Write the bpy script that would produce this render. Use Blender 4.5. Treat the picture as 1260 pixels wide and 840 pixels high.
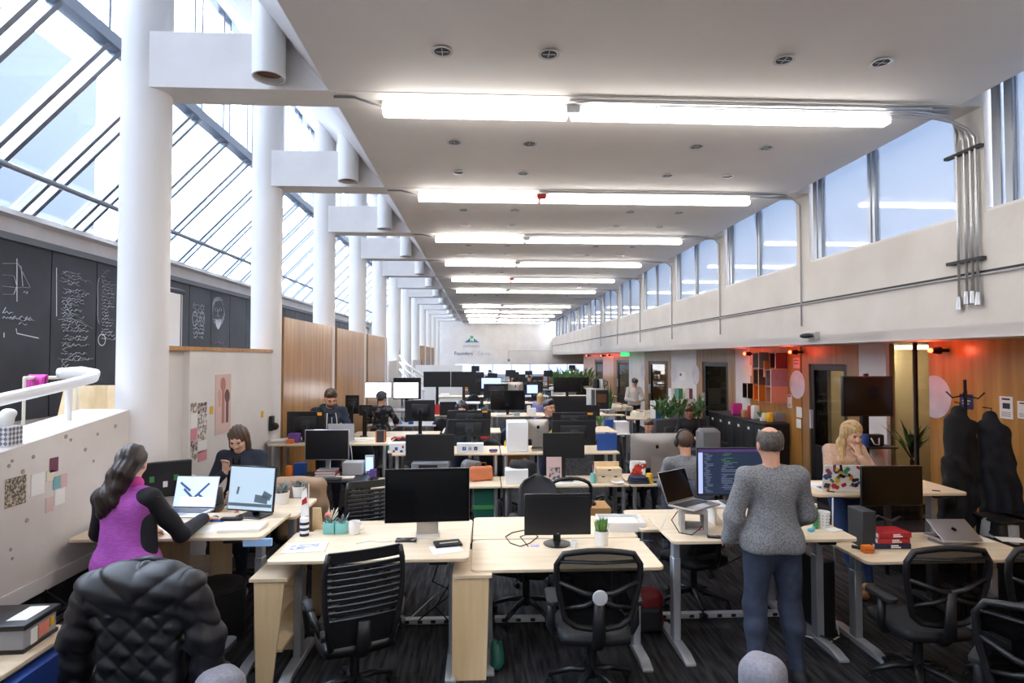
import bpy, bmesh, math, random
import numpy as np
from mathutils import Vector, Matrix, Euler
random.seed(7); rng = np.random.default_rng(7)
PI = math.pi
sc = bpy.context.scene
for o in list(bpy.data.objects): bpy.data.objects.remove(o)
COL = sc.collection
# ------------------------------------------------------------------ camera
F = 720.0; EYE = 2.29
PITCH = math.atan(20/F); YAW = math.atan(35/F*math.cos(PITCH))
cam_d = bpy.data.cameras.new('camera'); cam = bpy.data.objects.new('camera', cam_d); COL.objects.link(cam)
cam.location = (0, 0, EYE); cam.rotation_euler = (PI/2+PITCH, 0, -YAW)
cam_d.sensor_fit = 'HORIZONTAL'; cam_d.sensor_width = 36; cam_d.lens = 36*F/1260; cam_d.clip_end = 200; cam_d.clip_start = .02
sc.camera = cam
_fw = Vector((math.sin(YAW)*math.cos(PITCH), math.cos(YAW)*math.cos(PITCH), math.sin(PITCH)))
_rt = Vector((math.cos(YAW), -math.sin(YAW), 0)); _up = _rt.cross(_fw)
def ray(px, py): return _rt*((px-630)/F)+_up*((420-py)/F)+_fw
def on_z(px, py, z):
    d = ray(px, py); t = (z-EYE)/d.z; return Vector((d.x*t, d.y*t, z))
def on_y(px, py, y):
    d = ray(px, py); t = y/d.y; return Vector((d.x*t, y, EYE+d.z*t))
def on_x(px, py, x):
    d = ray(px, py); t = x/d.x; return Vector((x, d.y*t, EYE+d.z*t))
# ------------------------------------------------------------------ world, exposure
sc.view_settings.view_transform = 'Standard'; sc.view_settings.look = 'None'
sc.view_settings.gamma = 1; sc.view_settings.use_curve_mapping = False
sc.view_settings.exposure = 0.75
w = bpy.data.worlds.new('overcast_sky'); sc.world = w; w.use_nodes = True
bg = w.node_tree.nodes['Background']; bg.inputs[0].default_value = (.85, .91, 1, 1); bg.inputs[1].default_value = 12
cy = sc.cycles
cy.use_denoising = True; cy.max_bounces = 6; cy.diffuse_bounces = 4; cy.glossy_bounces = 3; cy.transmission_bounces = 4
cy.transparent_max_bounces = 12; cy.sample_clamp_indirect = 6; cy.caustics_reflective = False; cy.caustics_refractive = False
def portal(name, loc, rot, sx, sy):
    l = bpy.data.lights.new(name, 'AREA'); l.shape = 'RECTANGLE'; l.size = sx; l.size_y = sy
    l.cycles.is_portal = True
    o = bpy.data.objects.new(name, l); COL.objects.link(o); o.location = loc; o.rotation_euler = rot; return o
# ------------------------------------------------------------------ materials
def lin(c):
    if isinstance(c, str):
        c = [int(c[i:i+2], 16)/255 for i in (0, 2, 4)]
        c = [x/12.92 if x <= .04045 else ((x+.055)/1.055)**2.4 for x in c]
    return (c[0], c[1], c[2], 1)
MATS = {}
def M(name, col='808080', rough=.5, metal=0., col2=None, vscale=4., stretch=(1, 1, 1), bump=0., bscale=60., bstretch=None,
      emit=0., ecol=None, spec=.5, detail=4., lo=.35, hi=.65, wave=None, sheen=0.):
    if name in MATS: return MATS[name]
    m = bpy.data.materials.new(name); m.use_nodes = True; nt = m.node_tree; N = nt.nodes; L = nt.links
    b = N['Principled BSDF']; c = lin(col)
    b.inputs['Base Color'].default_value = c; b.inputs['Roughness'].default_value = rough; b.inputs['Metallic'].default_value = metal
    b.inputs['Specular IOR Level'].default_value = spec
    if sheen: b.inputs['Sheen Weight'].default_value = sheen
    if emit:
        b.inputs['Emission Color'].default_value = lin(ecol or col); b.inputs['Emission Strength'].default_value = emit
    def coord(st):
        t = N.new('ShaderNodeTexCoord'); mp = N.new('ShaderNodeMapping'); mp.inputs['Scale'].default_value = st
        L.new(t.outputs['Object'], mp.inputs[0]); return mp.outputs[0]
    if col2 is not None:
        n = N.new('ShaderNodeTexNoise'); n.inputs['Scale'].default_value = vscale; n.inputs['Detail'].default_value = detail
        L.new(coord(stretch), n.inputs['Vector'])
        r = N.new('ShaderNodeValToRGB'); r.color_ramp.elements[0].position = lo; r.color_ramp.elements[1].position = hi
        r.color_ramp.elements[0].color = c; r.color_ramp.elements[1].color = lin(col2)
        L.new(n.outputs['Fac'], r.inputs[0]); L.new(r.outputs[0], b.inputs['Base Color'])
    if bump or wave:
        bp = N.new('ShaderNodeBump'); bp.inputs['Strength'].default_value = min(1, bump or wave[1]); bp.inputs['Distance'].default_value = .01
        if wave:
            n = N.new('ShaderNodeTexWave'); n.bands_direction = wave[2]; n.inputs['Scale'].default_value = wave[0]; n.wave_profile = 'SAW'
            L.new(coord((1, 1, 1)), n.inputs['Vector']); L.new(n.outputs['Fac'], bp.inputs['Height'])
        else:
            n = N.new('ShaderNodeTexNoise'); n.inputs['Scale'].default_value = bscale; n.inputs['Detail'].default_value = 3
            L.new(coord(bstretch or (1, 1, 1)), n.inputs['Vector']); L.new(n.outputs['Fac'], bp.inputs['Height'])
        L.new(bp.outputs[0], b.inputs['Normal'])
    MATS[name] = m; return m
def glassmat(name, tint, gloss=.08, rough=.02, body=None, bodyf=0., trans=False, edge=.6):
    m = bpy.data.materials.new(name); m.use_nodes = True; nt = m.node_tree; N = nt.nodes; L = nt.links
    N.remove(N['Principled BSDF']); out = N['Material Output']
    t = N.new('ShaderNodeBsdfTransparent'); t.inputs[0].default_value = lin(tint)
    g = N.new('ShaderNodeBsdfGlossy'); g.inputs['Roughness'].default_value = rough
    last = t.outputs[0]
    if bodyf:
        d = N.new('ShaderNodeBsdfTranslucent' if trans else 'ShaderNodeBsdfDiffuse'); d.inputs[0].default_value = lin(body)
        mx = N.new('ShaderNodeMixShader'); mx.inputs[0].default_value = bodyf
        L.new(last, mx.inputs[1]); L.new(d.outputs[0], mx.inputs[2]); last = mx.outputs[0]
    lw = N.new('ShaderNodeLayerWeight'); lw.inputs[0].default_value = .5
    pw = N.new('ShaderNodeMath'); pw.operation = 'POWER'; pw.inputs[1].default_value = 4.; L.new(lw.outputs['Facing'], pw.inputs[0])
    ad = N.new('ShaderNodeMath'); ad.operation = 'MULTIPLY_ADD'; ad.use_clamp = True; ad.inputs[1].default_value = edge; ad.inputs[2].default_value = gloss; L.new(pw.outputs[0], ad.inputs[0])
    mx = N.new('ShaderNodeMixShader'); L.new(ad.outputs[0], mx.inputs[0]); L.new(last, mx.inputs[1]); L.new(g.outputs[0], mx.inputs[2])
    L.new(mx.outputs[0], out.inputs[0]); MATS[name] = m; return m
# ------------------------------------------------------------------ mesh builder
def frame(p0, p1):
    d = (Vector(p1)-Vector(p0)); L = d.length; d = d/L if L > 1e-9 else Vector((0, 0, 1))
    a = Vector((0, 0, 1)) if abs(d.z) < .9 else Vector((1, 0, 0))
    u = d.cross(a).normalized(); v = d.cross(u); return d, u, v
class MB:
    def __init__(s): s.v = []; s.f = []; s.T = None
    def add(s, vs, fs):
        n = len(s.v)
        if s.T is not None: vs = [s.T @ Vector(p) for p in vs]
        s.v += [tuple(p) for p in vs]; s.f += [tuple(i+n for i in f) for f in fs]; return s
    def box(s, c, d, rot=None):
        x, y, z = d[0]/2, d[1]/2, d[2]/2
        vs = [Vector((i*x, j*y, k*z)) for k in (-1, 1) for j in (-1, 1) for i in (-1, 1)]
        if rot is not None:
            R = Euler(rot).to_matrix(); vs = [R @ p for p in vs]
        c = Vector(c)
        return s.add([p+c for p in vs], [(0, 2, 3, 1), (4, 5, 7, 6), (0, 1, 5, 4), (2, 6, 7, 3), (0, 4, 6, 2), (1, 3, 7, 5)])
    def b2(s, a, b):
        return s.box([(a[i]+b[i])/2 for i in range(3)], [abs(b[i]-a[i]) for i in range(3)])
    def cyl(s, p0, p1, r0, r1=None, n=16, cap=True):
        r1 = r0 if r1 is None else r1; d, u, v = frame(p0, p1); p0 = Vector(p0); p1 = Vector(p1)
        vs = [p0+(u*math.cos(a)+v*math.sin(a))*r0 for a in [2*PI*i/n for i in range(n)]]+[p1+(u*math.cos(a)+v*math.sin(a))*r1 for a in [2*PI*i/n for i in range(n)]]
        fs = [(i, (i+1) % n, n+(i+1) % n, n+i) for i in range(n)]
        if cap: fs += [tuple(range(n))[::-1], tuple(range(n, 2*n))]
        return s.add(vs, fs)
    def tube(s, path, r, n=8, closed=False, flat=1.):
        P = [Vector(p) for p in path]; m = len(P); vs = []; prev = None
        for i, p in enumerate(P):
            a = P[(i-1) % m] if (closed or i > 0) else p; b = P[(i+1) % m] if (closed or i < m-1) else p
            d = (b-a).normalized()
            if prev is None:
                h = Vector((0, 0, 1)) if abs(d.z) < .9 else Vector((1, 0, 0)); u = d.cross(h).normalized()
            else:
                u = (prev-d*prev.dot(d)); u = u.normalized() if u.length > 1e-6 else frame(a, b)[1]
            prev = u; v = d.cross(u); rr = r[i] if isinstance(r, (list, tuple)) else r
            vs += [p+u*math.cos(2*PI*k/n)*rr+v*math.sin(2*PI*k/n)*rr*flat for k in range(n)]
        fs = []
        for i in range(m if closed else m-1):
            j = (i+1) % m
            fs += [(i*n+k, i*n+(k+1) % n, j*n+(k+1) % n, j*n+k) for k in range(n)]
        if not closed: fs += [tuple(range(n))[::-1], tuple(range((m-1)*n, m*n))]
        return s.add(vs, fs)
    def lathe(s, prof, c=(0, 0, 0), n=20, cap=True):
        c = Vector(c); vs = []; m = len(prof)
        for r, z in prof: vs += [c+Vector((max(r, 1e-4)*math.cos(2*PI*k/n), max(r, 1e-4)*math.sin(2*PI*k/n), z)) for k in range(n)]
        fs = [(i*n+k, i*n+(k+1) % n, (i+1)*n+(k+1) % n, (i+1)*n+k) for i in range(m-1) for k in range(n)]
        if cap: fs += [tuple(range(n))[::-1], tuple(range((m-1)*n, m*n))]
        return s.add(vs, fs)
    def prism(s, poly, a, b, axis='z'):
        n = len(poly)
        def pt(p, t): return {'z': (p[0], p[1], t), 'y': (p[0], t, p[1]), 'x': (t, p[0], p[1])}[axis]
        vs = [pt(p, a) for p in poly]+[pt(p, b) for p in poly]
        return s.add(vs, [(i, (i+1) % n, n+(i+1) % n, n+i) for i in range(n)]+[tuple(range(n))[::-1], tuple(range(n, 2*n))])
    def ball(s, c, r, n=14, m=9):
        r = r if isinstance(r, (tuple, list)) else (r, r, r); c = Vector(c); vs = [c+Vector((0, 0, -r[2]))]
        for i in range(1, m):
            t = PI*i/m-PI/2
            vs += [c+Vector((r[0]*math.cos(t)*math.cos(2*PI*k/n), r[1]*math.cos(t)*math.sin(2*PI*k/n), r[2]*math.sin(t))) for k in range(n)]
        vs.append(c+Vector((0, 0, r[2]))); e = len(vs)-1; fs = []
        for k in range(n):
            fs.append((0, 1+(k+1) % n, 1+k)); fs.append((e, e-n+k, e-n+(k+1) % n))
            for i in range(m-2): fs.append((1+i*n+k, 1+i*n+(k+1) % n, 1+(i+1)*n+(k+1) % n, 1+(i+1)*n+k))
        return s.add(vs, fs)
    def grid(s, fn, nu, nv, thick=None):
        vs = [Vector(fn(i/nu, j/nv)) for j in range(nv+1) for i in range(nu+1)]
        fs = [(j*(nu+1)+i, j*(nu+1)+i+1, (j+1)*(nu+1)+i+1, (j+1)*(nu+1)+i) for j in range(nv) for i in range(nu)]
        if thick is None: return s.add(vs, fs)
        t = Vector(thick); k = len(vs); vs2 = vs+[p+t for p in vs]; f2 = fs+[tuple(i+k for i in f[::-1]) for f in fs]
        rim = [i for i in range(nu)]+[j*(nu+1)+nu for j in range(nv)]+[nv*(nu+1)+nu-i for i in range(nu)]+[(nv-j)*(nu+1) for j in range(nv)]
        f2 += [(rim[i], rim[i]+k, rim[(i+1) % len(rim)]+k, rim[(i+1) % len(rim)]) for i in range(len(rim))]
        return s.add(vs2, f2)
    def build(s, name, mat, parent=None, smooth=False, bevel=0., seg=2, loc=None, rot=None):
        me = bpy.data.meshes.new(name); me.from_pydata(s.v, [], s.f)
        bm = bmesh.new(); bm.from_mesh(me); bmesh.ops.recalc_face_normals(bm, faces=bm.faces)
        if bevel:
            es = [e for e in bm.edges if len(e.link_faces) == 2 and e.calc_face_angle(0) > .5]
            bmesh.ops.bevel(bm, geom=es, offset=bevel, segments=seg, affect='EDGES', profile=.5, clamp_overlap=True)
        bm.to_mesh(me); bm.free()
        if smooth or bevel:
            me.polygons.foreach_set('use_smooth', [True]*len(me.polygons))
            if bevel or smooth == 'auto':
                try: me.set_sharp_from_angle(angle=.7)
                except Exception: pass
        me.materials.append(mat if not isinstance(mat, str) else MATS[mat])
        return link(name, me, parent, loc, rot)
def link(name, data, parent=None, loc=None, rot=None):
    o = bpy.data.objects.new(name, data); COL.objects.link(o)
    if parent is not None: o.parent = parent
    if loc is not None: o.location = loc
    if rot is not None: o.rotation_euler = rot
    return o
def tag(o, label, cat=None, group=None, kind=None):
    o['label'] = label
    if cat: o['category'] = cat
    if group: o['group'] = group
    if kind: o['kind'] = kind
    return o
def thing(name, label, cat, loc=(0, 0, 0), rz=0., group=None, kind=None, rot=None):
    o = link(name, None); o.location = loc; o.rotation_euler = rot or (0, 0, rz); o.empty_display_size = .1
    return tag(o, label, cat, group, kind)
def struct(o, label, cat=None): return tag(o, label, cat, kind='structure')
KIDS = {}
def dup(root, loc, rz=0., label=None, group=None, name=None, scale=None):
    def cp(o, par):
        c = o.copy(); COL.objects.link(c)
        if par is not None: c.parent = par
        for ch in ALLKIDS(o): cp(ch, c)
        return c
    r = cp(root, None); r.location = loc; r.rotation_euler = (0, 0, rz)
    if label: r['label'] = label
    if group: r['group'] = group
    if scale: r.scale = scale
    return r
def ALLKIDS(o): return list(o.children)
def rrect(w, d, r, n=4, cx=0., cy=0.):
    P = []
    for (sx, sy, a0) in ((1, 1, 0), (-1, 1, PI/2), (-1, -1, PI), (1, -1, 1.5*PI)):
        for i in range(n+1):
            a = a0+PI/2*i/n; P.append((cx+sx*(w/2-r)+r*math.cos(a), cy+sy*(d/2-r)+r*math.sin(a)))
    return P
def arc(c, r, a0, a1, n, plane='xy'):
    P = []
    for i in range(n+1):
        a = a0+(a1-a0)*i/n; x, y = r*math.cos(a), r*math.sin(a)
        P.append({'xy': (c[0]+x, c[1]+y, c[2]), 'xz': (c[0]+x, c[1], c[2]+y), 'yz': (c[0], c[1]+x, c[2]+y)}[plane])
    return P
def sag(a, b, drop, n=8):
    a = Vector(a); b = Vector(b)
    return [a.lerp(b, i/n)-Vector((0, 0, drop*4*(i/n)*(1-i/n))) for i in range(n+1)]
def text(name, body, mat, size, parent=None, loc=(0, 0, 0), rot=(PI/2, 0, 0), ex=.002, align='CENTER', sx=1.):
    c = bpy.data.curves.new(name, 'FONT'); c.body = body; c.size = size; c.extrude = ex; c.align_x = align; c.align_y = 'CENTER'; c.resolution_u = 3
    tmp = bpy.data.objects.new('tmp', c); COL.objects.link(tmp); bpy.context.view_layer.update()
    me = bpy.data.meshes.new_from_object(tmp.evaluated_get(bpy.context.evaluated_depsgraph_get())); bpy.data.objects.remove(tmp)
    me.materials.clear(); me.materials.append(MATS[mat] if isinstance(mat, str) else mat)
    o = link(name, me, parent, loc, rot); o.scale = (sx, 1, 1); return o
ORD = ['nearest', 'second', 'third', 'fourth', 'fifth', 'sixth', 'seventh', 'eighth', 'ninth', 'tenth', 'eleventh', 'twelfth', 'thirteenth', 'fourteenth', 'fifteenth', 'sixteenth']
# ================================================================== palette
M('white_paint', 'e9e6e4', .55, col2='e0dcda', vscale=2., bump=.12, bscale=30)
M('warm_paint', 'ebe8e6', .6, col2='e0dcd8', vscale=1.3, bump=.15, bscale=18)
M('ceiling_paint', 'e4e1e1', .7, col2='dedada', vscale=.8)
M('column_paint', 'f0eeed', .42, wave=(2.6, .22, 'Z'))
M('dark_reveal', '2b2a2a', .6)
M('steel', 'a9acb2', .33, .9)
M('alu_frame', 'a3aab4', .38, .75)
M('carpet', '1c1b1c', .95, col2='48474a', vscale=3.2, stretch=(9, .8, 1), bump=.5, bscale=240, lo=.38, hi=.75, spec=.2)
M('plywood', 'a8763a', .28, col2='c89652', vscale=1.6, stretch=(6, 6, .55), lo=.3, hi=.7)
M('plywood_dark', '8f6a42', .42, col2='ab845a', vscale=1.6, stretch=(6, 6, .5), lo=.3, hi=.7)
M('birch', 'd9c3a4', .42, col2='e6d5bb', vscale=2.2, stretch=(.7, 7, 7), lo=.3, hi=.7)
M('birch_edge', 'caa878', .5, col2='a98253', vscale=60, stretch=(.02, .02, 1.2))
M('birch_panel', 'd9b989', .4, col2='e9cfa6', vscale=2.0, stretch=(7, 7, .6), lo=.3, hi=.7)
M('desk_leg', 'a9adb4', .4, .35)
M('black_plastic', '17171a', .42)
M('black_soft', '1a1b1f', .7)
M('black_gloss', '08080a', .12)
M('dark_grey', '33353a', .6)
M('mid_grey', '77797e', .6)
M('light_grey', 'b9bbc0', .5)
M('silver', 'c3c4c8', .3, .8)
M('imac_alu', 'b5b1ac', .35, .75)
M('white_plastic', 'eeeeee', .35)
M('paper', 'f2f1ee', .8)
M('rubber', '101012', .8)
M('black_metal', '1b1b1d', .4, .5)
M('chalk', 'f0f0f2', .9)
M('chalk_pink', 'c98bb8', .9)
M('blackboard', '2b2c31', .55, col2='3d3f45', vscale=.9, bump=.05, detail=6)
M('red', 'b0232b', .5); M('orange', 'e0761f', .5); M('yellow', 'e8b52a', .5); M('blue', '24509c', .5); M('green', '3f8a4c', .55)
M('teal', '7cc0bd', .5); M('pink', 'd98fa0', .6); M('magenta', 'c43f96', .8); M('tan', 'b98f63', .6); M('cream', 'e9dfc9', .6)
M('navy', '232c46', .7); M('purple', '6b4b9a', .6); M('brown', '6b452c', .6); M('cardboard', 'b08656', .8); M('leaf', '4c7a3a', .6, col2='7aa455', vscale=20)
M('leaf_dark', '35592f', .6, col2='4f7d42', vscale=12); M('green_bin', '1d5a4c', .45); M('concrete', 'a8a5a1', .8, col2='98948f', vscale=8, bump=.2, bscale=80)
M('tube_glow', 'fff4e0', .5, emit=13., ecol='fff9f1')
M('red_glow', 'ff3020', .5, emit=30., ecol='ff2412')
M('exit_green', '2fd06a', .5, emit=1.5, ecol='2fd06a')
glassmat('sky_glass', 'f2f6fb', .02, .03)
glassmat('frost_glass', 'eef3fa', .02, .05, 'eef3fb', .55, True)
glassmat('win_glass', 'd8e2ee', .07, .03, 'd2dae4', .66)
glassmat('room_glass', 'cfcabb', .02, .02, edge=.1)
M('facade', '39404e', .8, col2='303746', vscale=40); M('facade_win', '525c70', .5)
# ================================================================== the setting
Y0, Y1 = -3.6, 39.3            # back and far end of the hall
CEIL = 4.64; XE = -1.36; XR = 4.64; XB = -7.7; SOF = 2.5
BEAM = [5.16+2.93*i for i in range(-2, 12)]
struct(MB().b2((-7.9, Y0, -.1), (11.5, 47, 0)).build('floor', MATS['carpet']), 'dark grey streaked carpet floor', 'floor')
cl = struct(MB().b2((XE, Y0, CEIL), (4.42, Y1, CEIL+.5)).build('ceiling', MATS['ceiling_paint']), 'flat white hall ceiling', 'ceiling')
struct(MB().b2((4.42, Y0, CEIL+.42), (XR+.16, Y1, CEIL+.5)).build('ceiling', MATS['white_paint']), 'narrow ceiling recess above the high right windows', 'ceiling')
# sloped soffit on the left, from the ceiling edge up to the clerestory head
sl = MB().prism([(XE, CEIL), (-5.42, 9.52), (-5.42, 9.68), (XE, CEIL+.16)], Y0, Y1, 'y')
struct(sl.build('ceiling', MATS['white_paint']), 'steep white soffit sloping up to the skylight', 'ceiling')
bms = 0
for i, yb in enumerate(BEAM):
    cf = None
    # flush strip of the beam across the ceiling
    MB().b2((XE, yb, CEIL-.006), (4.42, yb+.34, CEIL+.02)).build('ceiling_strip', MATS['white_paint'], cl)
# --- left: mezzanine slab, blackboard wall, sill
struct(MB().b2((-7.7, Y0, .5), (-3.02, Y1, .95)).build('floor_platform', MATS['carpet']), 'raised floor strip behind the columns', 'floor')
wl = struct(MB().b2((XB-.15, Y0, .9), (XB, Y1, 4.62)).build('wall_left', MATS['white_paint']), 'left wall below the skylight carrying blackboards', 'wall')
MB().b2((XB, Y0, 4.19), (XB+.1, Y1, 4.30)).build('trim', MATS['mid_grey'], wl)
MB().b2((XB, Y0, 4.56), (XB+.25, Y1, 4.64)).build('sill', MATS['white_paint'], wl)
# blackboard panels: joints every 1.22 m, phase from the photo
yj = on_x(60, 380, XB).y
k0 = int((Y0-yj)/1.22)
for k in range(k0, int((34-yj)/1.22)):
    a = yj+1.22*k
    if a < Y0: continue
    b = MB().b2((XB+.005, a+.012, 1.25), (XB+.035, a+1.208, 4.185)).build('blackboard_panel', MATS['blackboard'], wl)
# chalk marks on the boards (flat chalk lines)
def chalk(name, strokes, mat='chalk', r=.009):
    mb = MB()
    for st in strokes:
        mb.tube([(XB+.037, y, z) for y, z in st], r, 4, flat=.25)
    o = mb.build(name, MATS[mat], wl); o['kind'] = 'stuff'; return o
def scrib(y, z, w, h=.06):
    n = max(4, int(w/.035)); return [(y+w*i/n, z+h*(random.random()-.5)) for i in range(n+1)]
def bp(px, py): p = on_x(px, py, XB); return (p.y, p.z)
S = []
for l in ([(0,324),(18,324),(23,328),(25,352)], [(19,324),(34,353)], [(0,338),(14,339),(17,350)], [(0,352),(22,354)], [(18,318),(18,371)], [(22,353),(34,354)], [(0,362),(14,362),(17,353)], [(0,385),(4,378)], [(2,409),(2,415)], [(17,404),(18,410),(45,416)]):
    S.append([bp(*p) for p in l])
for (x, y, wd) in ((0, 383, 13), (0, 389, 40), (8, 391, 30), (20, 398, 10), (26, 360, 5)):
    a = bp(x, y); b = bp(x+wd, y+wd*.12); S.append(scrib(a[0], a[1], b[0]-a[0], .07))
S.append([bp(67, 329), bp(67, 389)]); S.append([bp(69, 393), bp(85, 391), bp(112, 404)]); S.append([bp(69, 441), bp(90, 444), bp(112, 441)])
y = 334
while y < 456:
    for (x0, wd) in ((78+random.uniform(-2, 4), random.uniform(12, 30)), (72+random.uniform(0, 3), random.uniform(6, 12))):
        if random.random() < .75:
            a = bp(x0, y); b = bp(min(x0+wd, 113), y); S.append(scrib(a[0], a[1], b[0]-a[0], .055))
    y += 3.6
y = 332
while y < 420:
    a = bp(122+random.uniform(0, 2), y); b = bp(122+random.uniform(8, 18), y); S.append(scrib(a[0], a[1], b[0]-a[0], .05)); y += 4
S.append([bp(122+4*math.cos(t)-2*abs(math.sin(t)), 370+28*math.sin(t)) for t in [PI/2+PI*i/10 for i in range(11)]])
S.append([bp(123+4.5*math.cos(t), 418+7*math.sin(t)) for t in [2*PI*i/12 for i in range(13)]])
chalk('chalk_writing', S)
S = []
for i in range(46):   # bearded portrait in chalk
    t = 2*PI*i/46; r = 1+.12*random.random()
    S.append([bp(267+6.2*math.cos(t)*r, 383+13*math.sin(t)*r), bp(267+7.6*math.cos(t+.15)*r, 383+17.5*math.sin(t+.15)*r)])
for e in (-1, 1): S.append([bp(267+e*2.6+1.6*math.cos(t), 381+2*math.sin(t)) for t in [2*PI*i/8 for i in range(9)]])
S.append([bp(267, 381), bp(266, 388), bp(268, 389)])
for i in range(14): S.append([bp(263.5+i*.55, 392+random.random()*2), bp(265+i*.3, 402+3*math.sin(PI*i/13))])
chalk('chalk_portrait', S, r=.008)
chalk('chalk_caption', [scrib(bp(260, 421)[0], bp(260, 421)[1], bp(273, 421)[0]-bp(260, 421)[0], .12)], 'chalk_pink')
S = []
for i in range(9): a = bp(236, 374+5*i); S.append(scrib(a[0], a[1], .6, .1))
for e in (0, 1): S.append([bp(238+e*9+3*math.cos(t), 392+9*math.sin(t)) for t in [2*PI*i/10 for i in range(11)]])
chalk('chalk_sketch', S, r=.006)
# --- skylight: sloped rafters, panes, head rail, clerestory mullions
sky = thing('window_skylight', 'long sloped glass skylight with slim metal rafters', 'skylight', kind='structure')
A = Vector((XB+.1, 0, 4.64)); B = Vector((-5.42, 0, 6.88)); SD = (B-A).normalized(); NRM = Vector((SD.z, 0, -SD.x))
def sloped(mb, ya, yb2, t0, t1, L0=0., L1=None):
    a = A+SD*L0; b = B if L1 is None else A+SD*L1
    vs = []
    for y in (ya, yb2):
        for q in (a, b):
            for t in (t0, t1): vs.append(q+NRM*t+Vector((0, y, 0)))
    return mb.add(vs, [(0, 1, 3, 2), (4, 6, 7, 5), (0, 4, 5, 1), (2, 3, 7, 6), (0, 2, 6, 4), (1, 5, 7, 3)])
yr = on_x(15, 260, XB+.1).y
k0 = int((Y0-yr)/1.22)
ys = [yr+1.22*k for k in range(k0, int((Y1-yr)/1.22)+1)]
raf = sloped(MB(), -.04, .04, -.06, .10).build('rafter', MATS['alu_frame'], sky)
pw = sloped(MB(), .04, .96-.04, -.01, .01).build('pane', MATS['sky_glass'], sky)
pn = sloped(MB(), -.22, -.04, -.01, .01).build('pane', MATS['frost_glass'], sky)
mul = MB().b2((-5.48, -.03, 6.88), (-5.36, .03, 9.52)).build('mullion', MATS['alu_frame'], sky)
cp1 = MB().b2((-5.43, .02, 6.9), (-5.41, 1.20, 9.5)).build('pane', MATS['sky_glass'], sky)
def inst(o, y, nm=None):
    c = o.copy(); COL.objects.link(c); c.location = (0, y, 0); return c
for i, y in enumerate(ys):
    for (o, dy) in ((raf, 0), (raf, .26), (pw, .26), (pn, .26), (mul, 0), (mul, .3), (cp1, 0)):
        inst(o, y+dy)
for o in (raf, pw, pn, mul, cp1): bpy.data.objects.remove(o)
MB().b2((-5.53, Y0, 6.79), (-5.31, Y1, 6.97)).build('head_rail', MATS['alu_frame'], sky)
MB().b2((-5.52, Y0, 9.44), (-5.32, Y1, 9.6)).build('top_rail', MATS['alu_frame'], sky)
pz = 2.29+2.83
MB().cyl((-6.98, Y0, pz), (-6.98, Y1, pz), .05, n=10).build('cross_pipe', MATS['alu_frame'], sky, smooth=True)
sb = MB()
MB().b2((XB-.15, Y0, 4.58), (XB+.14, Y1, 4.66)).build('sill_frame', MATS['alu_frame'], sky)
ang = math.atan2(SD.x, SD.z)
mid = (A+B)/2
portal('skylight_portal', (mid.x-.14, (Y0+Y1)/2, mid.z+.14), (0, PI/2+ang-PI, 0), 3.3, Y1-Y0)
portal('clerestory_portal', (-5.6, (Y0+Y1)/2, 8.2), (0, -PI/2, 0), 2.7, Y1-Y0)
for o in ('skylight_portal', 'clerestory_portal'): pass
# --- end walls
struct(MB().b2((-7.9, Y0-.15, 0), (11.5, Y0, 10.7)).build('wall_back', MATS['white_paint']), 'white end wall behind the viewer', 'wall')
wf = struct(MB().b2((-7.9, Y1, 1.85), (11.5, Y1+.2, 10.7)).build('wall_far', MATS['white_paint']), 'white far end wall with mountain emblem and lettering', 'wall')
MB().b2((-7.9, Y1, 0), (on_y(560, 452, Y1).x, Y1+.2, 1.85)).build('wall_pier', MATS['white_paint'], wf)
q0 = on_y(626, 431.5, Y1-.01); q1 = on_y(685, 431.5, Y1-.01)
MB().b2((q0.x, Y1-.03, q0.z-.02), (q1.x, Y1, q0.z+.01)).build('conduit', MATS['light_grey'], wf)
MB().b2((q0.x-.02, Y1-.03, q0.z-.6), (q0.x+.01, Y1, q0.z)).build('conduit', MATS['light_grey'], wf)
MB().b2((q0.x-.07, Y1-.06, q0.z-.7), (q0.x+.07, Y1, q0.z-.55)).build('junction_box', MATS['mid_grey'], wf)
# emblem: two blue mountains, green peak and green sun
def FW(px, py): p = on_y(px, py, Y1-.03); return (p.x, p.z)
M('logo_blue', '4f74a8', .6); M('logo_green', '45b97c', .6); M('logo_text', '41547e', .6); M('logo_pale', '9fabc2', .6)
for tri in (((571.5, 421), (578.5, 416), (578.5, 421)), ((583, 421), (583, 416), (589.5, 421))):
    MB().prism([FW(*p) for p in tri], Y1-.02, Y1-.001, 'y').build('mountain', MATS['logo_blue'], wf)
MB().prism([FW(*p) for p in ((577.5, 421), (580.5, 418.3), (583.5, 421))], Y1-.024, Y1-.001, 'y').build('peak', MATS['logo_green'], wf)
c = FW(580.5, 414.6); MB().cyl((c[0], Y1-.02, c[1]), (c[0], Y1, c[1]), .11, n=14).build('sun', MATS['logo_green'], wf)
c = FW(580, 425.5); text('lettering', 'techstars', 'logo_pale', .30, wf, (c[0], Y1-.02, c[1]))
c = FW(571, 434.7); text('lettering', "Founders'", 'logo_text', .33, wf, (c[0], Y1-.02, c[1]))
c = FW(596, 434.7); text('lettering', 'Co-op.', 'logo_pale', .33, wf, (c[0], Y1-.02, c[1]))
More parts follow.
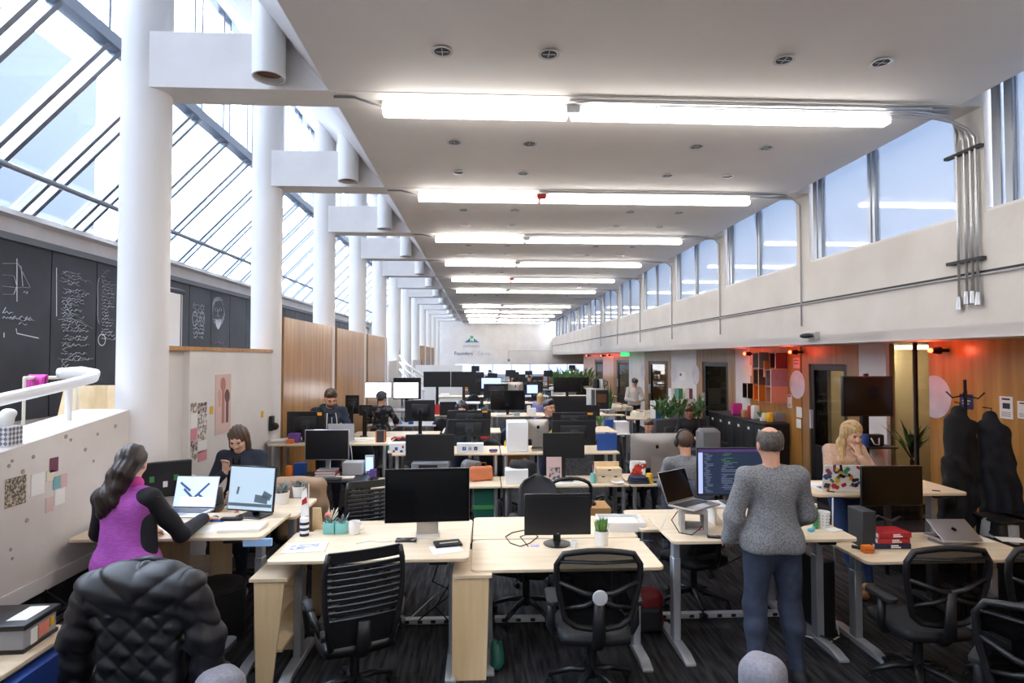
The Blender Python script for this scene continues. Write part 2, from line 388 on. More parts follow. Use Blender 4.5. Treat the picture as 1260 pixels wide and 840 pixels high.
# far end room behind the opening: bright window wall
struct(MB().b2((-3, 46.8, 0), (11.5, 47, 3)).build('wall_end', MATS['white_paint']), 'end wall of the low room past the far opening', 'wall')
struct(MB().b2((-3, Y1+.2, 2.6), (11.5, 47, 2.8)).build('ceiling', MATS['white_paint']), 'low ceiling past the far opening', 'ceiling')
M('end_daylight', 'cfdcff', .6, emit=1.1, ecol='c3d4ff')
fwn = thing('window_end', 'pale blue daylight windows past the far opening', 'window', kind='structure')
for i in range(8):
    MB().b2((-2.2+1.5*i, 46.7, 1.0), (-.85+1.5*i, 46.78, 2.5)).build('pane', MATS['end_daylight'], fwn)
# --- columns and beams
cyl_lights = []
for i, yb in enumerate(BEAM[1:]):
    yc = yb+.17; ztop = CEIL+(3.01+XE)*1.202+.3
    if i == 0: lab = 'white round column just behind the viewer'
    else: lab = 'white round column, '+ORD[i-1]+' from the viewer along the left'
    t = thing('column', lab, 'column', (-3.01, yc, 0), group='round columns', kind='structure')
    MB().cyl((0, 0, 0), (0, 0, ztop), .20, n=40).build('shaft', MATS['column_paint'], t, smooth='auto')
    # beam from column to the ceiling edge
    MB().b2((0, -.17, CEIL), (3.01+XE+.05, .17, CEIL+.49)).build('beam', MATS['white_paint'], t)
    if i == 0: continue
    # cylindrical can light on the beam's near side
    lt = thing('cylinder_downlight', 'white cylindrical downlight on the '+ORD[i-1]+' beam from the viewer', 'lamp', (-1.83, yb-.145, CEIL+.03), group='cylinder lights on beams')
    pr = [(.135, .62), (.135, .0), (.12, .0), (.12, .06), (.11, .07), (.0, .07)]
    MB().lathe([(.0, .62)]+pr, n=28).build('can', MATS['white_plastic'], lt, smooth='auto')
    MB().cyl((0, 0, .055), (0, 0, .062), .119, n=24).build('lens', MATS['brown'], lt)
# --- right: fascia, piers, clerestory windows, low ceiling
wr = struct(MB().b2((XR, Y0, SOF), (XR+.16, Y1, 3.64)).build('wall_right', MATS['warm_paint']), 'off-white right fascia wall under the high windows', 'wall')
MB().b2((XR-.012, Y0, 3.075), (XR+.0, Y1, 3.10)).build('reveal', MATS['dark_reveal'], wr)
MB().b2((XR-.03, Y0, 3.06), (XR, Y1, 3.075)).build('rail', MATS['light_grey'], wr)
struct(MB().b2((XR, Y0, SOF-.02), (11.5, Y1, SOF+.1)).build('ceiling', MATS['ceiling_paint']), 'low ceiling over the right side rooms', 'ceiling')
for i, yb in enumerate(BEAM):
    MB().b2((XR, yb, 3.64), (XR+.16, yb+.34, CEIL+.45)).build('pier', MATS['warm_paint'], wr)
    MB().b2((4.42, yb, CEIL-.006), (XR, yb+.34, CEIL+.45)).build('beam_end', MATS['white_paint'], wr)
for i in range(len(BEAM)-1):
    ya, yb = BEAM[i]+.34, BEAM[i+1]
    if i == 0: lab = 'high clerestory window pair behind the viewer'
    else: lab = 'high clerestory window pair, '+ORD[i-1]+' from the viewer on the right'
    t = thing('window_%d' % (i+1), lab, 'window', kind='structure', group='clerestory windows')
    z0, z1 = 3.64, 5.06; xm = XR+.06; ym = (ya+yb)/2
    for (p, q) in ((ya+.05, ym-.07), (ym+.07, yb-.26)):
        MB().b2((xm, p, z0+.03), (xm+.012, q, z1)).build('pane', MATS['win_glass'], t)
    for (p, q) in ((ya, ya+.05), (ym-.07, ym-.01), (ym+.01, ym+.07), (yb-.26, yb-.17), (yb-.14, yb-.04)):
        MB().b2((xm-.03, p, z0), (xm+.04, q, z1)).build('frame', MATS['alu_frame'], t, bevel=.008, seg=1)
    MB().b2((xm-.05, ya, z0-.01), (xm+.05, yb, z0+.03)).build('sill', MATS['white_plastic'], t)
    MB().b2((xm-.03, ya, 4.93), (xm+.04, yb, 4.99)).build('transom', MATS['alu_frame'], t)
# outside on the right: added tall wall, dims the sky behind the clerestory
struct(MB().b2((9.2, Y0, 2.7), (9.4, Y1+8, 11)).build('wall_sky_block', M('sky_block', 'c6c9cf', .8)), 'added wall holding back the sky beyond the clerestory windows', 'wall')
struct(MB().b2((XR+.16, Y0, 2.6), (9.4, Y1, 2.75)).build('floor_roof', MATS['light_grey']), 'flat roof beyond the clerestory windows', 'floor')
# conduits on the nearest pier
cd = thing('conduit_run', 'grey metal conduits dropping down the near right pier', 'conduit')
for k, (dy, zb) in enumerate(((.03, 2.78), (.12, 2.82), (.19, 2.82), (.25, 2.8))):
    yy = BEAM[2]+.34-dy-.03
    P = [(1.6, BEAM[2]+.1+.05*k, CEIL-.03), (4.1-.05*k, BEAM[2]+.1+.05*k, CEIL-.03)]+[(4.3-.05*k+(.30+.05*k)*math.sin(a), BEAM[2]+.1+.05*k+(yy-BEAM[2]-.1-.05*k)*a/(PI/2), CEIL-.03-.25*(1-math.cos(a))) for a in (.4, .8, 1.2, PI/2)]
    P += [(XR-.035, yy, 4.2), (XR-.035, yy, 3.66), (XR-.035, yy, 3.58), (XR-.035, yy, zb)]
    MB().tube(P, .013, 8).build('pipe', MATS['silver'], cd, smooth=True)
    MB().cyl((XR-.035, yy, zb+.1), (XR-.035, yy, zb-.02), .02, .03, n=10).build('fitting', MATS['silver'], cd, smooth='auto')
for z in (4.25, 3.2):
    MB().b2((XR-.05, BEAM[2]+.0, z), (XR-.001, BEAM[2]+.42, z+.03)).build('strut', MATS['dark_grey'], cd)
for i, yb in enumerate(BEAM[3:9]):
    t = thing('conduit_drop', 'thin conduit down the '+ORD[i+1]+' pier on the right', 'conduit', group='thin conduits on right piers')
    yy = yb+.2
    MB().tube([(3.6, yy, CEIL-.02), (4.5, yy, CEIL-.02), (XR-.02, yy, CEIL-.12), (XR-.02, yy, 3.66), (XR-.02, yy, 3.6), (XR-.02, yy, 2.75)], .012, 8).build('pipe', MATS['light_grey'], t, smooth=True)
# --- fluorescent rows under the ceiling strips
row_no = 0
for i, yb in enumerate(BEAM):
    if i == 8: continue
    yc = yb+.20
    vis = i >= 2
    nm = ORD[row_no] if vis else None
    lab = ('fluorescent strip light, '+nm+' row from the viewer') if vis else 'fluorescent strip light row behind the viewer '+('far' if i == 0 else 'close')
    t = thing('strip_light', lab, 'light', (0, yc, CEIL), group='fluorescent rows')
    if vis: row_no += 1
    x0, xm, x1 = -.93, .78, 3.86
    split = [(x0, xm), (xm+.03, x1)]
    for (a, b) in split:
        MB().b2((a, -.045, -.075), (b, .045, -.006)).build('housing', MATS['white_plastic'], t)
        pf = [(-.05, -.075), (-.065, -.09), (-.055, -.125), (.055, -.125), (.065, -.09), (.05, -.075)]
        MB().prism(pf, a+.01, b-.01, 'x').build('diffuser', MATS['tube_glow'], t)
    MB().b2((xm-.02, -.09, -.10), (xm+.10, -.02, -.03)).build('junction_box', MATS['light_grey' if i % 3 else 'red'] , t)
    MB().cyl((xm, -.17, -.03), (x1+.3, -.17, -.03), .013, n=8).build('conduit', MATS['silver'], t, smooth=True)
    MB().cyl((xm, -.13, -.022), (x1+.5, -.13, -.022), .013, n=8).build('conduit', MATS['silver'], t, smooth=True)
    MB().tube([(XE+.02, -.12, -.02), (XE+.2, -.12, -.02), (x0-.12, -.02, -.02), (x0, 0, -.05)], .01, 6).build('cable', MATS['mid_grey'], t, smooth=True)
# --- recessed downlights
dl = None
SIDE = ['leftmost', 'inner left', 'inner right', 'rightmost']
cnt = 0
for i in range(1, 8):
    for j, fr in enumerate((.32, .72)):
        yy = BEAM[i]+.34+2.59*fr
        if i == 1 and j == 0: continue
        for k, x in enumerate((-.32, .50, 2.36, 3.15)):
            if k == 2 and i > 4: continue
            lab = SIDE[k]+' recessed ceiling downlight, '+('before' if j else 'past')+' the '+ORD[(i-1) if j else (i-2)]+' light row'
            if dl is None:
                dl = thing('recessed_downlight', lab, 'downlight', (x, yy, CEIL), group='recessed ceiling downlights')
                MB().lathe([(.085, -.012), (.062, -.012), (.058, .0), (.055, .008), (.085, .008)], n=22, cap=False).build('trim_ring', MATS['silver'], dl, smooth='auto')
                MB().cyl((0, 0, -.0095), (0, 0, -.004), .061, n=20).build('recess_shade', MATS['dark_grey'], dl)  # flat dark disc; the shade of the recess is in its colour
                MB().box((0, 0, -.011), (.10, .006, .004)).build('louvre', MATS['light_grey'], dl)
                MB().box((0, 0, -.011), (.006, .10, .004)).build('louvre', MATS['light_grey'], dl)
            else: dup(dl, (x, yy, CEIL), label=lab)
# --- low wall of the ramp at left with pipe railing
XK = -3.0
def KP(px, py): p = on_x(px, py, XK); return (p.y, p.z)
(ya, za), (yb, zb) = KP(177, 498), KP(0, 557)
slope = (za-zb)/(ya-yb); yn = Y0
kt = lambda y: za+slope*(y-ya)
y_end = 5.16
M('pit', 'a89c90', .8)
M('concrete_white', 'e6e1dc', .65, col2='d8d0c8', vscale=1.1, bump=.25, bscale=14)
kw = struct(MB().prism([(yn, .75), (y_end, .75), (y_end, kt(y_end)), (yn, kt(yn))], XK-.42, XK, 'x').build('wall_ramp', MATS['concrete_white']), 'low off-white concrete ramp wall with notes pinned on', 'wall')
MB().b2((XK-.40, yn, 0), (XK-.06, y_end, .75)).build('wall_base', MATS['dark_grey'], kw)
MB().b2((XK-.05, yn, .70), (XK+.012, y_end, .80)).build('ledge', MATS['warm_paint'], kw)
for k in range(9):
    MB().b2((XK-.06, 2.9, .10+.06*k), (XK-.045, 4.5, .135+.06*k)).build('grille_slat', MATS['mid_grey'], kw)
for (px, py) in ((142, 524), (120, 534), (87, 541), (81, 537), (15, 567), (11, 573), (41, 562), (28, 580), (105, 553), (60, 590), (115, 567), (13, 676), (15, 687), (33, 640), (85, 700)):
    y, z = KP(px, py); MB().cyl((XK-.002, y, z), (XK+.003, y, z), .009+.008*random.random(), n=10).build('pit_mark', MATS['pit'], kw)
rl = thing('pipe_railing', 'thick white painted pipe railing along the ramp wall', 'railing')
xr_ = XK-.22
rp = [(xr_, Y0, kt(Y0)+.28)]+[(xr_, y, kt(y)+.28) for y in (0., 2., 4., 4.75)]
MB().tube(rp+[(xr_, 5.0, kt(5.0)+.29), (xr_-.05, 5.10, kt(5)+.32), (xr_-.16, 5.10, kt(5)+.34), (xr_-.24, 4.95, kt(4.9)+.34)], .042, 14).build('handrail', MATS['white_plastic'], rl, smooth=True)
for y in (4.72, 3.3, 1.8):
    MB().cyl((xr_, y, kt(y)-.01), (xr_, y, kt(y)+.27), .024, n=12).build('post', MATS['white_plastic'], rl, smooth='auto')
# --- left partition with wood cap, plywood panel walls between columns
ptx = -2.88
pa, pb = on_x(233, 470, ptx).y, on_x(335, 470, ptx).y
p1 = struct(MB().b2((ptx-.12, pa, 0), (ptx, pb, 2.36)).build('wall_partition', MATS['warm_paint']), 'cream partition wall between the two nearest columns', 'wall')
MB().b2((ptx-.16, pa-.5, 2.36), (ptx+.015, pb+.01, 2.40)).build('cap', MATS['plywood'], p1)
MB().b2((ptx-.22, 5.45, 0), (ptx-.06, pa, 2.36)).build('return_panel', MATS['white_paint'], p1)
plx = -2.83
for n_, (xa, xb, ztop) in enumerate(((349, 410, 2.87), (414.5, 451, 2.87), (452.5, 476, 2.87), )):
    a, b = on_x(xa, 470, plx).y, on_x(xb, 470, plx).y
    t = thing('wall_plywood', ORD[n_]+' tall plywood panel wall between left columns', 'wall', kind='structure')
    m = 3; w_ = (b-a)/m
    for k in range(m):
        MB().b2((plx-.05, a+w_*k+.003, .0), (plx, a+w_*(k+1)-.003, ztop)).build('panel', MATS['plywood'], t)
    MB().b2((plx-.35, a-.02, 0), (plx+.004, a, ztop)).build('end_panel', MATS['plywood_dark'], t)  # camera-facing end; its shade is put into the darker plywood colour
# white low walls, plywood and stair further down on the left
def lowwall(nm, lab, x, xa, xb, zt, mat):
    a, b = on_x(xa, 470, x).y, on_x(xb, 470, x).y
    return struct(MB().b2((x-.1, a, 0), (x, b, zt)).build(nm, MATS[mat]), lab, 'wall')
lowwall('wall_stair', 'white low wall by the distant left stair', -2.9, 478, 494, 2.2, 'white_paint')
lowwall('wall_stair', 'white low wall past the distant left stair', -2.9, 508, 518, 2.2, 'white_paint')
lowwall('wall_plywood', 'fourth plywood panel wall far down on the left', -2.86, 519, 534, 2.85, 'plywood_dark')
lowwall('wall_plywood', 'fifth plywood panel wall far down on the left', -2.86, 543, 547, 2.6, 'plywood_dark')
a = on_y(511, 449, 23); b = on_y(569, 449, 23)
struct(MB().b2((a.x, 23, 0), (b.x, 23.1, a.z)).build('wall_low', MATS['white_paint']), 'white waist wall across the far left', 'wall')
st = thing('stair_railing', 'white stair handrails descending at the far left', 'railing')
for dz in (0, -.22, -.44):
    P = [on_y(492, 437, 18.5)+Vector((0, 0, dz)), on_y(500, 447, 18.2)+Vector((0, 0, dz)), on_y(522, 463, 17.5)+Vector((0, 0, dz))]
    MB().tube(P, .03, 8).build('rail', MATS['white_plastic'], st, smooth=True)
for px, py in ((497, 447), (510, 458), (521, 464)):
    p = on_y(px, py, 18); MB().cyl((p.x, p.y, 0), p, .025, n=8).build('post', MATS['white_plastic'], st, smooth=True)
# --- right ground-floor wall line: plywood door modules and white walls
XD = 5.3
def DY(px): return on_x(px, 460, XD).y
def wseg(xa, xb, mat, lab, nm='wall_side'):
    a, b = DY(xa), DY(xb)
    return struct(MB().b2((XD, b, 0), (XD+.12, a, SOF-.02)).build(nm, MATS[mat]), lab, 'wall')
near_ply = struct(MB().b2((XD, Y0, 0), (XD+.12, DY(1143), SOF-.02)).build('wall_plywood', MATS['plywood']), 'plywood wall behind the coat stand at right', 'wall')
MB().b2((XD+.12, DY(1143)-.02, 0), (XD+2.5, DY(1143), SOF-.02)).build('return_panel', MATS['plywood_dark'], near_ply)
wseg(1057, 1090, 'white_paint', 'white pillar beside the glass meeting room')
wseg(905, 923, 'white_paint', 'pale wall strip left of the coloured boxes')
shelfw = wseg(923, 985, 'plywood', 'pale wall carrying the coloured box shelves')
wseg(826, 857, 'white_paint', 'white wall strip with paper discs between dark doors')
wseg(774, 793, 'white_paint', 'white wall strip behind the standing person')
wseg(742, 755, 'plywood', 'wall strip lit red between far doors')
wseg(718, 728, 'plywood_dark', 'farthest wall strip before the green plants')
for n_, (xa, xb, da, db, lit) in enumerate(((987, 1057, 995, 1042, 1), (857, 905, 864, 896, 0), (793, 826, 798, 822, 0), (755, 774, 759, 774, 1), (728, 742, 732, 742, 1))):
    a, b, c_, d_ = DY(xa), DY(xb), DY(da), DY(db)
    t = thing('door_%d' % (n_+1), 'black framed glass door in plywood surround, '+ORD[n_]+' on the right', 'door', kind='structure', group='right side doors')
    zt = 2.19
    MB().b2((XD, c_, 0), (XD+.1, a, SOF-.02)).build('surround', MATS['plywood_dark'], t)
    if d_-b > .02: MB().b2((XD, b, 0), (XD+.1, d_, SOF-.02)).build('surround', MATS['plywood_dark'], t)
    MB().b2((XD, d_, zt), (XD+.1, c_, SOF-.02)).build('lintel', MATS['plywood_dark'], t)
    fw_ = .09*(c_-d_)/1.0+.02
    for (y0_, y1_, z0_, z1_) in ((d_, d_+fw_, 0, zt), (c_-fw_, c_, 0, zt), (d_+fw_, c_-fw_, zt-.1, zt), (d_+fw_, c_-fw_, 0, .9)):
        MB().b2((XD+.02, y0_, z0_), (XD+.07, y1_, z1_)).build('frame', MATS['black_plastic'], t, bevel=.006, seg=1)
    MB().b2((XD+.04, d_+fw_, .9), (XD+.05, c_-fw_, zt-.1)).build('pane', MATS['room_glass'], t)
    MB().b2((XD-.02, c_-fw_*.75, 1.15), (XD+.02, c_-fw_*.35, 1.45)).build('handle_plate', MATS['light_grey'], t)
    # room behind
    r_ = struct(MB().b2((XD+1.8, b-.3, 0), (XD+1.9, a+.3, SOF)).build('wall_room', MATS['plywood_dark' if lit else 'dark_grey']), 'back wall of the small room behind '+ORD[n_]+' right door', 'wall')  # unlit rooms: their dimness is put into a dark grey wall
    if lit:
        L_ = bpy.data.lights.new('room_lamp', 'POINT'); L_.energy = 14; L_.shadow_soft_size = .15; L_.color = (1, .85, .6)
        lo = bpy.data.objects.new('room_lamp', L_); COL.objects.link(lo); lo.location = (XD+.9, (a+b)/2, 2.3)
struct(MB().b2((XD+1.95, 9.1, 0), (XD+2.05, Y1, SOF)).build('wall_room', MATS['plywood_dark']), 'long back wall of the right side rooms', 'wall')
struct(MB().b2((11.4, Y0, 0), (11.5, 47, 2.6)).build('wall_outer', MATS['white_paint']), 'outer wall of the right side rooms', 'wall')
# glass meeting room at right (between pillar and near plywood)
gp = thing('window_meeting', 'tall glass wall of the meeting room at right', 'window', kind='structure')
MB().b2((XD+.05, DY(1143), .0), (XD+.06, DY(1090), SOF-.02)).build('pane', MATS['room_glass'], gp)
MB().b2((XD+.03, DY(1121)-.01, .0), (XD+.08, DY(1121)+.01, SOF-.02)).build('mullion', MATS['dark_grey'], gp)
struct(MB().b2((8.6, 5, 0), (8.7, 16, SOF)).build('wall_room', MATS['plywood']), 'back wall of the glass meeting room', 'wall')
struct(MB().b2((XD+.12, 8.9, 0), (8.6, 9.0, SOF)).build('wall_room', M('room_board', 'd9d6cb', .4)), 'whiteboard wall inside the glass meeting room', 'wall')
M('room_tube', 'fff6e0', .5, emit=18, ecol='fff0d0')
mt = thing('room_strip_light', 'short fluorescent light inside the glass meeting room', 'light', (6.35, 8.0, SOF-.09))
MB().b2((-.5, -.06, 0), (.5, .06, .05)).build('diffuser', MATS['room_tube'], mt)
MB().b2((-.52, -.07, .05), (.52, .07, .07)).build('housing', MATS['white_plastic'], mt)
# building outside the skylight
ob = thing('outside_building', 'pale tall building seen through the slanted skylight', 'building', (-22, 0, 0))
MB().b2((-8, -30, 0), (0, 34, 18.3)).build('wall', MATS['facade'], ob)
for fl in range(4):
    for k in range(12):
        MB().b2((0, -26+4.6*k, 4.2+3.6*fl), (.06, -23.6+4.6*k, 6.6+3.6*fl)).build('window', MATS['facade_win'], ob)
struct(MB().b2((-40, -40, -.3), (-7.9, 80, -.1)).build('ground', M('pavement', '9a9a9a', .9)), 'pale ground outside the skylight', 'ground')
# ================================================================== soft forms (signed distance -> surface nets)
def surface_nets(D, o, h):
    S = D < 0; nx, ny, nz = D.shape
    cx, cy_, cz = nx-1, ny-1, nz-1
    cnt = np.zeros((cx, cy_, cz), np.float32); P = np.zeros((cx, cy_, cz, 3), np.float32)
    sl = lambda i, n: slice(i, n-1+i)
    C = {(i, j, k): D[sl(i, nx), sl(j, ny), sl(k, nz)] for i in (0, 1) for j in (0, 1) for k in (0, 1)}
    for a in range(3):
        for u in (0, 1):
            for v in (0, 1):
                c0 = [0, 0, 0]; c0[(a+1) % 3] = u; c0[(a+2) % 3] = v; c1 = list(c0); c1[a] = 1
                d0, d1 = C[tuple(c0)], C[tuple(c1)]; m = (d0 < 0) != (d1 < 0)
                t = np.where(m, d0/np.where(m, d0-d1, 1), 0)
                cnt += m
                for b in range(3): P[..., b] += np.where(m, c0[b]+(t if b == a else 0), 0)
    act = cnt > 0; idx = -np.ones(act.shape, np.int64); I = np.argwhere(act); idx[act] = np.arange(len(I))
    V = (I+P[act]/cnt[act][:, None])*h+np.array(o)
    Fc = []
    for a in range(3):
        b, c = (a+1) % 3, (a+2) % 3
        s0 = [slice(None)]*3; s1 = [slice(None)]*3; s0[a] = slice(0, -1); s1[a] = slice(1, None)
        ch = S[tuple(s0)] != S[tuple(s1)]; E = np.argwhere(ch)
        E = E[(E[:, b] > 0) & (E[:, c] > 0) & (E[:, b] < D.shape[b]-1) & (E[:, c] < D.shape[c]-1)]
        if not len(E): continue
        eb = np.zeros(3, int); eb[b] = 1; ec = np.zeros(3, int); ec[c] = 1
        g = lambda X: idx[X[:, 0], X[:, 1], X[:, 2]]
        Q = np.stack([g(E-eb-ec), g(E-ec), g(E), g(E-eb)], 1)
        ins = S[E[:, 0], E[:, 1], E[:, 2]]; Q[~ins] = Q[~ins][:, ::-1]; Fc.append(Q)
    return V, np.concatenate(Fc)
def A3(p): return np.array([p[0], p[1], p[2]], np.float32)
class Soft:
    def __init__(s): s.p = []
    def cap(s, a, b, r0, r1=None, k=.03, flat=None, sub=False):
        s.p.append(('c', A3(a), A3(b), r0, r0 if r1 is None else r1, k, flat, sub)); return s
    def ell(s, c, r, k=.03, R=None, sub=False):
        r = (r, r, r) if not isinstance(r, (tuple, list)) else r
        s.p.append(('e', A3(c), A3(r), None if R is None else np.array(R, np.float32), 0, k, None, sub)); return s
    def box(s, c, hs, rd=.02, k=.02, R=None, sub=False):
        s.p.append(('b', A3(c), A3(hs), None if R is None else np.array(R, np.float32), rd, k, None, sub)); return s
    def mesh(s, h, disp=None, smooth=1):
        lo = np.full(3, 1e9); hi = np.full(3, -1e9); B = []
        for q in s.p:
            if q[0] == 'c': r = max(q[3], q[4]); l = np.minimum(q[1], q[2])-r; u = np.maximum(q[1], q[2])+r
            elif q[0] == 'e': r = q[2].max() if q[3] is not None else q[2]; l = q[1]-r; u = q[1]+r
            else: r = np.linalg.norm(q[2]) if q[3] is not None else q[2]; l = q[1]-r; u = q[1]+r
            B.append((l, u))
            if not q[7]: lo = np.minimum(lo, l); hi = np.maximum(hi, u)
        lo -= 4*h; hi += 4*h; n = np.ceil((hi-lo)/h).astype(int)+1
        D = np.full(n, .2, np.float32)
        ax = [(lo[i]+h*np.arange(n[i])).astype(np.float32) for i in range(3)]
        for q, (l, u) in zip(s.p, B):
            mg = max(q[5], .02)*1.6+2*h
            a = np.clip(((l-mg-lo)/h).astype(int), 0, n-1); b = np.clip(((u+mg-lo)/h).astype(int)+2, 1, n)
            if (b <= a).any(): continue
            g = np.stack(np.meshgrid(ax[0][a[0]:b[0]], ax[1][a[1]:b[1]], ax[2][a[2]:b[2]], indexing='ij'), -1)
            if q[0] == 'c':
                ab = q[2]-q[1]; v = g-q[1]; t = np.clip((v@ab)/max(float(ab@ab), 1e-9), 0, 1); v = v-t[..., None]*ab
                if q[6] is not None:
                    nn = A3(q[6][0]); dn = v@nn; v = v+dn[..., None]*nn*(q[6][1]-1)
                d = np.sqrt((v*v).sum(-1))-(q[3]+(q[4]-q[3])*t)
            elif q[0] == 'e':
                v = g-q[1]
                if q[3] is not None: v = v@q[3]
                w_ = v/q[2]; k0 = np.sqrt((w_*w_).sum(-1)); w2 = w_/q[2]; k1 = np.sqrt((w2*w2).sum(-1)); d = k0*(k0-1)/np.maximum(k1, 1e-6)
            else:
                v = g-q[1]
                if q[3] is not None: v = v@q[3]
                m = np.abs(v)-(q[2]-q[4]); d = np.sqrt((np.maximum(m, 0)**2).sum(-1))+np.minimum(m.max(-1), 0)-q[4]
            sub = D[a[0]:b[0], a[1]:b[1], a[2]:b[2]]; k = q[5]
            if q[7]:
                hh = np.clip(.5-.5*(sub+d)/k, 0, 1); D[a[0]:b[0], a[1]:b[1], a[2]:b[2]] = sub*(1-hh)+(-d)*hh+k*hh*(1-hh)
            else:
                hh = np.clip(.5+.5*(d-sub)/k, 0, 1); D[a[0]:b[0], a[1]:b[1], a[2]:b[2]] = d*(1-hh)+sub*hh-k*hh*(1-hh)
        if disp is not None:
            g = np.stack(np.meshgrid(*ax, indexing='ij'), -1); D = D+disp(g).astype(np.float32)
        return surface_nets(D, lo, h)
    def build(s, name, mat, parent=None, h=.012, disp=None):
        V, Q = s.mesh(h, disp); me = bpy.data.meshes.new(name)
        me.from_pydata(V.tolist(), [], Q.tolist()); me.polygons.foreach_set('use_smooth', [True]*len(me.polygons))
        me.materials.append(MATS[mat] if isinstance(mat, str) else mat); me.update()
        return link(name, me, parent)
def wrinkle(amp, f=22., sd=0.):
    def fn(g):
        x, y, z = g[..., 0], g[..., 1], g[..., 2]
        return amp*(np.sin(f*z+3*np.sin(9*x+sd)+2*np.sin(7*y))*.6+np.sin(f*.6*(x+z)+2*np.sin(8*z+sd))*.4)
    return fn
# ================================================================== people
M('skin', 'd9a78c', .5, col2='cf9a80', vscale=14); M('skin_pale', 'e6bda6', .5, col2='dcae96', vscale=14)
M('hair_dark', '1d1311', .5, col2='2f2019', vscale=5, stretch=(30, 30, 2)); M('hair_brown', '46342a', .5, col2='5d4738', vscale=5, stretch=(30, 30, 2))
M('hair_blond', '9b7a4e', .45, col2='d3b685', vscale=5, stretch=(30, 30, 2)); M('hair_grey', '4a423d', .6, col2='6a615a', vscale=40)
M('hair_black', '17151a', .4, col2='2a272c', vscale=5, stretch=(30, 30, 2))
M('eye_dark', '1a1412', .2); M('lip', 'a9635a', .5)
def Rxyz(p, y, r=0.):   # head rotation: yaw about z, pitch down (+) about x
    return Euler((-p, r, y), 'XYZ').to_matrix()
def human(label, loc, rz, H=1.75, top='knit', bottom='denim', hair='short', hairmat='hair_brown', skin='skin', shoes=None, pose=None, head=(0, 0), h=.014,
          female=False, hem=.93, cuts=None, cat='person', build=1., group=None, wrk=.004, legs=True, face=True, hands=True, hood=False, armtop=True):
    t = thing('person', label, cat, loc, rz, group)
    s = H/1.75; V3 = Vector
    J = dict(pel=V3((0, 0, .96)), waist=V3((0, 0, 1.10)), chest=V3((0, 0, 1.30)), neck=V3((0, -.005, 1.46)),
             hipL=V3((-.095, 0, .93)), hipR=V3((.095, 0, .93)), kneeL=V3((-.10, .02, .50)), kneeR=V3((.10, .02, .50)), ankL=V3((-.11, -.02, .09)), ankR=V3((.11, -.02, .09)),
             shL=V3((-.185, -.01, 1.41)), shR=V3((.185, -.01, 1.41)), elL=V3((-.25, -.02, 1.12)), elR=V3((.25, -.02, 1.12)), wrL=V3((-.24, .10, .88)), wrR=V3((.24, .10, .88)),
             handL=V3((0, .5, -1)), handR=V3((0, .5, -1)))
    if female:
        for k_ in ('shL', 'shR'): J[k_].x *= .90
    for k_, v in (pose or {}).items(): J[k_] = V3(v)
    for k_ in J:
        if not k_.startswith('hand'): J[k_] = J[k_]*s
    J['handL'].normalize(); J['handR'].normalize()
    b = build*s; up = (J['neck']-J['waist']).normalized(); R = Rxyz(*head); fwd = V3((0, 1, 0))
    hc = J['neck']+up*.082*s+R@V3((0, .02, .09))*s
    Rn = np.array(R)
    fl = ((0, 1, 0), 1.35)
    bd = Soft()
    def torso(q, e, k=.05, lowz=None):
        q.cap(J['hipL']+V3((.015, 0, .04))*s, J['hipR']+V3((-.015, 0, .04))*s, (.105+e+(.012 if e > 0 else 0))*b, k=k, flat=((0, 1, 0), 1.05))
        q.cap(J['pel'], J['waist'], (.13+e+(.012 if e > 0 else 0))*b, (.125+e)*b, k=k, flat=fl)
        q.cap(J['waist'], J['chest'], (.123+e)*b, (.135+e)*b, k=k, flat=fl)
        q.cap(J['shL']+V3((.06, 0, -.03))*s, J['shR']+V3((-.06, 0, -.03))*s, (.062+e)*b, k=k)
        q.cap(J['chest']+V3((-.06, .03, .02))*s, J['chest']+V3((.06, .03, .02))*s, (.080+e)*b, k=k)
        q.cap(J['shL'], J['neck']+V3((0, 0, .0)), (.045+e)*b, (.038+e)*s, k=k*.6); q.cap(J['shR'], J['neck'], (.045+e)*b, (.038+e)*s, k=k*.6)
    def arm(q, S_, e, upto=1., k=.035):
        a, m, w_ = J['sh'+S_], J['el'+S_], J['wr'+S_]
        q.cap(a, m, (.048+e)*b, (.040+e)*b, k=k); q.cap(m, m.lerp(w_, upto), (.040+e)*b, (.040+(.026-.040)*upto+e)*b, k=k)
    def leg(q, S_, e, upto=1., k=.05):
        a, m, w_ = J['hip'+S_], J['knee'+S_], J['ank'+S_]
        q.cap(a, m, (.09+e)*b, (.056+e)*b, k=k); q.cap(m, m.lerp(w_, .3), (.055+e)*b, (.056+e)*b, k=k); q.cap(m.lerp(w_, .3), m.lerp(w_, upto), (.056+e)*b, (.037+e)*b, k=k)
    # body: one continuous surface
    torso(bd, -.012)
    for S_ in 'LR':
        arm(bd, S_, 0.)
        if legs: leg(bd, S_, -.006)
    bd.cap(J['neck']-up*.03*s, hc-R@V3((0, .02, .03))*s, .058*s, .052*s, k=.03)
    bd.ell(hc+R@V3((0, -.008, .025))*s, (.078*s, .098*s, .095*s), k=.02, R=Rn)
    bd.ell(hc+R@V3((0, .025, -.045))*s, (.058*s, .066*s, .075*s), k=.035, R=Rn)
    bd.ell(hc+R@V3((0, .068, -.098))*s, (.024*s, .02*s, .018*s), k=.03, R=Rn)
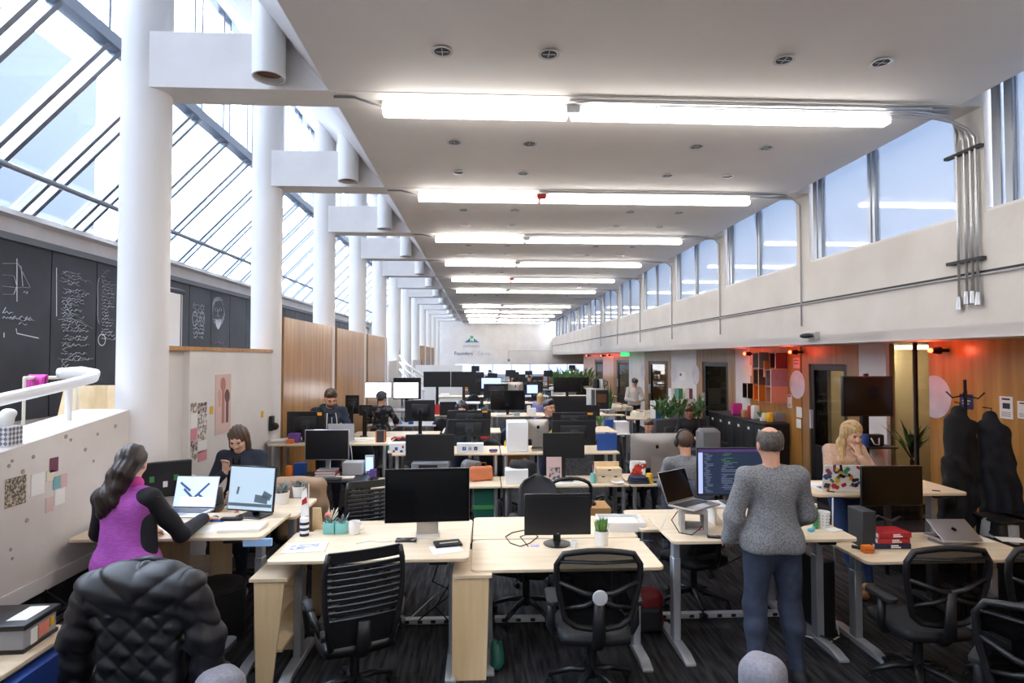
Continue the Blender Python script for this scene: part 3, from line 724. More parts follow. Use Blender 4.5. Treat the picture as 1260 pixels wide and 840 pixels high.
    if face:
        bd.cap(hc+R@V3((0, .092, .012))*s, hc+R@V3((0, .108, -.032))*s, .009*s, .014*s, k=.014)
        bd.cap(hc+R@V3((-.035, .083, .022))*s, hc+R@V3((.035, .083, .022))*s, .011*s, k=.02)
        for e in (-1, 1):
            bd.ell(hc+R@V3((e*.03, .096, .002))*s, (.016*s, .012*s, .011*s), k=.012, R=Rn, sub=True)
            bd.ell(hc+R@V3((e*.04, .07, -.035))*s, (.02*s, .02*s, .02*s), k=.03, R=Rn)
    for e in (-1, 1): bd.ell(hc+R@V3((e*.08, -.008, -.01))*s, (.012*s, .024*s, .034*s), k=.012, R=Rn)
    for S_ in 'LR':   # hands: palm, four fingers, thumb
        if not hands: bd.cap(J['wr'+S_], J['wr'+S_]+J['hand'+S_]*.12*s, .032*s, .024*s, k=.02); continue
        w_ = J['wr'+S_]; d = J['hand'+S_]; sd = V3((-1 if S_ == 'L' else 1, 0, 0)); pn = d.cross(sd).normalized()
        if pn.z > 0: pn = -pn
        sd = (sd-d*sd.dot(d)).normalized()
        pc = w_+d*.085*s
        bd.cap(w_, pc, .027*s, .036*s, k=.02, flat=(pn, 2.0))
        for i, L_ in enumerate((.062, .075, .08, .07)):
            b0 = pc+d*.012*s+sd*(.031-.0207*i)*s*(1)
            b0 = pc+d*.012*s+sd*(.031-.0207*(3-i) if False else (.031-.0207*i))*s
            m1 = b0+(d*.8+pn*.5).normalized()*L_*.52*s; m2 = m1+(d*.45+pn*.9).normalized()*L_*.48*s
            bd.cap(b0, m1, .0092*s, .0088*s, k=.006); bd.cap(m1, m2, .0088*s, .0075*s, k=.006)
        t0 = w_+d*.03*s-sd*.026*s; t1 = t0+(d*.7-sd*.7).normalized()*.04*s; t2 = t1+(d*.95-sd*.1+pn*.25).normalized()*.032*s
        bd.cap(t0, t1, .012*s, .0105*s, k=.01); bd.cap(t1, t2, .0105*s, .0085*s, k=.006)
    bo = bd.build('body', skin, t, h=min(h, .0085) if hands else h)
    # clothes
    up_ = Soft(); torso(up_, .011)
    for S_ in 'LR':
        if armtop: arm(up_, S_, .015, .93)
    up_.cap(J['neck']-up*.02*s, J['neck']+up*.012*s, .064*s, .060*s, k=.02)
    up_.cap(J['neck']+up*.055*s, J['neck']+up*.13*s, .062*s, .058*s, k=.01, sub=True)
    up_.box((0, 0, hem*s-.3), (.6, .6, .3), rd=.01, k=.02, sub=True) if legs or True else None
    to = up_.build('top', top, t, h=h, disp=wrinkle(wrk, 24, loc[0]*3))
    if legs:
        lo_ = Soft()
        lo_.cap(J['hipL']+V3((.015, 0, .04))*s, J['hipR']+V3((-.015, 0, .04))*s, .104*b, k=.04, flat=((0, 1, 0), 1.08)); lo_.cap(J['pel'], J['waist'], .122*b, .112*b, k=.04, flat=fl)
        for S_ in 'LR': leg(lo_, S_, .004, .97)
        lo_.build('trousers', bottom, t, h=h, disp=wrinkle(wrk*.8, 18, 2))
        for S_ in 'LR':
            a = J['ank'+S_]; f = V3((-.12 if S_ == 'L' else .12, 1, 0)).normalized(); f = V3((f.x, f.y, 0))
            sh = Soft(); z = a.z-.045*s
            sh.cap(V3((a.x, a.y, z))-f*.05*s, V3((a.x, a.y, z))+f*.13*s, .043*s, .040*s, k=.02); sh.cap(a, V3((a.x, a.y, z)), .043*s, .043*s, k=.02)
            sh.box((a.x, a.y, z-.06*s-.2+.018), (.4, .4, .2), rd=.002, k=.004, sub=True)
            sh.build('shoe', shoes or 'black_soft', t, h=min(h, .011))
    # hair
    hr = Soft()
    hr.ell(hc+R@V3((0, -.014, .030))*s, (.088*s, .106*s, .104*s), k=.02, R=Rn)
    strands = None
    if hair == 'long':      # loose past the shoulders
        for e in (-1, 1):
            hr.cap(hc+R@V3((e*.06, -.02, .02))*s, hc+R@V3((e*.085, .0, -.12))*s, .038*s, .04*s, k=.03)
            hr.cap(hc+R@V3((e*.085, .0, -.12))*s, J['neck']+V3((e*.10, .06, -.14))*s, .042*s, .03*s, k=.03)
        hr.cap(hc+R@V3((0, -.07, 0))*s, J['neck']+V3((0, -.07, -.10))*s, .07*s, .06*s, k=.03)
    elif hair == 'tail':
        hr.cap(hc+R@V3((0, -.06, .01))*s, hc+R@V3((-.02, -.10, -.06))*s, .08*s, .072*s, k=.03)
        hr.cap(hc+R@V3((-.02, -.10, -.06))*s, J['neck']+V3((-.06, -.11, -.04))*s, .07*s, .08*s, k=.03)
        hr.cap(J['neck']+V3((-.06, -.11, -.04))*s, J['neck']+V3((-.09, -.11, -.13))*s, .08*s, .05*s, k=.03)
    elif hair == 'bob':
        for e in (-1, 1): hr.cap(hc+R@V3((e*.065, -.02, .03))*s, hc+R@V3((e*.075, .0, -.17))*s, .036*s, .032*s, k=.03)
        hr.cap(hc+R@V3((0, -.07, 0))*s, J['neck']+V3((0, -.06, -.03))*s, .07*s, .06*s, k=.03)
    # open the face
    if hair == 'bald':
        hr.ell(hc+R@V3((0, .02, .125))*s, (.066*s, .125*s, .075*s), k=.015, R=Rn, sub=True)
        hr.box(hc+R@V3((0, .12, .0))*s, (.2*s, .1*s, .3*s), rd=.02, k=.01, R=Rn, sub=True); hr.box(hc+R@V3((0, 0, -.17))*s, (.2*s, .2*s, .12*s), rd=.01, k=.01, R=Rn, sub=True)
    else:
        hr.ell(hc+R@V3((0, .115, -.045))*s, (.066*s if hair in ('long', 'bob') else .085*s, .09*s, .105*s), k=.012, R=Rn, sub=True)
        if hair in ('short',): hr.box(hc+R@V3((0, .0, -.21))*s, (.2*s, .2*s, .12*s), rd=.01, k=.01, R=Rn, sub=True); hr.box(hc+R@V3((0, .105, -.05))*s, (.2*s, .09*s, .085*s), rd=.03, k=.015, R=Rn, sub=True); hr.cap(hc+R@V3((-.02, .03, .11))*s, hc+R@V3((.04, .07, .10))*s, .035*s, .028*s, k=.03)
    amp = .004 if hair in ('long', 'bob', 'tail') else .002
    hr.build('hair', hairmat, t, h=min(h, .010), disp=lambda g: amp*np.sin(150*g[..., 0]+60*g[..., 1]+5*np.sin(14*g[..., 2]))+(.007*np.sin(55*g[..., 2]+20*g[..., 0])*np.sin(40*g[..., 0]+1) if hair == 'tail' else 0))
    if face:
        for e in (-1, 1):
            c = hc+R@V3((e*.031, .088, .002))*s
            MB().ball(c, (.011*s, .008*s, .006*s), 8, 6).build('eye', MATS['eye_dark'], t, smooth=True)
            MB().tube([hc+R@V3((e*(.018), .097, .022))*s, hc+R@V3((e*.034, .095, .026))*s, hc+R@V3((e*.05, .085, .020))*s], .004*s, 5).build('eyebrow', MATS[hairmat if hairmat != 'hair_blond' else 'hair_brown'], t, smooth=True)
        MB().tube([hc+R@V3((-.022, .083, -.064))*s, hc+R@V3((0, .092, -.062))*s, hc+R@V3((.022, .083, -.064))*s], .005*s, 6).build('mouth', MATS['lip'], t, smooth=True)
    t['hc'] = list(hc); return t, J, hc, R
# ================================================================== furniture
glassmat('mesh_fabric', '8a8a8a', .0, .6, '0c0c0e', .62)
def star_base(t, r=.30, z=.10, mat='black_plastic'):
    MB().cyl((0, 0, z), (0, 0, z+.10), .035, .03, n=14).build('hub', MATS[mat], t, smooth='auto')
    MB().cyl((0, 0, z+.08), (0, 0, .42), .022, n=12).build('gas_lift', MATS['black_metal'], t, smooth='auto')
    MB().cyl((0, 0, z+.10), (0, 0, .31), .033, n=12).build('lift_cover', MATS[mat], t, smooth='auto')
    for i in range(5):
        a = 2*PI*i/5+.35; d = Vector((math.cos(a), math.sin(a), 0)); lg = MB()
        lg.tube([d*.02+Vector((0, 0, z+.05)), d*r*.5+Vector((0, 0, z+.035)), d*r+Vector((0, 0, z-.02))], [.03, .026, .02], 8, flat=.8)
        o = lg.build('leg', MATS[mat], t, smooth=True)
        p = d*r; n_ = Vector((-d.y, d.x, 0)); c = MB()
        for e in (-1, 1): c.cyl(p+n_*.006*e+Vector((0, 0, .028)), p+n_*.026*e+Vector((0, 0, .028)), .028, n=12)
        c.cyl(p+Vector((0, 0, .03)), p+Vector((0, 0, z-.01)), .008, n=6); c.build('caster', MATS['rubber'], o, smooth='auto')
def seat_pad(t, mat='black_soft', z=.47, w=.50, d=.48):
    def fn(u, v):
        x = (u-.5)*w; y = (v-.5)*d; e = max(abs(u-.5)*2, abs(v-.5)*2); r = 1-.12*(abs(u-.5)*2*abs(v-.5)*2)**2
        return (x*r, y*r, z+.02*(1-e**4)-.02*max(0, v-.8)*5*.3)
    MB().grid(fn, 10, 10, (0, 0, -.055)).build('seat', MATS[mat], t, smooth=True)
    MB().box((0, 0, z-.07), (.30, .26, .05)).build('mechanism', MATS['black_plastic'], t, bevel=.01)
    MB().tube([(.12, .02, z-.07), (.27, .03, z-.075)], .007, 6).build('lever', MATS['black_plastic'], t)
def armrest(t, mat='black_plastic', z=.66, x=.27, pad='black_soft'):
    for e in (-1, 1):
        a = MB(); a.tube([(e*.15, -.04, .41), (e*x, -.04, .42), (e*(x+.02), -.04, .47), (e*(x+.015), -.05, z-.02)], [.018, .02, .024, .022], 8, flat=1.3)
        o = a.build('arm', MATS[mat], t, smooth=True)
        MB().prism(rrect(.085, .27, .04, 5, e*(x+.01), -.03), z-.02, z+.012).build('arm_pad', MATS[pad], o, bevel=.008, seg=2)
def mesh_chair(label, loc, rz, disc=True, group=None, w=.5, frame_mat='black_plastic'):
    t = thing('office_chair', label, 'chair', loc, rz, group)
    star_base(t); seat_pad(t); armrest(t)
    yb = lambda z: -.24-.10*(z-.5)
    def xw(z): return (.37+.13*min(1, (z-.55)/.30))*w
    P = []
    zb, zt = .55, 1.03
    for i in range(7): P.append((-xw(zb)+.05+(2*xw(zb)-.10)*i/6, zb-.0-.02*math.sin(PI*i/6)))
    for z in (.60, .68, .78, .88, .96): P.append((xw(z)+.005, z))
    for i in range(7): P.append((xw(zt)-.04-(2*xw(zt)-.08)*i/6, zt+.02*math.sin(PI*i/6)))
    for z in (.96, .88, .78, .68, .60): P.append((-xw(z)-.005, z))
    MB().tube([(x, yb(z), z) for x, z in P], .021, 8, closed=True).build('back_frame', MATS[frame_mat], t, smooth=True)
    vs = [(x, yb(z), z) for x, z in P]; c = (0, yb(.8)-.0, .8)
    mb = MB(); mb.add([c]+vs, [(0, i+1, (i+1) % len(vs)+1) for i in range(len(vs))]); mb.build('mesh_back', MATS['mesh_fabric'], t)
    # top head band, Y support, stem
    MB().tube([(-xw(1.0)+.02, yb(1.0)-.008, .985), (0, yb(1.0)-.012, .975), (xw(1.0)-.02, yb(1.0)-.008, .985)], .02, 8, flat=.5).build('head_band', MATS['black_plastic'], t, smooth=True)
    for e in (-1, 1):
        P2 = [(e*.0, yb(.74)-.035, .76), (e*.10, yb(.76)-.04, .785), (e*(xw(.84)), yb(.84)-.005, .85)]
        MB().tube(P2, [.022, .018, .014], 8).build('back_support', MATS[frame_mat], t, smooth=True)
        P2 = [(e*.0, yb(.74)-.035, .74), (e*.10, yb(.72)-.035, .70), (e*(xw(.68)), yb(.66)-.005, .67)]
        MB().tube(P2, [.02, .016, .012], 8).build('back_support', MATS[frame_mat], t, smooth=True)
    MB().tube([(0, -.12, .40), (0, -.24, .41), (0, yb(.5)-.05, .47), (0, yb(.76)-.045, .77)], [.035, .04, .045, .035], 10, flat=.5).build('back_stem', MATS['black_plastic'], t, smooth=True)
    if disc: MB().lathe([(0, 0), (.045, 0), (.05, .008), (.045, .016), (0, .02)], n=20).build('tension_disc', MATS['light_grey'], t, smooth='auto', loc=(0, yb(.76)-.07, .77), rot=(PI/2, 0, 0))
    return t
def rib_chair(label, loc, rz, group=None):
    t = thing('office_chair', label, 'chair', loc, rz, group)
    star_base(t); seat_pad(t, 'black_gloss2')
    for e in (-1, 1):
        P = [(e*.17, .12, .40), (e*.28, .14, .46), (e*.30, .12, .62), (e*.30, .0, .685), (e*.29, -.14, .66), (e*.25, -.22, .56)]
        o = MB().tube(P, [.02, .024, .026, .026, .022, .018], 8).build('arm', MATS['black_plastic'], t, smooth=True)
        MB().tube([(e*.30, .13, .66), (e*.30, .03, .70), (e*.295, -.10, .685)], [.026, .034, .026], 8, flat=.6).build('arm_pad', MATS['black_soft'], o, smooth=True)
    yb = lambda z: -.22-.16*(z-.45)-.02*math.sin((z-.45)*6)
    def xw(z): return .19+.055*math.sin(min(1, (z-.45)/.45)*PI/2)-.02*max(0, (z-.98)/.1)
    def curve(x, z): return yb(z)+.35*x*x
    for e in (-1, 1):
        P = [(e*xw(z), curve(xw(z), z), z) for z in np.linspace(.47, 1.08, 9)]
        MB().tube(P, [.03, .03, .028, .026, .026, .026, .026, .026, .024], 8, flat=.7).build('back_frame', MATS['black_plastic'], t, smooth=True)
    def band(z0, z1, nm):
        fn = lambda u, v: ((u-.5)*2*xw(z0+(z1-z0)*v), curve((u-.5)*2*xw(z0+(z1-z0)*v), z0+(z1-z0)*v), z0+(z1-z0)*v)
        MB().grid(fn, 8, 2, (0, .016, 0)).build(nm, MATS['black_plastic'], t, smooth='auto')
    band(.46, .66, 'lower_panel'); band(1.02, 1.09, 'top_band')
    z = .69
    while z < 1.01:
        band(z, z+.024, 'slat'); z += .041
    MB().tube([(0, -.1, .40), (0, -.22, .41), (0, yb(.5)-.03, .48), (0, yb(.64)-.02, .64)], [.04, .05, .05, .04], 10, flat=.5).build('back_stem', MATS['black_plastic'], t, smooth=True)
    for e in (-1, 1): MB().cyl((e*(xw(.6)+.02), yb(.58)-.0, .58), (e*(xw(.6)+.045), yb(.58), .58), .035, n=14).build('adjust_knob', MATS['black_plastic'], t, smooth='auto')
    return t
M('black_gloss2', '141518', .35)
def task_chair(label, loc, rz, group=None, mat='black_soft', loop=False, zt=.98):
    t = thing('office_chair', label, 'chair', loc, rz, group)
    star_base(t); seat_pad(t, mat); armrest(t)
    if loop:
        P = [(-.20, -.22, .50), (-.235, -.25, .70), (-.23, -.28, .88)]+[(.23*math.cos(a), -.29, .88+.10*math.sin(a)) for a in np.linspace(PI*.85, PI*.15, 7)]+[(.23, -.28, .88), (.235, -.25, .70), (.20, -.22, .50)]
        MB().tube(P, .02, 8).build('back_frame', MATS['black_plastic'], t, smooth=True)
        MB().grid(lambda u, v: ((u-.5)*.42, -.225-.06*v+.02, .52+.20*v), 6, 3, (0, .02, 0)).build('lumbar', MATS['black_plastic'], t, smooth='auto')
    else:
        def fn(u, v):
            z = .54+(zt-.54)*v; wd = .23*(1-.12*v)*math.sqrt(max(0.02, 1-max(0, (v-.62)/.38)**2.2)); return ((u-.5)*2*wd, -.22-.10*v+.10*((u-.5)*2)**2*.5, z)
        MB().grid(fn, 10, 10, (0, .035, 0)).build('backrest', MATS[mat], t, smooth=True)
    MB().tube([(0, -.1, .40), (0, -.24, .41), (0, -.28, .50), (0, -.29, .66)], [.03, .035, .035, .03], 8, flat=.5).build('back_stem', MATS['black_plastic'], t, smooth=True)
    return t
def desk(label, x0, x1, y0, y1, z, kind='sit', top='birch', group=None, leg='desk_leg', foot_y=None):
    cx, cy_ = (x0+x1)/2, (y0+y1)/2; w_, d = x1-x0, y1-y0
    t = thing('standing_desk' if kind == 'sit' else 'office_table', label, 'desk', (cx, cy_, 0), 0, group)
    o = MB().prism(rrect(w_, d, .045 if kind == 'sit' else .008, 4), z-.026, z).build('tabletop', MATS[top], t, bevel=.004, seg=1)
    if kind == 'sit':
        for e in (-1, 1):
            lx = e*(w_/2-.13)
            lg = MB().box((lx, 0, z*.36+.03), (.062, .085, z*.72)).build('leg', MATS[leg], t, bevel=.006, seg=1)
            MB().box((lx, 0, z-.20), (.052, .075, .36)).build('inner_column', MATS[leg], lg, bevel=.004, seg=1)
            MB().prism([(-d/2+.0, .0), (d/2-.0, .0), (d/2-.0, .022), (d/2-.12, .048), (-d/2+.12, .048), (-d/2+.0, .022)], lx-.04, lx+.04, 'x').build('foot', MATS[leg], lg, bevel=.004, seg=1)
            MB().box((lx, 0, z-.036), (.05, d-.12, .02)).build('bracket', MATS['dark_grey'], lg)
        MB().box((0, .03, z-.05), (w_-.30, .09, .045)).build('crossbar', MATS['dark_grey'], t)
        MB().box((w_/2-.22, -d/2+.06, z-.042), (.13, .05, .03)).build('control_box', MATS['black_plastic'], t, bevel=.004, seg=1)
    else:
        for ex in (-1, 1):
            for ey in (-1, 1):
                MB().cyl((ex*(w_/2-.06), ey*(d/2-.06), 0), (ex*(w_/2-.06), ey*(d/2-.06), z-.026), .025, n=10).build('leg', MATS['silver' if leg == 'desk_leg' else leg], t, smooth='auto')
        MB().box((0, d/2-.06, z-.06), (w_-.14, .03, .06)).build('apron', MATS['mid_grey'], t)
    return t
M('screen_off', '07080b', .16, spec=.6); M('screen_matte', '17181b', .35)
M('screen_white', 'ffffff', .3, emit=1.6, ecol='f4f6ff'); M('screen_blue', '9fc0ff', .3, emit=.9, ecol='a9c8ff'); M('screen_code', '1c2433', .3, emit=.35, ecol='2d3a55')
M('screen_img', '8ea0ad', .3, emit=.55, ecol='9fb0bb'); M('code_text', '7b86a0', .5, emit=.16, ecol='8e9ab5'); M('code_green', '5a8f68', .5, emit=.12, ecol='6fae7c'); M('code_side', 'a9b4e0', .5, emit=.5, ecol='aab6ea')
def monitor(label, p, w_, h_, rz=0., zs=.12, scr='screen_matte', frame='black_plastic', base='disc', tilt=0., bez=.012, thick=.035, group=None, logo=None, back=True, name='monitor', arm_y=.0, neck=True):
    """screen looks along -y at rz=0; p is the point on the desk below the screen"""
    t = thing(name, label, 'monitor', p, rz, group)
    T = Matrix.Translation((0, 0, zs+h_/2)) @ Euler((tilt, 0, 0)).to_matrix().to_4x4()
    mb = MB(); mb.T = T; mb.box((0, 0, 0), (w_, thick*.5, h_)); hs = mb.build('housing', MATS[frame], t, bevel=.004, seg=1)
    mb = MB(); mb.T = T; mb.box((0, -thick*.25-.002, bez*.3 if logo else 0), (w_-2*bez, .004, h_-2*bez-(bez*1.2 if logo else 0))); mb.build('screen', MATS[scr], t)
    if back:
        mb = MB(); mb.T = T; mb.box((0, thick*.45, 0), (w_*.62, thick*.9, h_*.62)); mb.build('rear_cover', MATS[frame], t, bevel=.012, seg=2)
        mb = MB(); mb.T = T; mb.box((0, thick*.95, 0), (.11, .012, .11)); mb.build('mount_plate', MATS['dark_grey'], t)
    yb = thick*.9+.02
    if neck:
        MB().box((0, yb, (zs+h_*.5)/2), (.06, .025, zs+h_*.5)).build('neck', MATS['black_plastic' if frame == 'black_plastic' else frame], t, bevel=.006, seg=1)
    if base == 'disc': MB().lathe([(0, 0), (.11, 0), (.115, .006), (.10, .012), (.03, .018), (0, .018)], (0, yb-.02, 0), 24).build('base', MATS['black_gloss2' if frame == 'black_plastic' else frame], t, smooth='auto')
    elif base == 'plate': MB().prism(rrect(.24, .18, .02, 3, 0, yb-.02), 0, .012).build('base', MATS['black_gloss2' if frame == 'black_plastic' else frame], t, bevel=.003, seg=1)
    elif base == 'arm':
        MB().cyl((0, yb+.10, 0), (0, yb+.10, zs+h_*.5), .016, n=10).build('pole', MATS['black_metal'], t, smooth='auto'); MB().cyl((0, yb+.10, 0), (0, yb+.10, .02), .06, n=16).build('base', MATS['black_metal'], t, smooth='auto')
        MB().tube([(0, yb+.1, zs+h_*.5), (0, yb-.01, zs+h_*.5)], .018, 8).build('arm', MATS['black_metal'], t)
    if logo: text('lettering', logo, 'light_grey', .016, t, (0, -thick*.25-.004, zs+bez*.75), ex=.0005)
    return t
def apple_mark(mat, r, parent, loc, rot):
    P = []
    for i in range(28):
        a = 2*PI*i/28; rr = r*(1-.08*math.cos(2*a)-.06*max(0, math.sin(a))**6-.08*max(0, -math.sin(a))**8)
        x, y = rr*math.cos(a), rr*math.sin(a)
        d = math.hypot(x-1.25*r, y-.1*r)
        if d < .5*r: x = 1.25*r-math.sqrt(max(0, (.5*r)**2-(y-.1*r)**2))
        P.append((x, y))
    mb = MB(); mb.prism(P, 0, .002)
    mb.prism([(.02*r, 1.15*r), (.30*r, 1.30*r), (.42*r, 1.65*r), (.12*r, 1.50*r)], 0, .002)
    return mb.build('emblem', MATS[mat], parent, loc=loc, rot=rot)
def imac(label, p, w_, h_, rz, screen=True, scr='screen_off', tilt=0., group=None):
    t = thing('computer_display', label, 'computer', p, rz, group)
    zs = .13
    def fn(u, v):
        e = max(abs(u-.5)*2, abs(v-.5)*2); return ((u-.5)*w_, .004+.035*(1-e**2.5), zs+v*h_)
    MB().grid(fn, 12, 10).build('rear_shell', MATS['imac_alu'], t, smooth=True)
    MB().box((0, 0, zs+h_/2), (w_, .008, h_)).build('edge_frame', MATS['imac_alu'], t)
    MB().box((0, -.005, zs+h_/2), (w_-.004, .003, h_-.004)).build('bezel', MATS['black_gloss'], t)
    MB().box((0, -.0072, zs+h_/2), (w_-.05, .0012, h_-.05)).build('screen', MATS[scr], t)
    st = MB(); st.grid(lambda u, v: ((u-.5)*(.19 if v < .5 else .17), .19*(1-v/.45) if v < .45 else .035*(1-(v-.45)/.55*.2)+.002, .0 if v < .45 else .30*(v-.45)/.55), 2, 12, (0, .006, .006)).build('stand', MATS['imac_alu'], t, smooth='auto')
    apple_mark('black_gloss', .022, t, (0, .040, zs+h_*.62), (PI/2, 0, PI))
    return t
def laptop(label, p, w_=.33, d=.23, rz=0., open_=1.85, mat='silver', scr='screen_off', mark=None, group=None, zlift=0.):
    """hinge at +y side, screen looks -y at rz=0"""
    t = thing('laptop', label, 'laptop', p, rz, group)
    MB().prism(rrect(w_, d, .012, 3), 0, .015).build('base', MATS[mat], t, bevel=.003, seg=1)
    kb = MB().box((0, .03, .0155), (w_*.86, d*.45, .003)).build('keyboard', MATS['black_plastic'], t)
    MB().box((0, -d*.30, .0155), (w_*.32, d*.28, .002)).build('trackpad', MATS['light_grey'], t)
    T = Matrix.Translation((0, d/2, .018)) @ Euler((-open_, 0, 0)).to_matrix().to_4x4()
    mb = MB(); mb.T = T; mb.box((0, -d/2, .0), (w_, d, .007)); ld = mb.build('lid', MATS[mat], t, bevel=.0025, seg=1)
    mb = MB(); mb.T = T; mb.box((0, -d/2, -.0045), (w_-.012, d-.014, .002)); mb.build('screen', MATS[scr], ld)
    if mark:
        o = apple_mark(mark, .02, ld, (0, 0, 0), (0, 0, 0)); o.matrix_local = T @ Matrix.Translation((0, -d*.5, .0038)) @ Euler((0, 0, PI)).to_matrix().to_4x4()
    return t
# ================================================================== foreground row
def X(px, y): return on_y(px, 600, y).x
def Z(py, y): return on_y(630, py, y).z
V = Vector
def cable(label, pts, r=.004, mat='rubber', name='cable'):
    return tag(MB().tube(pts, r, 6).build(name, MATS[mat], smooth=True), label, 'cable')
def sheet(label, px, py, z, w_, d, rz=0, mat='paper', t=.002, name='paper_sheet', cat='paper'):
    p = on_z(px, py, z); o = MB().box((0, 0, t/2), (w_, d, t)).build(name, MATS[mat]); o.location = p; o.rotation_euler.z = rz
    return tag(o, label, cat)
d1 = desk('raised birch desk where the woman in magenta works', -2.96, -1.60, 4.34, 5.03, 1.0)
d1b = desk('birch desk behind the magenta woman with white plant pots', -2.79, -1.58, 5.06, 5.72, .95)
d0 = desk('birch standing desk with magazine, mug and large black display', -1.52, -.10, 4.20, 4.90, .87)
d0b = desk('birch desk backing onto the magazine desk', -1.50, -.10, 4.93, 5.60, .76)
d2 = desk('birch desk with small black monitor and grass pot', -.09, 1.33, 4.27, 4.97, .76)
d2b = desk('bare birch desk behind the grass pot desk', -.09, 1.33, 4.99, 5.67, .76)
d3 = desk('raised birch desk where the grey sweater man stands', 1.41, 2.84, 4.33, 5.03, .925)
d3b = desk('birch desk behind the concrete laptop block', 1.36, 2.80, 5.06, 5.72, .80)
d4 = desk('birch desk with red books and closed silver laptop', 2.88, 4.28, 4.30, 5.00, .76)
d5 = desk('raised birch desk where the blonde woman stands', 2.92, 4.32, 5.04, 5.62, 1.09)
dbl = desk('birch desk with plastic box at the lower left corner', -2.79, -2.33, 2.2, 3.55, .75, 'table', leg='black_metal')
MB().b2((.20, -.6, .1), (.28, .62, .70)).build('side_panel', M('blue_panel', '1d3f8a', .5), dbl)
# plywood pedestals either side of the magazine desk
for lab, xa, xb in (('plywood pedestal with shelves left of the magazine desk', 309, 352), ('plywood pedestal right of the magazine desk', 557, 602)):
    y = 4.24; x0, x1 = X(xa, y), X(xb, y); t = thing('plywood_pedestal', lab, 'pedestal', ((x0+x1)/2, y, 0)); w_ = x1-x0; left = xa < 400
    sk = .035 if left else 0
    MB().prism([(-w_/2+.05*left, 0), (w_/2-.02-.06*left, 0), (w_/2-.0, .72), (-w_/2+.03*left, .72)], -.01, .01, 'y').build('front_panel', MATS['birch_panel'], t)
    MB().b2((-w_/2, -.02, .72), (w_/2+.02, .55, .742)).build('top', MATS['birch'], t)
    MB().prism([(-w_/2+.05*left, 0), (w_/2-.02, 0), (w_/2, .72), (-w_/2+.03*left, .72)], .50, .52, 'y').build('back_panel', MATS['birch_panel'], t)
    for z in (.22, .48): MB().b2((-w_/2+.05, .01, z), (w_/2-.02, .50, z+.018)).build('shelf', MATS['birch_panel'], t)
# ---------- D1: items
p = on_z(222, 634, 1.0)
lp = laptop('open laptop showing a bright picture on the magenta woman\'s desk', (p.x, p.y+.06, 1.0), .38, .26, -.12, 1.83, scr='screen_blue')
for (u, v, a, l) in ((-.05, .05, .7, .16), (.04, .02, -.8, .2), (.08, .08, .6, .14), (-.1, -.02, .6, .12)):
    T = Matrix.Translation((0, .13, .018)) @ Euler((-1.83, 0, 0)).to_matrix().to_4x4() @ Matrix.Translation((u, -.15+v, -.006)) @ Euler((0, 0, a)).to_matrix().to_4x4()
    mb = MB(); mb.T = T; mb.box((0, 0, 0), (l, .02, .001)); mb.build('picture_shape', M('scr_dark', '4a5e80', .4, emit=.25, ecol='4a6490'), lp)
T0 = Matrix.Translation((0, .13, .018)) @ Euler((-1.83, 0, 0)).to_matrix().to_4x4()
mb = MB(); mb.T = T0 @ Matrix.Translation((.02, -.05, -.0062)); mb.box((0, 0, 0), (.30, .07, .001)); mb.build('picture_shape', M('scr_lite', 'dfe8fa', .4, emit=1.2, ecol='e6edff'), lp)
p = on_z(308, 637, 1.0)
mn = monitor('square monitor with misty picture on the magenta woman\'s desk', (p.x, p.y+.03, 1.0), .43, .36, -.28, .05, 'screen_img', tilt=-.12, base='plate')
for (x, z, l, hh, r) in ((.10, .10, .12, .06, .1), (-.12, .16, .02, .06, .2), (0, .05, .40, .025, 0), (.15, .13, .08, .05, .4)):
    mb = MB(); mb.T = Matrix.Translation((0, 0, .05+.18)) @ Euler((-.12, 0, 0)).to_matrix().to_4x4(); mb.box((x, -.0125, z-.18), (l, .0012, hh), (0, r, 0)); mb.build('picture_shape', M('scr_grey', '4d5a63', .4, emit=.2, ecol='54626c'), mn)
sheet('loose printed sheets by the mouse on raised desk', 250, 651, 1.0, .30, .21, .35)
o = sheet('thick stack of white paper on raised desk corner', 299, 650, 1.0, .30, .22, .08, t=.022, name='paper_stack')
sheet('white sheet left of the laptop on raised desk', 205, 652, 1.0, .22, .16, .1)
p = on_z(262, 640, 1.0); mo = tag(MB().ball((p.x, p.y+.02, 1.012), (.03, .05, .018)).build('computer_mouse', MATS['black_plastic'], smooth=True), 'black mouse under the magenta woman\'s hand', 'mouse')
tag(MB().box((p.x+.05, p.y-.02, 1.002), (.10, .07, .004)).build('mouse_pad', MATS['blue']), 'small blue mouse pad on raised desk', 'mouse pad')
p = on_z(285, 640, 1.0); tag(MB().box((p.x, p.y, 1.012), (.16, .05, .024)).build('docking_bar', MATS['black_plastic'], bevel=.006), 'black docking bar under the square monitor', 'dock')
p = on_z(291, 630, 1.0); t = thing('highlighter_bottle', 'pale pink bottle behind the docking bar', 'bottle', (p.x, p.y, 1.0)); MB().lathe([(0, 0), (.018, 0), (.018, .07), (.01, .08), (.01, .1), (0, .1)], n=14).build('bottle', MATS['pink'], t, smooth='auto'); MB().cyl((0, 0, .1), (0, 0, .115), .012, n=12).build('cap', MATS['white_plastic'], t)
p = on_z(104, 646, 1.0); t = thing('headphones', 'black headphones and cable heap against ramp wall', 'headphones', (p.x+.05, p.y+.05, 1.0))
MB().tube([(.09*math.cos(a), .07*math.sin(a), .02+.015*math.sin(3*a)) for a in np.linspace(0, 2*PI, 14)], .012, 7).build('headband', MATS['black_soft'], t, smooth=True)
for e in (-1, 1): MB().ball((e*.08, .02, .035), (.035, .03, .035)).build('ear_cup', MATS['black_soft'], t, smooth=True)
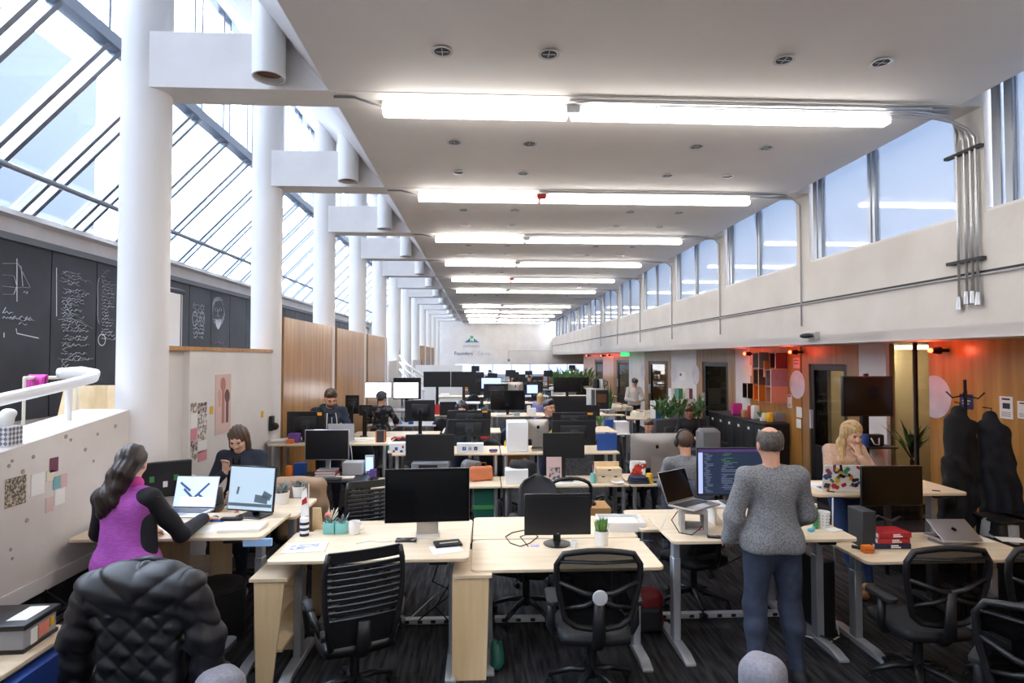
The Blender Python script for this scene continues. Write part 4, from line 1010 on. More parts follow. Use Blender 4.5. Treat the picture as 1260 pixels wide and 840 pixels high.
MB().tube([(.1, 0, .01), (.14, .05, .012), (.08, .10, .01), (-.05, .08, .03), (-.1, .02, .05)], .006, 6).build('cord', MATS['rubber'], t, smooth=True)
p = on_z(117, 636, 1.0); t = thing('tumbler', 'clear tumbler with orange drink by ramp wall', 'cup', (p.x, p.y+.12, 1.0)); MB().lathe([(0, 0), (.032, 0), (.038, .11), (.036, .11), (.03, .004), (0, .004)], n=18).build('glass', MATS['light_grey'], t, smooth='auto'); MB().cyl((0, 0, .001), (0, 0, .03), .0335, n=18).build('drink', MATS['orange'], t)
tag(MB().box((X(318, 4.36), 4.36, .955), (.20, .03, .05)).build('cable_tray', M('sky_blue', '8fb4dd', .5)), 'pale blue plastic tray under raised desk edge', 'tray')
# under desk: pouf, small shelf
t = thing('black_pouf', 'round black pouf under the raised desk', 'pouf', (X(270, 4.95), 4.95, 0)); MB().lathe([(0, .02), (.19, 0), (.21, .05), (.215, .40), (.20, .45), (.15, .47), (0, .475)], n=28).build('body', MATS['black_soft'], t, smooth='auto'); MB().tube([(.213*math.cos(a), .213*math.sin(a), .42) for a in np.linspace(0, 2*PI, 28)[:-1]], .006, 5, closed=True).build('piping', MATS['black_plastic'], t, smooth=True)
t = thing('plywood_shelf', 'low birch shelf unit under the raised desk', 'shelf', (X(238, 5.2), 5.25, 0))
for x in (-.22, .22): MB().b2((x-.01, -.2, 0), (x+.01, .2, .80)).build('side', MATS['birch_panel'], t)
for z in (.2, .5, .79): MB().b2((-.22, -.2, z), (.22, .2, z+.018)).build('shelf_board', MATS['birch_panel'], t)
MB().b2((-.22, -.2, .22), (.05, -.19, .79)).build('front', MATS['birch_panel'], t)
# ---------- row behind (left)
p = on_z(203, 600, .95)
mt_ = monitor('old thick dark monitor with stickers beside the column', (X(203, 5.25), 5.25, .95), .40, .30, .55, .14, 'screen_matte', thick=.12, base='plate')
for (x, z, m_) in ((.08, .3, 'green'), (-.0, .25, 'white_plastic'), (-.1, .3, 'green')): MB().box((x, -.0335, z), (.035, .002, .05)).build('sticker', MATS[m_], mt_)
lp2 = laptop('silver laptop lid in front of the dark haired woman', (X(265, 5.5), 5.42, .95), .30, .21, PI+.1, 1.9)
mb = MB(); mb.T = Matrix.Translation((0, .105, .018)) @ Euler((-1.9, 0, 0)).to_matrix().to_4x4(); mb.box((0, -.11, .0045), (.03, .03, .001)); mb.build('emblem', MATS['light_grey'], lp2)
for i, (c_, lab) in enumerate((('brown', 'brown hardback book under the silver laptop'), ('dark_grey', 'dark book stacked at the silver laptop'))):
    tag(MB().b2((X(262, 5.3)-.1, 5.16+.0, .95+.03*i), (X(262, 5.3)+.09, 5.29, .95+.03*(i+1)-.001)).build('book', MATS[c_], bevel=.003, seg=1), lab, 'book')
def pot(label, p, r, h_, mat, plant, name='potted_plant', sq=False, n=60, ph=.1):
    t = thing(name, label, 'plant', p)
    if sq: MB().box((0, 0, h_/2), (2*r, 2*r, h_)).build('pot', MATS[mat], t, bevel=.006)
    else: MB().lathe([(0, 0), (r*.8, 0), (r, h_), (r*.9, h_), (r*.85, h_*.9), (0, h_*.9)], n=22).build('pot', MATS[mat], t, smooth='auto')
    MB().cyl((0, 0, h_*.88), (0, 0, h_*.94), r*.86, n=16).build('soil', MATS['brown'], t)
    f = MB()
    for i in range(n):
        a = random.random()*2*PI; rr = r*.75*math.sqrt(random.random()); b = V((rr*math.cos(a), rr*math.sin(a), h_*.92))
        if plant == 'grass':
            tip = b+V((.35*rr*math.cos(a)+random.uniform(-.01, .01), .35*rr*math.sin(a), ph*random.uniform(.7, 1.1))); w_ = .004
        elif plant == 'succulent':
            tip = b+V((math.cos(a)*.04, math.sin(a)*.04, ph*random.uniform(.3, 1))); w_ = .010
        else:
            tip = b+V((math.cos(a)*ph*.6*random.random(), math.sin(a)*ph*.6*random.random(), ph*random.uniform(.4, 1.1))); w_ = .018
        sd = V((-math.sin(a+random.random()), math.cos(a), 0)).normalized()*w_; m = b.lerp(tip, .55)+V((0, 0, .01))
        f.add([b-sd*.4, b+sd*.4, m+sd, tip, m-sd], [(0, 1, 2, 4), (4, 2, 3)])
    o = f.build('foliage', MATS['leaf' if plant != 'succulent' else M2], t); o['kind'] = 'stuff'; return t
M('succ', '8e9aa0', .6, col2='5f6f6a', vscale=30); M2 = 'succ'
p = on_z(346, 619, .95); pot('white pot of grey succulents behind the square monitor', (p.x, p.y, .95), .075, .105, 'white_plastic', 'succulent', n=46, ph=.11)
p = on_z(362, 612, .95); pot('second white pot with trailing grey leaves', (p.x+.03, p.y+.04, .95), .06, .10, 'white_plastic', 'succulent', n=34, ph=.08)
# ---------- D0 items
p = on_z(377, 673, .87); t = thing('open_magazine', 'white magazine with blue picture on the birch desk', 'magazine', (p.x, p.y-.02, .87), .12)
MB().box((0, 0, .004), (.30, .22, .008)).build('pages', MATS['paper'], t); MB().box((-.01, .01, .0085), (.20, .12, .001)).build('picture', M('mag_pic', '6e7fb0', .6, col2='e8e4da', vscale=30), t)
p = on_z(373, 660, .87); t = thing('striped_candle', 'navy and white striped candle jar', 'candle', (p.x, p.y+.03, .87))
for i in range(6): MB().cyl((0, 0, .022*i), (0, 0, .022*i+.022), .036, n=22).build('stripe', MATS['navy' if i % 2 == 0 else 'white_plastic'], t, smooth='auto')
MB().cyl((0, 0, .132), (0, 0, .14), .034, n=20).build('lid', MATS['white_plastic'], t)
pn_ = thing('paper_pennant', 'white paper pennant with red print on its stick', 'pennant', (p.x, p.y+.03, 1.01))
MB().prism([(-.03, 0), (.03, .02), (.015, .24), (-.025, .20)], -.002, .002, 'y').build('paper', MATS['paper'], pn_); MB().prism([(-.02, .10), (.02, .12), (.015, .17), (-.02, .14)], -.004, -.002, 'y').build('print', MATS['red'], pn_); MB().cyl((.03, .006, 0), (.03, .006, .27), .004, n=6).build('stick', MATS['white_plastic'], pn_)
for i, px in enumerate((404, 419)):
    p = on_z(px, 657, .87); pot(('square teal pot with air plant beside the candle', 'square teal pot beside the white mug')[i], (p.x, p.y+.04, .87), .045, .085, 'teal', 'succulent', sq=True, n=14, ph=.09)
p = on_z(404, 657, .87); fl_ = thing('coral_flower', 'coral pink flower with dry white stems in teal pot', 'flower', (p.x-.015, p.y+.04, .95))
MB().ball((0, 0, .06), (.025, .025, .025)).build('bloom', M('coral', 'e8756a', .6), fl_, smooth=True); MB().cyl((0, 0, 0), (0, 0, .05), .003, n=6).build('stem', MATS['leaf'], fl_)
f = MB()
for i in range(14): a = random.random()*2*PI; f.tube([(.02, 0, .0), (.04+.04*math.cos(a), .04*math.sin(a), .07+.05*random.random())], .0025, 4)
o = f.build('dry_stems', MATS['cream'], fl_); o['kind'] = 'stuff'
def mug(label, p, mat='white_plastic', r=.042, h_=.10, handle=1, name='mug'):
    t = thing(name, label, 'mug', p); MB().lathe([(0, 0), (r*.92, 0), (r, .01), (r, h_), (r*.92, h_), (r*.9, .01), (0, .01)], n=22).build('cup', MATS[mat], t, smooth='auto')
    if handle: MB().tube([(handle*r*.95, 0, h_*.8), (handle*(r+.025), 0, h_*.75), (handle*(r+.028), 0, h_*.4), (handle*r*.95, 0, h_*.25)], .006, 8).build('handle', MATS[mat], t, smooth=True)
    return t
p = on_z(435, 658, .87); mug('white mug on the magazine desk', (p.x, p.y+.04, .87))
p = on_z(545, 664, .87); im1 = imac('large black-screened all-in-one computer facing the viewer', (X(526, 4.66), 4.66, .87), .66, .42, .06)
im1.children[0]
p = on_z(549, 672, .87); sheet('white papers below the black notebook', 549, 676, .87, .22, .17, .3, t=.006, name='paper_stack')
o = tag(MB().box((0, 0, .01), (.20, .13, .018)).build('notebook', MATS['black_soft'], bevel=.004), 'black notebook lying on white papers', 'notebook'); o.location = (p.x+.01, p.y+.02, .876); o.rotation_euler.z = .25
tag(MB().tube([V((-.07, 0, 0)), V((.07, 0, 0))], .004, 6).build('pen', MATS['cream']), 'cream pen on the black notebook', 'pen').matrix_world = Matrix.Translation((p.x+.02, p.y, .899)) @ Euler((0, 0, .25)).to_matrix().to_4x4()
p = on_z(495, 652, .87); tag(MB().box((0, 0, .006), (.16, .09, .01)).build('tablet', MATS['black_gloss'], bevel=.003), 'dark tablet beside the white mug', 'tablet').location = (X(500, 4.62), 4.62, .87)
cable('white cable curling on the magazine desk', [(X(440, 4.6), 4.55, .875), (X(455, 4.6), 4.62, .875), (X(475, 4.6), 4.58, .875), (X(492, 4.6), 4.66, .875)], .003, 'white_plastic')
# ---------- D2 items
monitor('small black monitor with glossy base, middle front desk', (X(686, 4.80), 4.80, .76), .545, .335, 0, .085, 'screen_matte', bez=.018, logo='LG', base='disc')
p = on_z(741, 671, .76); pot('pot of short green grass on middle desk', (p.x, p.y+.03, .76), .062, .115, 'white_plastic', 'grass', n=150, ph=.11)
p = on_z(707, 674, .76); tag(MB().lathe([(0, 0), (.03, 0), (.034, .05), (.03, .05), (.028, .006), (0, .006)], n=18).build('bowl', MATS['white_plastic'], smooth='auto'), 'small white bowl by the monitor base', 'bowl').location = (p.x, p.y+.02, .76)
q = lambda px, py, z=.764: on_z(px, py, z)
cable('black cable looped on the middle desk', [q(645, 652), q(630, 655), q(622, 660), q(628, 668), q(640, 672), q(652, 668), q(662, 660), q(655, 655), q(640, 660), q(650, 672)], .004)
tag(MB().box((0, 0, 0), (.07, .05, .001)).build('paper_sheet', M('lilac', 'b9aed6', .7)), 'lilac slip of paper at the cable end', 'paper').location = q(658, 671, .762)
t = thing('cardboard_tray', 'flat white cardboard tray box behind grass pot', 'box', (X(762, 5.3), 5.28, .76), -.05)
MB().b2((-.20, -.15, 0), (.20, .15, .008)).build('bottom', MATS['white_plastic'], t)
for a_, b_ in (((-.20, -.15), (.20, -.14)), ((-.20, .14), (.20, .15)), ((-.20, -.14), (-.19, .14)), ((.19, -.14), (.20, .14))): MB().b2((a_[0], a_[1], .008), (b_[0], b_[1], .08)).build('side', MATS['white_plastic'], t)
MB().b2((-.16, -.11, .03), (.15, .10, .06)).build('foam_insert', MATS['paper'], t)
cable('dark blue pen behind the grass pot', [q(787, 664, .77), q(806, 667, .77)], .006, 'navy', 'pen')
sheet('folded newspaper beside the white tray box', 797, 650, .76, .20, .14, .3, t=.012, mat='light_grey', name='newspaper', cat='newspaper')
# ---------- chairs in front
rib_chair('black rib-backed office chair at the magazine desk', (-.86, 4.02, 0), .42)
mesh_chair('black mesh chair with round silver disc, front middle', (.75, 4.06, 0), -.03, w=.53)
mesh_chair('black mesh chair at the red books desk', (3.03, 4.0, 0), .0, disc=False, w=.55)
mesh_chair('black mesh chair cut off by the right picture edge', (3.74, 3.98, 0), -.06, disc=False, w=.55)
mesh_chair('black chair in the lower right corner, only arm showing', (2.95, 2.95, 0), -.9, disc=False, w=.5)
task_chair('grey round-backed chair behind the middle monitor', (.60, 6.02, 0), PI-.0+.1, mat='dark_grey', zt=1.04)
task_chair('black loop-backed chair at the wooden organiser desk', (.93, 6.66, 0), .05, loop=True)
rib_chair('black rib-backed chair behind the white mug', (-1.22, 6.10, 0), .45)
task_chair('black chair turned sideways under the middle front desk', (.38, 5.25, 0), 1.2, zt=.70)
task_chair('black chair under the grey sweater man\'s desk', (1.95, 5.4, 0), .5, zt=.80)
# ---------- jacket on chair, lower left
jl = V((X(184, 3.18), 3.45, 0))
task_chair('office chair hidden under the quilted black jacket', jl, -.05, zt=1.06)
M('puffer', '0c0d12', .5, col2='12131a', vscale=8)
jk = thing('quilted_jacket', 'black quilted puffer jacket hung over a chair back', 'jacket', jl, -.05)
sj = Soft()
sj.box((0, -.30, .78), (.22, .07, .43), rd=.07, k=.05); sj.cap((-.23, -.30, 1.10), (.23, -.30, 1.10), .09, k=.06)
sj.cap((-.25, -.30, 1.08), (-.34, -.28, .85), .085, .085, k=.05); sj.cap((-.34, -.28, .85), (-.37, -.25, .45), .08, .07, k=.04)
sj.cap((.25, -.30, 1.08), (.33, -.28, .85), .085, .085, k=.05); sj.cap((.33, -.28, .85), (.34, -.27, .45), .085, .075, k=.04)
sj.cap((-.12, -.26, 1.17), (.12, -.26, 1.17), .05, k=.05); sj.box((0, -.2, .9), (.20, .05, .28), rd=.04, k=.05)
def quilt(g):
    x, y, z = g[..., 0], g[..., 1], g[..., 2]; arm_ = np.abs(x) > .235
    body = np.minimum(np.abs(np.sin((z*.95+np.abs(x)*.9)*PI/.125)), np.abs(np.sin((z*.95-np.abs(x)*.9)*PI/.125)))
    big = np.abs(np.sin((z-.75*np.abs(x))*PI/.15)); slv = np.abs(np.sin((z+.8*np.abs(np.abs(x)-.33))*PI/.16))
    q_ = np.where(arm_, slv, np.where(z > .98, big, body)); return -.016*np.sqrt(q_)+.012+.003*np.sin(70*z+20*x)
sj.build('shell', 'puffer', jk, h=.0085, disp=quilt)
MB().tube([(-.10, -.24, 1.21), (0, -.22, 1.225), (.10, -.24, 1.21)], .018, 8).build('collar', MATS['puffer'], jk, smooth=True)
# ---------- bottom-left desk objects
p = on_z(30, 770, .75); t = thing('plastic_storage_box', 'clear plastic storage box with black lid', 'box', (-2.62, 3.33, .75), .05)
MB().b2((-.22, -.13, 0), (.22, .13, .12)).build('tub', M('clear_grey', '9c9ea6', .25), t, bevel=.01); MB().b2((-.235, -.145, .12), (.235, .145, .15)).build('lid', MATS['black_plastic'], t, bevel=.008)
MB().b2((-.225, -.135, 0), (.225, .135, .02)).build('base', MATS['black_plastic'], t)
for x0, x1, z0, z1, m_ in ((.221, .222, .02, .10, 'red'), ): MB().b2((x0, -.02, z0+.01), (x1+.002, .06, z1)).build('sticker', M('salmon', 'e58a76', .6), t); MB().b2((x0, -.08, z0), (x1+.002, -.03, z1)).build('sticker', MATS['paper'], t); MB().b2((x0, .07, .05), (x1+.002, .10, .1)).build('sticker', MATS['yellow'], t)
MB().b2((.10, -.08, .1505), (.2, .10, .153)).build('label_sheet', MATS['paper'], t)
t = thing('wood_tray', 'shallow birch tray at the lower left edge', 'tray', (-2.72, 2.95, .75)); MB().b2((-.15, -.16, 0), (.15, .16, .01)).build('bottom', MATS['birch'], t)
for a_, b_ in (((-.15, .15), (.15, .16)), ((.14, -.16), (.15, .15)), ((-.15, -.16), (.14, -.15))): MB().b2((a_[0], a_[1], .01), (b_[0], b_[1], .06)).build('rim', MATS['birch'], t)
# grey upholstered lounge chairs, only their tops in view
M('grey_felt', '7d7c86', .9, col2='8b8a94', vscale=60, bump=.3, bscale=300)
for lab, px, y in (('grey felt lounge chair top, lower left foreground', 274, 3.0), ('grey felt lounge chair top, right foreground', 936, 3.0)):
    t = thing('lounge_chair', lab, 'chair', (X(px, y), y, 0), PI/4)
    s_ = Soft(); s_.box((0, 0, .55), (.11, .11, .20), rd=.08, k=.05); s_.box((0, -.0, .32), (.28, .28, .10), rd=.07, k=.05); s_.build('cushion', 'grey_felt', t, h=.012)
    for ex in (-1, 1):
        for ey in (-1, 1): MB().cyl((ex*.2, ey*.2, 0), (ex*.2, ey*.2, .25), .015, n=8).build('leg', MATS['black_metal'], t)
# ---------- notes pinned on the ramp wall
def wallnote(label, px0, py0, px1, py1, mat, xk=None, name='pinned_note', cat='note', th=.003):
    xk = XK if xk is None else xk; a = on_x(px0, py0, xk); b = on_x(px1, py1, xk); sgn = 1 if xk < 0 else -1
    o = MB().b2((xk+sgn*.001, a.y, a.z), (xk+sgn*(.001+th), b.y, b.z)).build(name, MATS[mat]); return tag(o, label, cat)
M('photo', '5b5348', .6, col2='c8b8a0', vscale=60, lo=.45, hi=.6)
wallnote('group photo print pinned on the ramp wall', 6, 590, 31, 618, 'photo', name='photo_print', cat='photo')
M('wine', '7b4a5c', .8); M('pale_pink', 'ddc0bb', .8); M('pale_teal', '7fb3ba', .8)
wallnote('wine red sticky note highest on the ramp wall', 61, 564, 71, 579, 'wine')
wallnote('white note card beside the group photo', 38, 584, 54, 606, 'paper')
wallnote('pale teal sticky note on the ramp wall', 65, 587, 74, 600, 'pale_teal')
wallnote('pale pink sticky note right of the teal one', 74, 584, 82, 598, 'pale_pink')
wallnote('white ruled note below the teal one', 67, 602, 79, 618, 'paper')
wallnote('pale pink sticky note lowest on the ramp wall', 56, 613, 65, 628, 'pale_pink')
wallnote('small cream note touching the teal one', 57, 580, 67, 590, 'cream')
# tissue box on the wall top
p = on_x(12, 549, XK-.1); t = thing('tissue_box', 'patterned tissue box on the ramp wall top', 'box', (XK-.11, p.y-.02, kt(p.y)-.005), .0)
MB().b2((-.06, -.06, 0), (.06, .06, .125)).build('carton', M('tissue_pat', 'dfe0ea', .6), t)
for i in range(4):
    for j in range(4):
        MB().prism([(0, -.015), (.013, 0), (0, .015), (-.013, 0)], -.0625, -.0605, 'y').build('diamond', MATS['mid_grey'], t, loc=(-.045+.03*i, 0, .02+.03*j)); MB().prism([(0, -.015), (.013, 0), (0, .015), (-.013, 0)], .0605, .0625, 'x').build('diamond', MATS['mid_grey'], t, loc=(0, -.045+.03*i, .02+.03*j))
s_ = Soft(); s_.cap((0, 0, .12), (0, 0, .19), .03, .045, k=.03); s_.cap((-.02, 0, .18), (.03, .01, .21), .03, .02, k=.03); s_.build('tissue', 'paper', t, h=.007, disp=wrinkle(.006, 70))
# stack of black trays, chairs and pink cloth behind the railing
for i in range(7):
    yy = 4.55; tag(MB().lathe([(0, 0), (.13, 0), (.19, .035), (.185, .035), (.12, .006), (0, .006)], n=24).build('black_bowl', MATS['black_gloss2'], smooth='auto'), 'black bowl in the stack behind railing, '+ORD[i].replace('nearest', 'first')+' from the bottom', 'bowl', 'stacked black bowls').location = (-3.95, 4.62, 1.60+.04*i)
t = thing('side_counter', 'low dark counter behind the ramp railing', 'counter', (-4.0, 4.6, .95)); MB().b2((-.4, -.6, 0), (.35, .6, .62)).build('body', MATS['dark_grey'], t); MB().b2((-.42, -.62, .62), (.37, .62, .65)).build('top', MATS['black_plastic'], t)
for i, (px, lab) in enumerate(((95, 'pale wooden chair behind the ramp railing with pink cloth'), (131, 'pale wooden chair squeezed beside the near column'))):
    y = 6.2+.1*i; x = X(px+3, y); t = thing('wooden_chair', lab, 'chair', (x, y, 1.03), .25)
    MB().grid(lambda u, v: ((u-.5)*(.5-.1*v), -.05*math.sin(PI*u)+.14*v, .42+.55*v), 8, 5, (0, .015, 0)).build('backrest', MATS['birch_panel'], t, smooth='auto')
    MB().b2((-.23, -.42, .42), (.23, .0, .44)).build('seat', MATS['birch_panel'], t)
    for ex in (-1, 1):
        for ey in (-.38, -.03): MB().cyl((ex*.19, ey, -.08), (ex*.19, ey, .42), .018, n=8).build('leg', MATS['birch_panel'], t)
t = thing('towel_rail', 'thin pale rail carrying the pink cloth', 'rail', (0, 0, 0)); a = on_y(30, 465, 5.0); b = on_y(95, 464, 5.6); MB().cyl(a, b, .015, n=8).build('bar', MATS['cream'], t, smooth=True)
for q_ in (a, b): MB().cyl((q_.x, q_.y, .95), q_, .012, n=8).build('post', MATS['cream'], t)
pk = on_y(41, 464, 5.08); t = thing('pink_cloth', 'magenta cloth hung over the rail by the blackboards', 'cloth', pk)
MB().grid(lambda u, v: (-.07+.14*u+.02*math.sin(9*u), .03*math.sin(PI*v)*1.+(-.02 if v < .5 else .02)+.008*math.sin(20*u), .022*math.sin(PI*v)-.30*abs(v-.5)), 10, 12, (0, .004, 0)).build('fabric', MATS['magenta'], t, smooth=True)
# whiteboard easel behind partition
a = on_x(213, 360, -4.0); t = thing('whiteboard_easel', 'white rolling board standing behind the cream partition', 'whiteboard', (-3.55, 6.72, .95))
MB().b2((-.01, -.50, .25), (.01, .33, 2.08)).build('board', MATS['white_plastic'], t); MB().cyl((0, -.52, 2.11), (0, .36, 2.11), .03, n=10).build('roller', MATS['dark_grey'], t, smooth='auto')
for y in (-.46, .30): MB().cyl((0, y, 0), (0, y, 2.11), .018, n=8).build('post', MATS['mid_grey'], t); MB().box((0, y, .02), (.5, .05, .04)).build('foot', MATS['mid_grey'], t)
# poster on partition + photo strips + tags
def pnote(label, a, b, mat, name='wall_print', cat='print', th=.003): return wallnote(label, a[0], a[1], b[0], b[1], mat, ptx, name, cat, th)
po = pnote('tall pink poster with two long figures on cream partition', (265, 461), (283, 530), 'pale_pink', 'poster', 'poster', .004)
M('figure_a', 'b98274', .7); M('figure_b', '6f5350', .7); M('figure_c', 'd3a79c', .7)
for (c0, rad, y0_, m_) in (((274, 473), (3.2, 9), 520, 'figure_a'), ((279, 487), (3, 8.5), 519, 'figure_b'), ((269.5, 486), (2.2, 7), 500, 'figure_c')):
    P = [on_x(c0[0]+rad[0]*math.cos(t_), c0[1]+rad[1]*math.sin(t_), ptx) for t_ in np.linspace(0, 2*PI, 16)[:-1]]
    MB().prism([(p_.y, p_.z) for p_ in P], ptx+.0045, ptx+.006, 'x').build('figure', MATS[m_], po)
    a = on_x(c0[0]-1.3, c0[1]+3, ptx); b = on_x(c0[0]+1.3, y0_, ptx); MB().b2((ptx+.0042, a.y, a.z), (ptx+.0055, b.y, b.z)).build('figure', MATS[m_], po)
k = 0
M('photo_b', '8d8578', .6, col2='e8e4de', vscale=25, lo=.45, hi=.55); M('photo_c', '4a4650', .6, col2='c9b5b0', vscale=25, lo=.45, hi=.55)
WORDS = ['top', 'second', 'third', 'fourth', 'bottom']
for r_, (y0_, y1_) in enumerate(((496, 507), (510, 525), (528, 541), (543, 555), (556, 566))):
    for c_, (x0_, x1_) in enumerate(((234.5, 242), (243.5, 254))):
        pnote('small print in the '+('left' if c_ == 0 else 'right')+' photo strip on partition, '+WORDS[r_]+' row', (x0_, y0_), (x1_, y1_-r_*.3), ('photo_b', 'photo_c', 'paper', 'photo_b', 'pink')[(r_*2+c_) % 5], 'photo_print', 'photo').__setitem__('group', 'photo strips on the partition')
pnote('yellow sticky note left of the pink poster', (258, 500), (262, 509), 'yellow', 'sticky_note', 'note'); pnote('yellow sticky note right of the pink poster', (321, 506), (324, 513), 'yellow', 'sticky_note', 'note')
t = thing('white_bag', 'white plastic bin hanging by the photo strips', 'bin', (-2.70, on_x(222, 560, -2.7).y, .95)); MB().prism(rrect(.22, .2, .04, 4), 0, .28).build('tub', MATS['white_plastic'], t, bevel=.01)
# ================================================================== middle and far rows
def boxat(label, r, y, dp, mat, name, cat, bev=.004, z0=None, extra=None, rz=0., group=None):
    """a real box whose near face stands at depth y; r = photo rectangle used to size it"""
    a = on_y(r[0], r[3], y); b = on_y(r[2], r[1], y); w_ = b.x-a.x; h_ = b.z-a.z; zb = a.z if z0 is None else z0
    t = thing(name, label, cat, ((a.x+b.x)/2, y+dp/2, zb), rz, group)
    MB().b2((-w_/2, -dp/2, 0), (w_/2, dp/2, max(.01, b.z-zb))).build('body', MATS[mat] if isinstance(mat, str) else mat, t, bevel=bev, seg=1)
    for (nm, m_, u0, v0, u1, v1) in (extra or []):
        MB().b2((-w_/2+w_*u0, -dp/2-.003, (b.z-zb)*v0), (-w_/2+w_*u1, -dp/2+.001, (b.z-zb)*v1)).build(nm, MATS[m_], t)
    return t
def monat(label, r, y, zd, face='front', scr='screen_matte', frame='black_plastic', base='disc', note=False, name='monitor', thick=.04, rz=0.):
    a = on_y(r[0], r[3], y); b = on_y(r[2], r[1], y); w_ = b.x-a.x; h_ = b.z-a.z
    t = monitor(label, ((a.x+b.x)/2, y, zd), w_, h_, rz if face == 'front' else PI+rz, max(.03, a.z-zd), scr, frame, base, thick=thick, name=name)
    if note:
        MB().b2((-w_*.42, thick*.25, a.z-zd+h_*.84), (-w_*.30, thick*.25+.003, a.z-zd+h_*.97)).build('sticky_note', MATS['orange2'], t)
    return t
M('orange2', 'f0a63a', .7)
# --- desks
ddk = desk('black desk with silver framed monitor on red books', X(343, 7.0), -1.36, 6.95, 7.55, .85, 'table', 'black_plastic', leg='black_metal')
r2b = desk('birch desk over the green plastic bin', -1.33, .21, 7.02, 7.60, .76, 'table')
r2c = desk('birch desk with the wooden drawer organiser', .22, 1.76, 7.02, 7.60, .76, 'table')
r2d = desk('birch desk under the silver all-in-one computer', 1.78, 3.25, 7.02, 7.70, .76, 'table')
lrw = desk('tall birch desk in front of the hooded man', -2.79, -1.24, 7.75, 8.40, 1.17, 'table')
r3a = desk('tall birch desk with the white social icon box', -1.18, .22, 7.64, 8.30, 1.05, 'table')
r3b = desk('tall birch desk with the white computer case', .23, 1.79, 7.64, 8.30, 1.05, 'table')
far_lbl = ['grey desk by plywood wall under two white screens', 'desk row below the twin dark monitors', 'desk under the wide black monitor in mid hall', 'desk right of mid hall under black monitors',
           'desk in the sixth row left of the aisle', 'desk in the sixth row with silver display', 'desk in the sixth row right side']
for i, (xa, xb, y, z, top) in enumerate(((-2.3, -.95, 11.7, .95, 'light_grey'), (-1.55, .1, 12.7, 1.05, 'birch'), (.12, 1.35, 12.5, 1.05, 'birch'), (1.4, 2.7, 12.6, 1.05, 'birch'), (-1.6, -.1, 16.0, 1.05, 'light_grey'), (0, 1.5, 16.0, 1.05, 'birch'), (1.6, 2.8, 16.0, 1.0, 'light_grey'))):
    desk(far_lbl[i], xa, xb, y, y+.75, z, 'table', top)
FR = ['seventh', 'eighth', 'ninth', 'tenth']
for k, y in enumerate((19.5, 23.5, 28., 33.)):
    for j, (xa, xb) in enumerate(((-1.6, .2), (.4, 2.2), (2.4, 4.5))):
        desk('distant birch desk, '+FR[k]+' row, '+('left', 'middle', 'right')[j]+' of the hall', xa, xb, y, y+.8, 1.0, 'table', ('birch', 'light_grey')[(k+j) % 2])
# --- monitors, nearest first
monat('silver framed monitor standing on red books', (375, 528, 430, 566), 7.2, .93, 'front', 'screen_matte', 'silver', 'plate')
for i, (c_, lab) in enumerate((('white_plastic', 'white thick book at the bottom under silver framed monitor'), ('red', 'red book under the silver framed monitor, lower'), ('red', 'red book under the silver framed monitor, upper'))):
    t = thing('book', lab, 'book', (X(402, 7.2), 7.2, .85+.027*i)); w_ = (.26, .24, .25)[i]
    MB().b2((-w_/2, -.08, 0), (w_/2, .10, .026)).build('cover', MATS[c_], t, bevel=.003, seg=1); MB().b2((-w_/2+.005, -.085, .004), (w_/2-.004, -.079, .022)).build('pages', MATS['paper' if c_ == 'red' else 'light_grey'], t)
monat('black monitor in the second row left of the green bin', (499, 534, 559, 567), 7.3, .76, base='plate')
monat('black monitor beside the postcard in the second row', (668, 532, 719, 564), 7.3, .76, base='plate')
monat('rear of a black monitor with orange note by hooded man', (353, 506, 400, 537), 8.05, 1.17, 'back', note=True, base='plate')
monat('rear of black monitor hiding the dark haired face', (551, 515.5, 603.5, 537), 8.0, 1.05, 'back', base='plate')
monat('upper black monitor with orange note before the face', (551, 504.5, 604, 522), 8.2, 1.05, 'back', note=True, base='arm')
monat('rear of black monitor at right of third row', (679, 517, 732.5, 548), 8.0, 1.05, 'back', base='plate')
monat('upper black monitor with orange note, right of third row', (679.5, 507, 733.5, 526), 8.2, 1.05, 'back', note=True, base='arm')
monat('dark monitor close beside the man in glasses', (677.5, 487, 721, 508), 9.6, 1.1, 'front', base='arm')
monat('small dark monitor peeking right of the tall pair', (715, 498, 738, 512), 10.2, 1.1, base='arm')
task = [('brown dark monitor on grey arm left of the dark haired woman', (500, 492, 535, 518), 10.0, 'back'), ('small dark monitor left of the dark haired woman', (541, 494, 562, 511), 10.6, 'front'),
        ('slanted dark monitor behind the hooded man', (425, 486, 442, 509), 10.0, 'back'), ('low dark monitor right of the hooded man', (442, 498, 458, 511), 9.85, 'back')]
for lab, r, y, fc in task: monat(lab, r, y, 1.0, fc, base='arm')
desk('desk holding the monitors behind third row left', -2.2, -.75, 9.75, 10.4, 1.0, 'table', 'birch'); desk('desk holding the monitor beside the man in glasses', .9, 2.2, 9.5, 10.3, 1.08, 'table', 'birch'); desk('desk behind the dark haired woman', -.72, .3, 10.2, 10.85, 1.0, 'table')
monat('left of two bright white screens', (449, 470, 482, 489.5), 12.2, .95, scr='screen_white', base='arm'); monat('right of two bright white screens', (484, 470, 515.5, 490), 12.25, .95, scr='screen_white', base='arm')
monat('dark television behind the two white screens', (484, 464.5, 518, 491), 14.0, 1.05, base='arm')
monat('left of twin dark monitors raised high', (521, 457, 554.5, 476), 13.0, 1.05, 'front', base='arm'); monat('right of twin dark monitors raised high', (555, 457, 586, 476), 13.05, 1.05, 'front', base='arm')
monat('wide black monitor in the middle of the hall', (603.5, 480, 646, 504.5), 12.8, 1.05, 'front', 'screen_off', base='plate'); monat('black monitor behind the wide one in mid hall', (595, 472, 626, 490), 16.2, 1.05, 'back', base='arm')
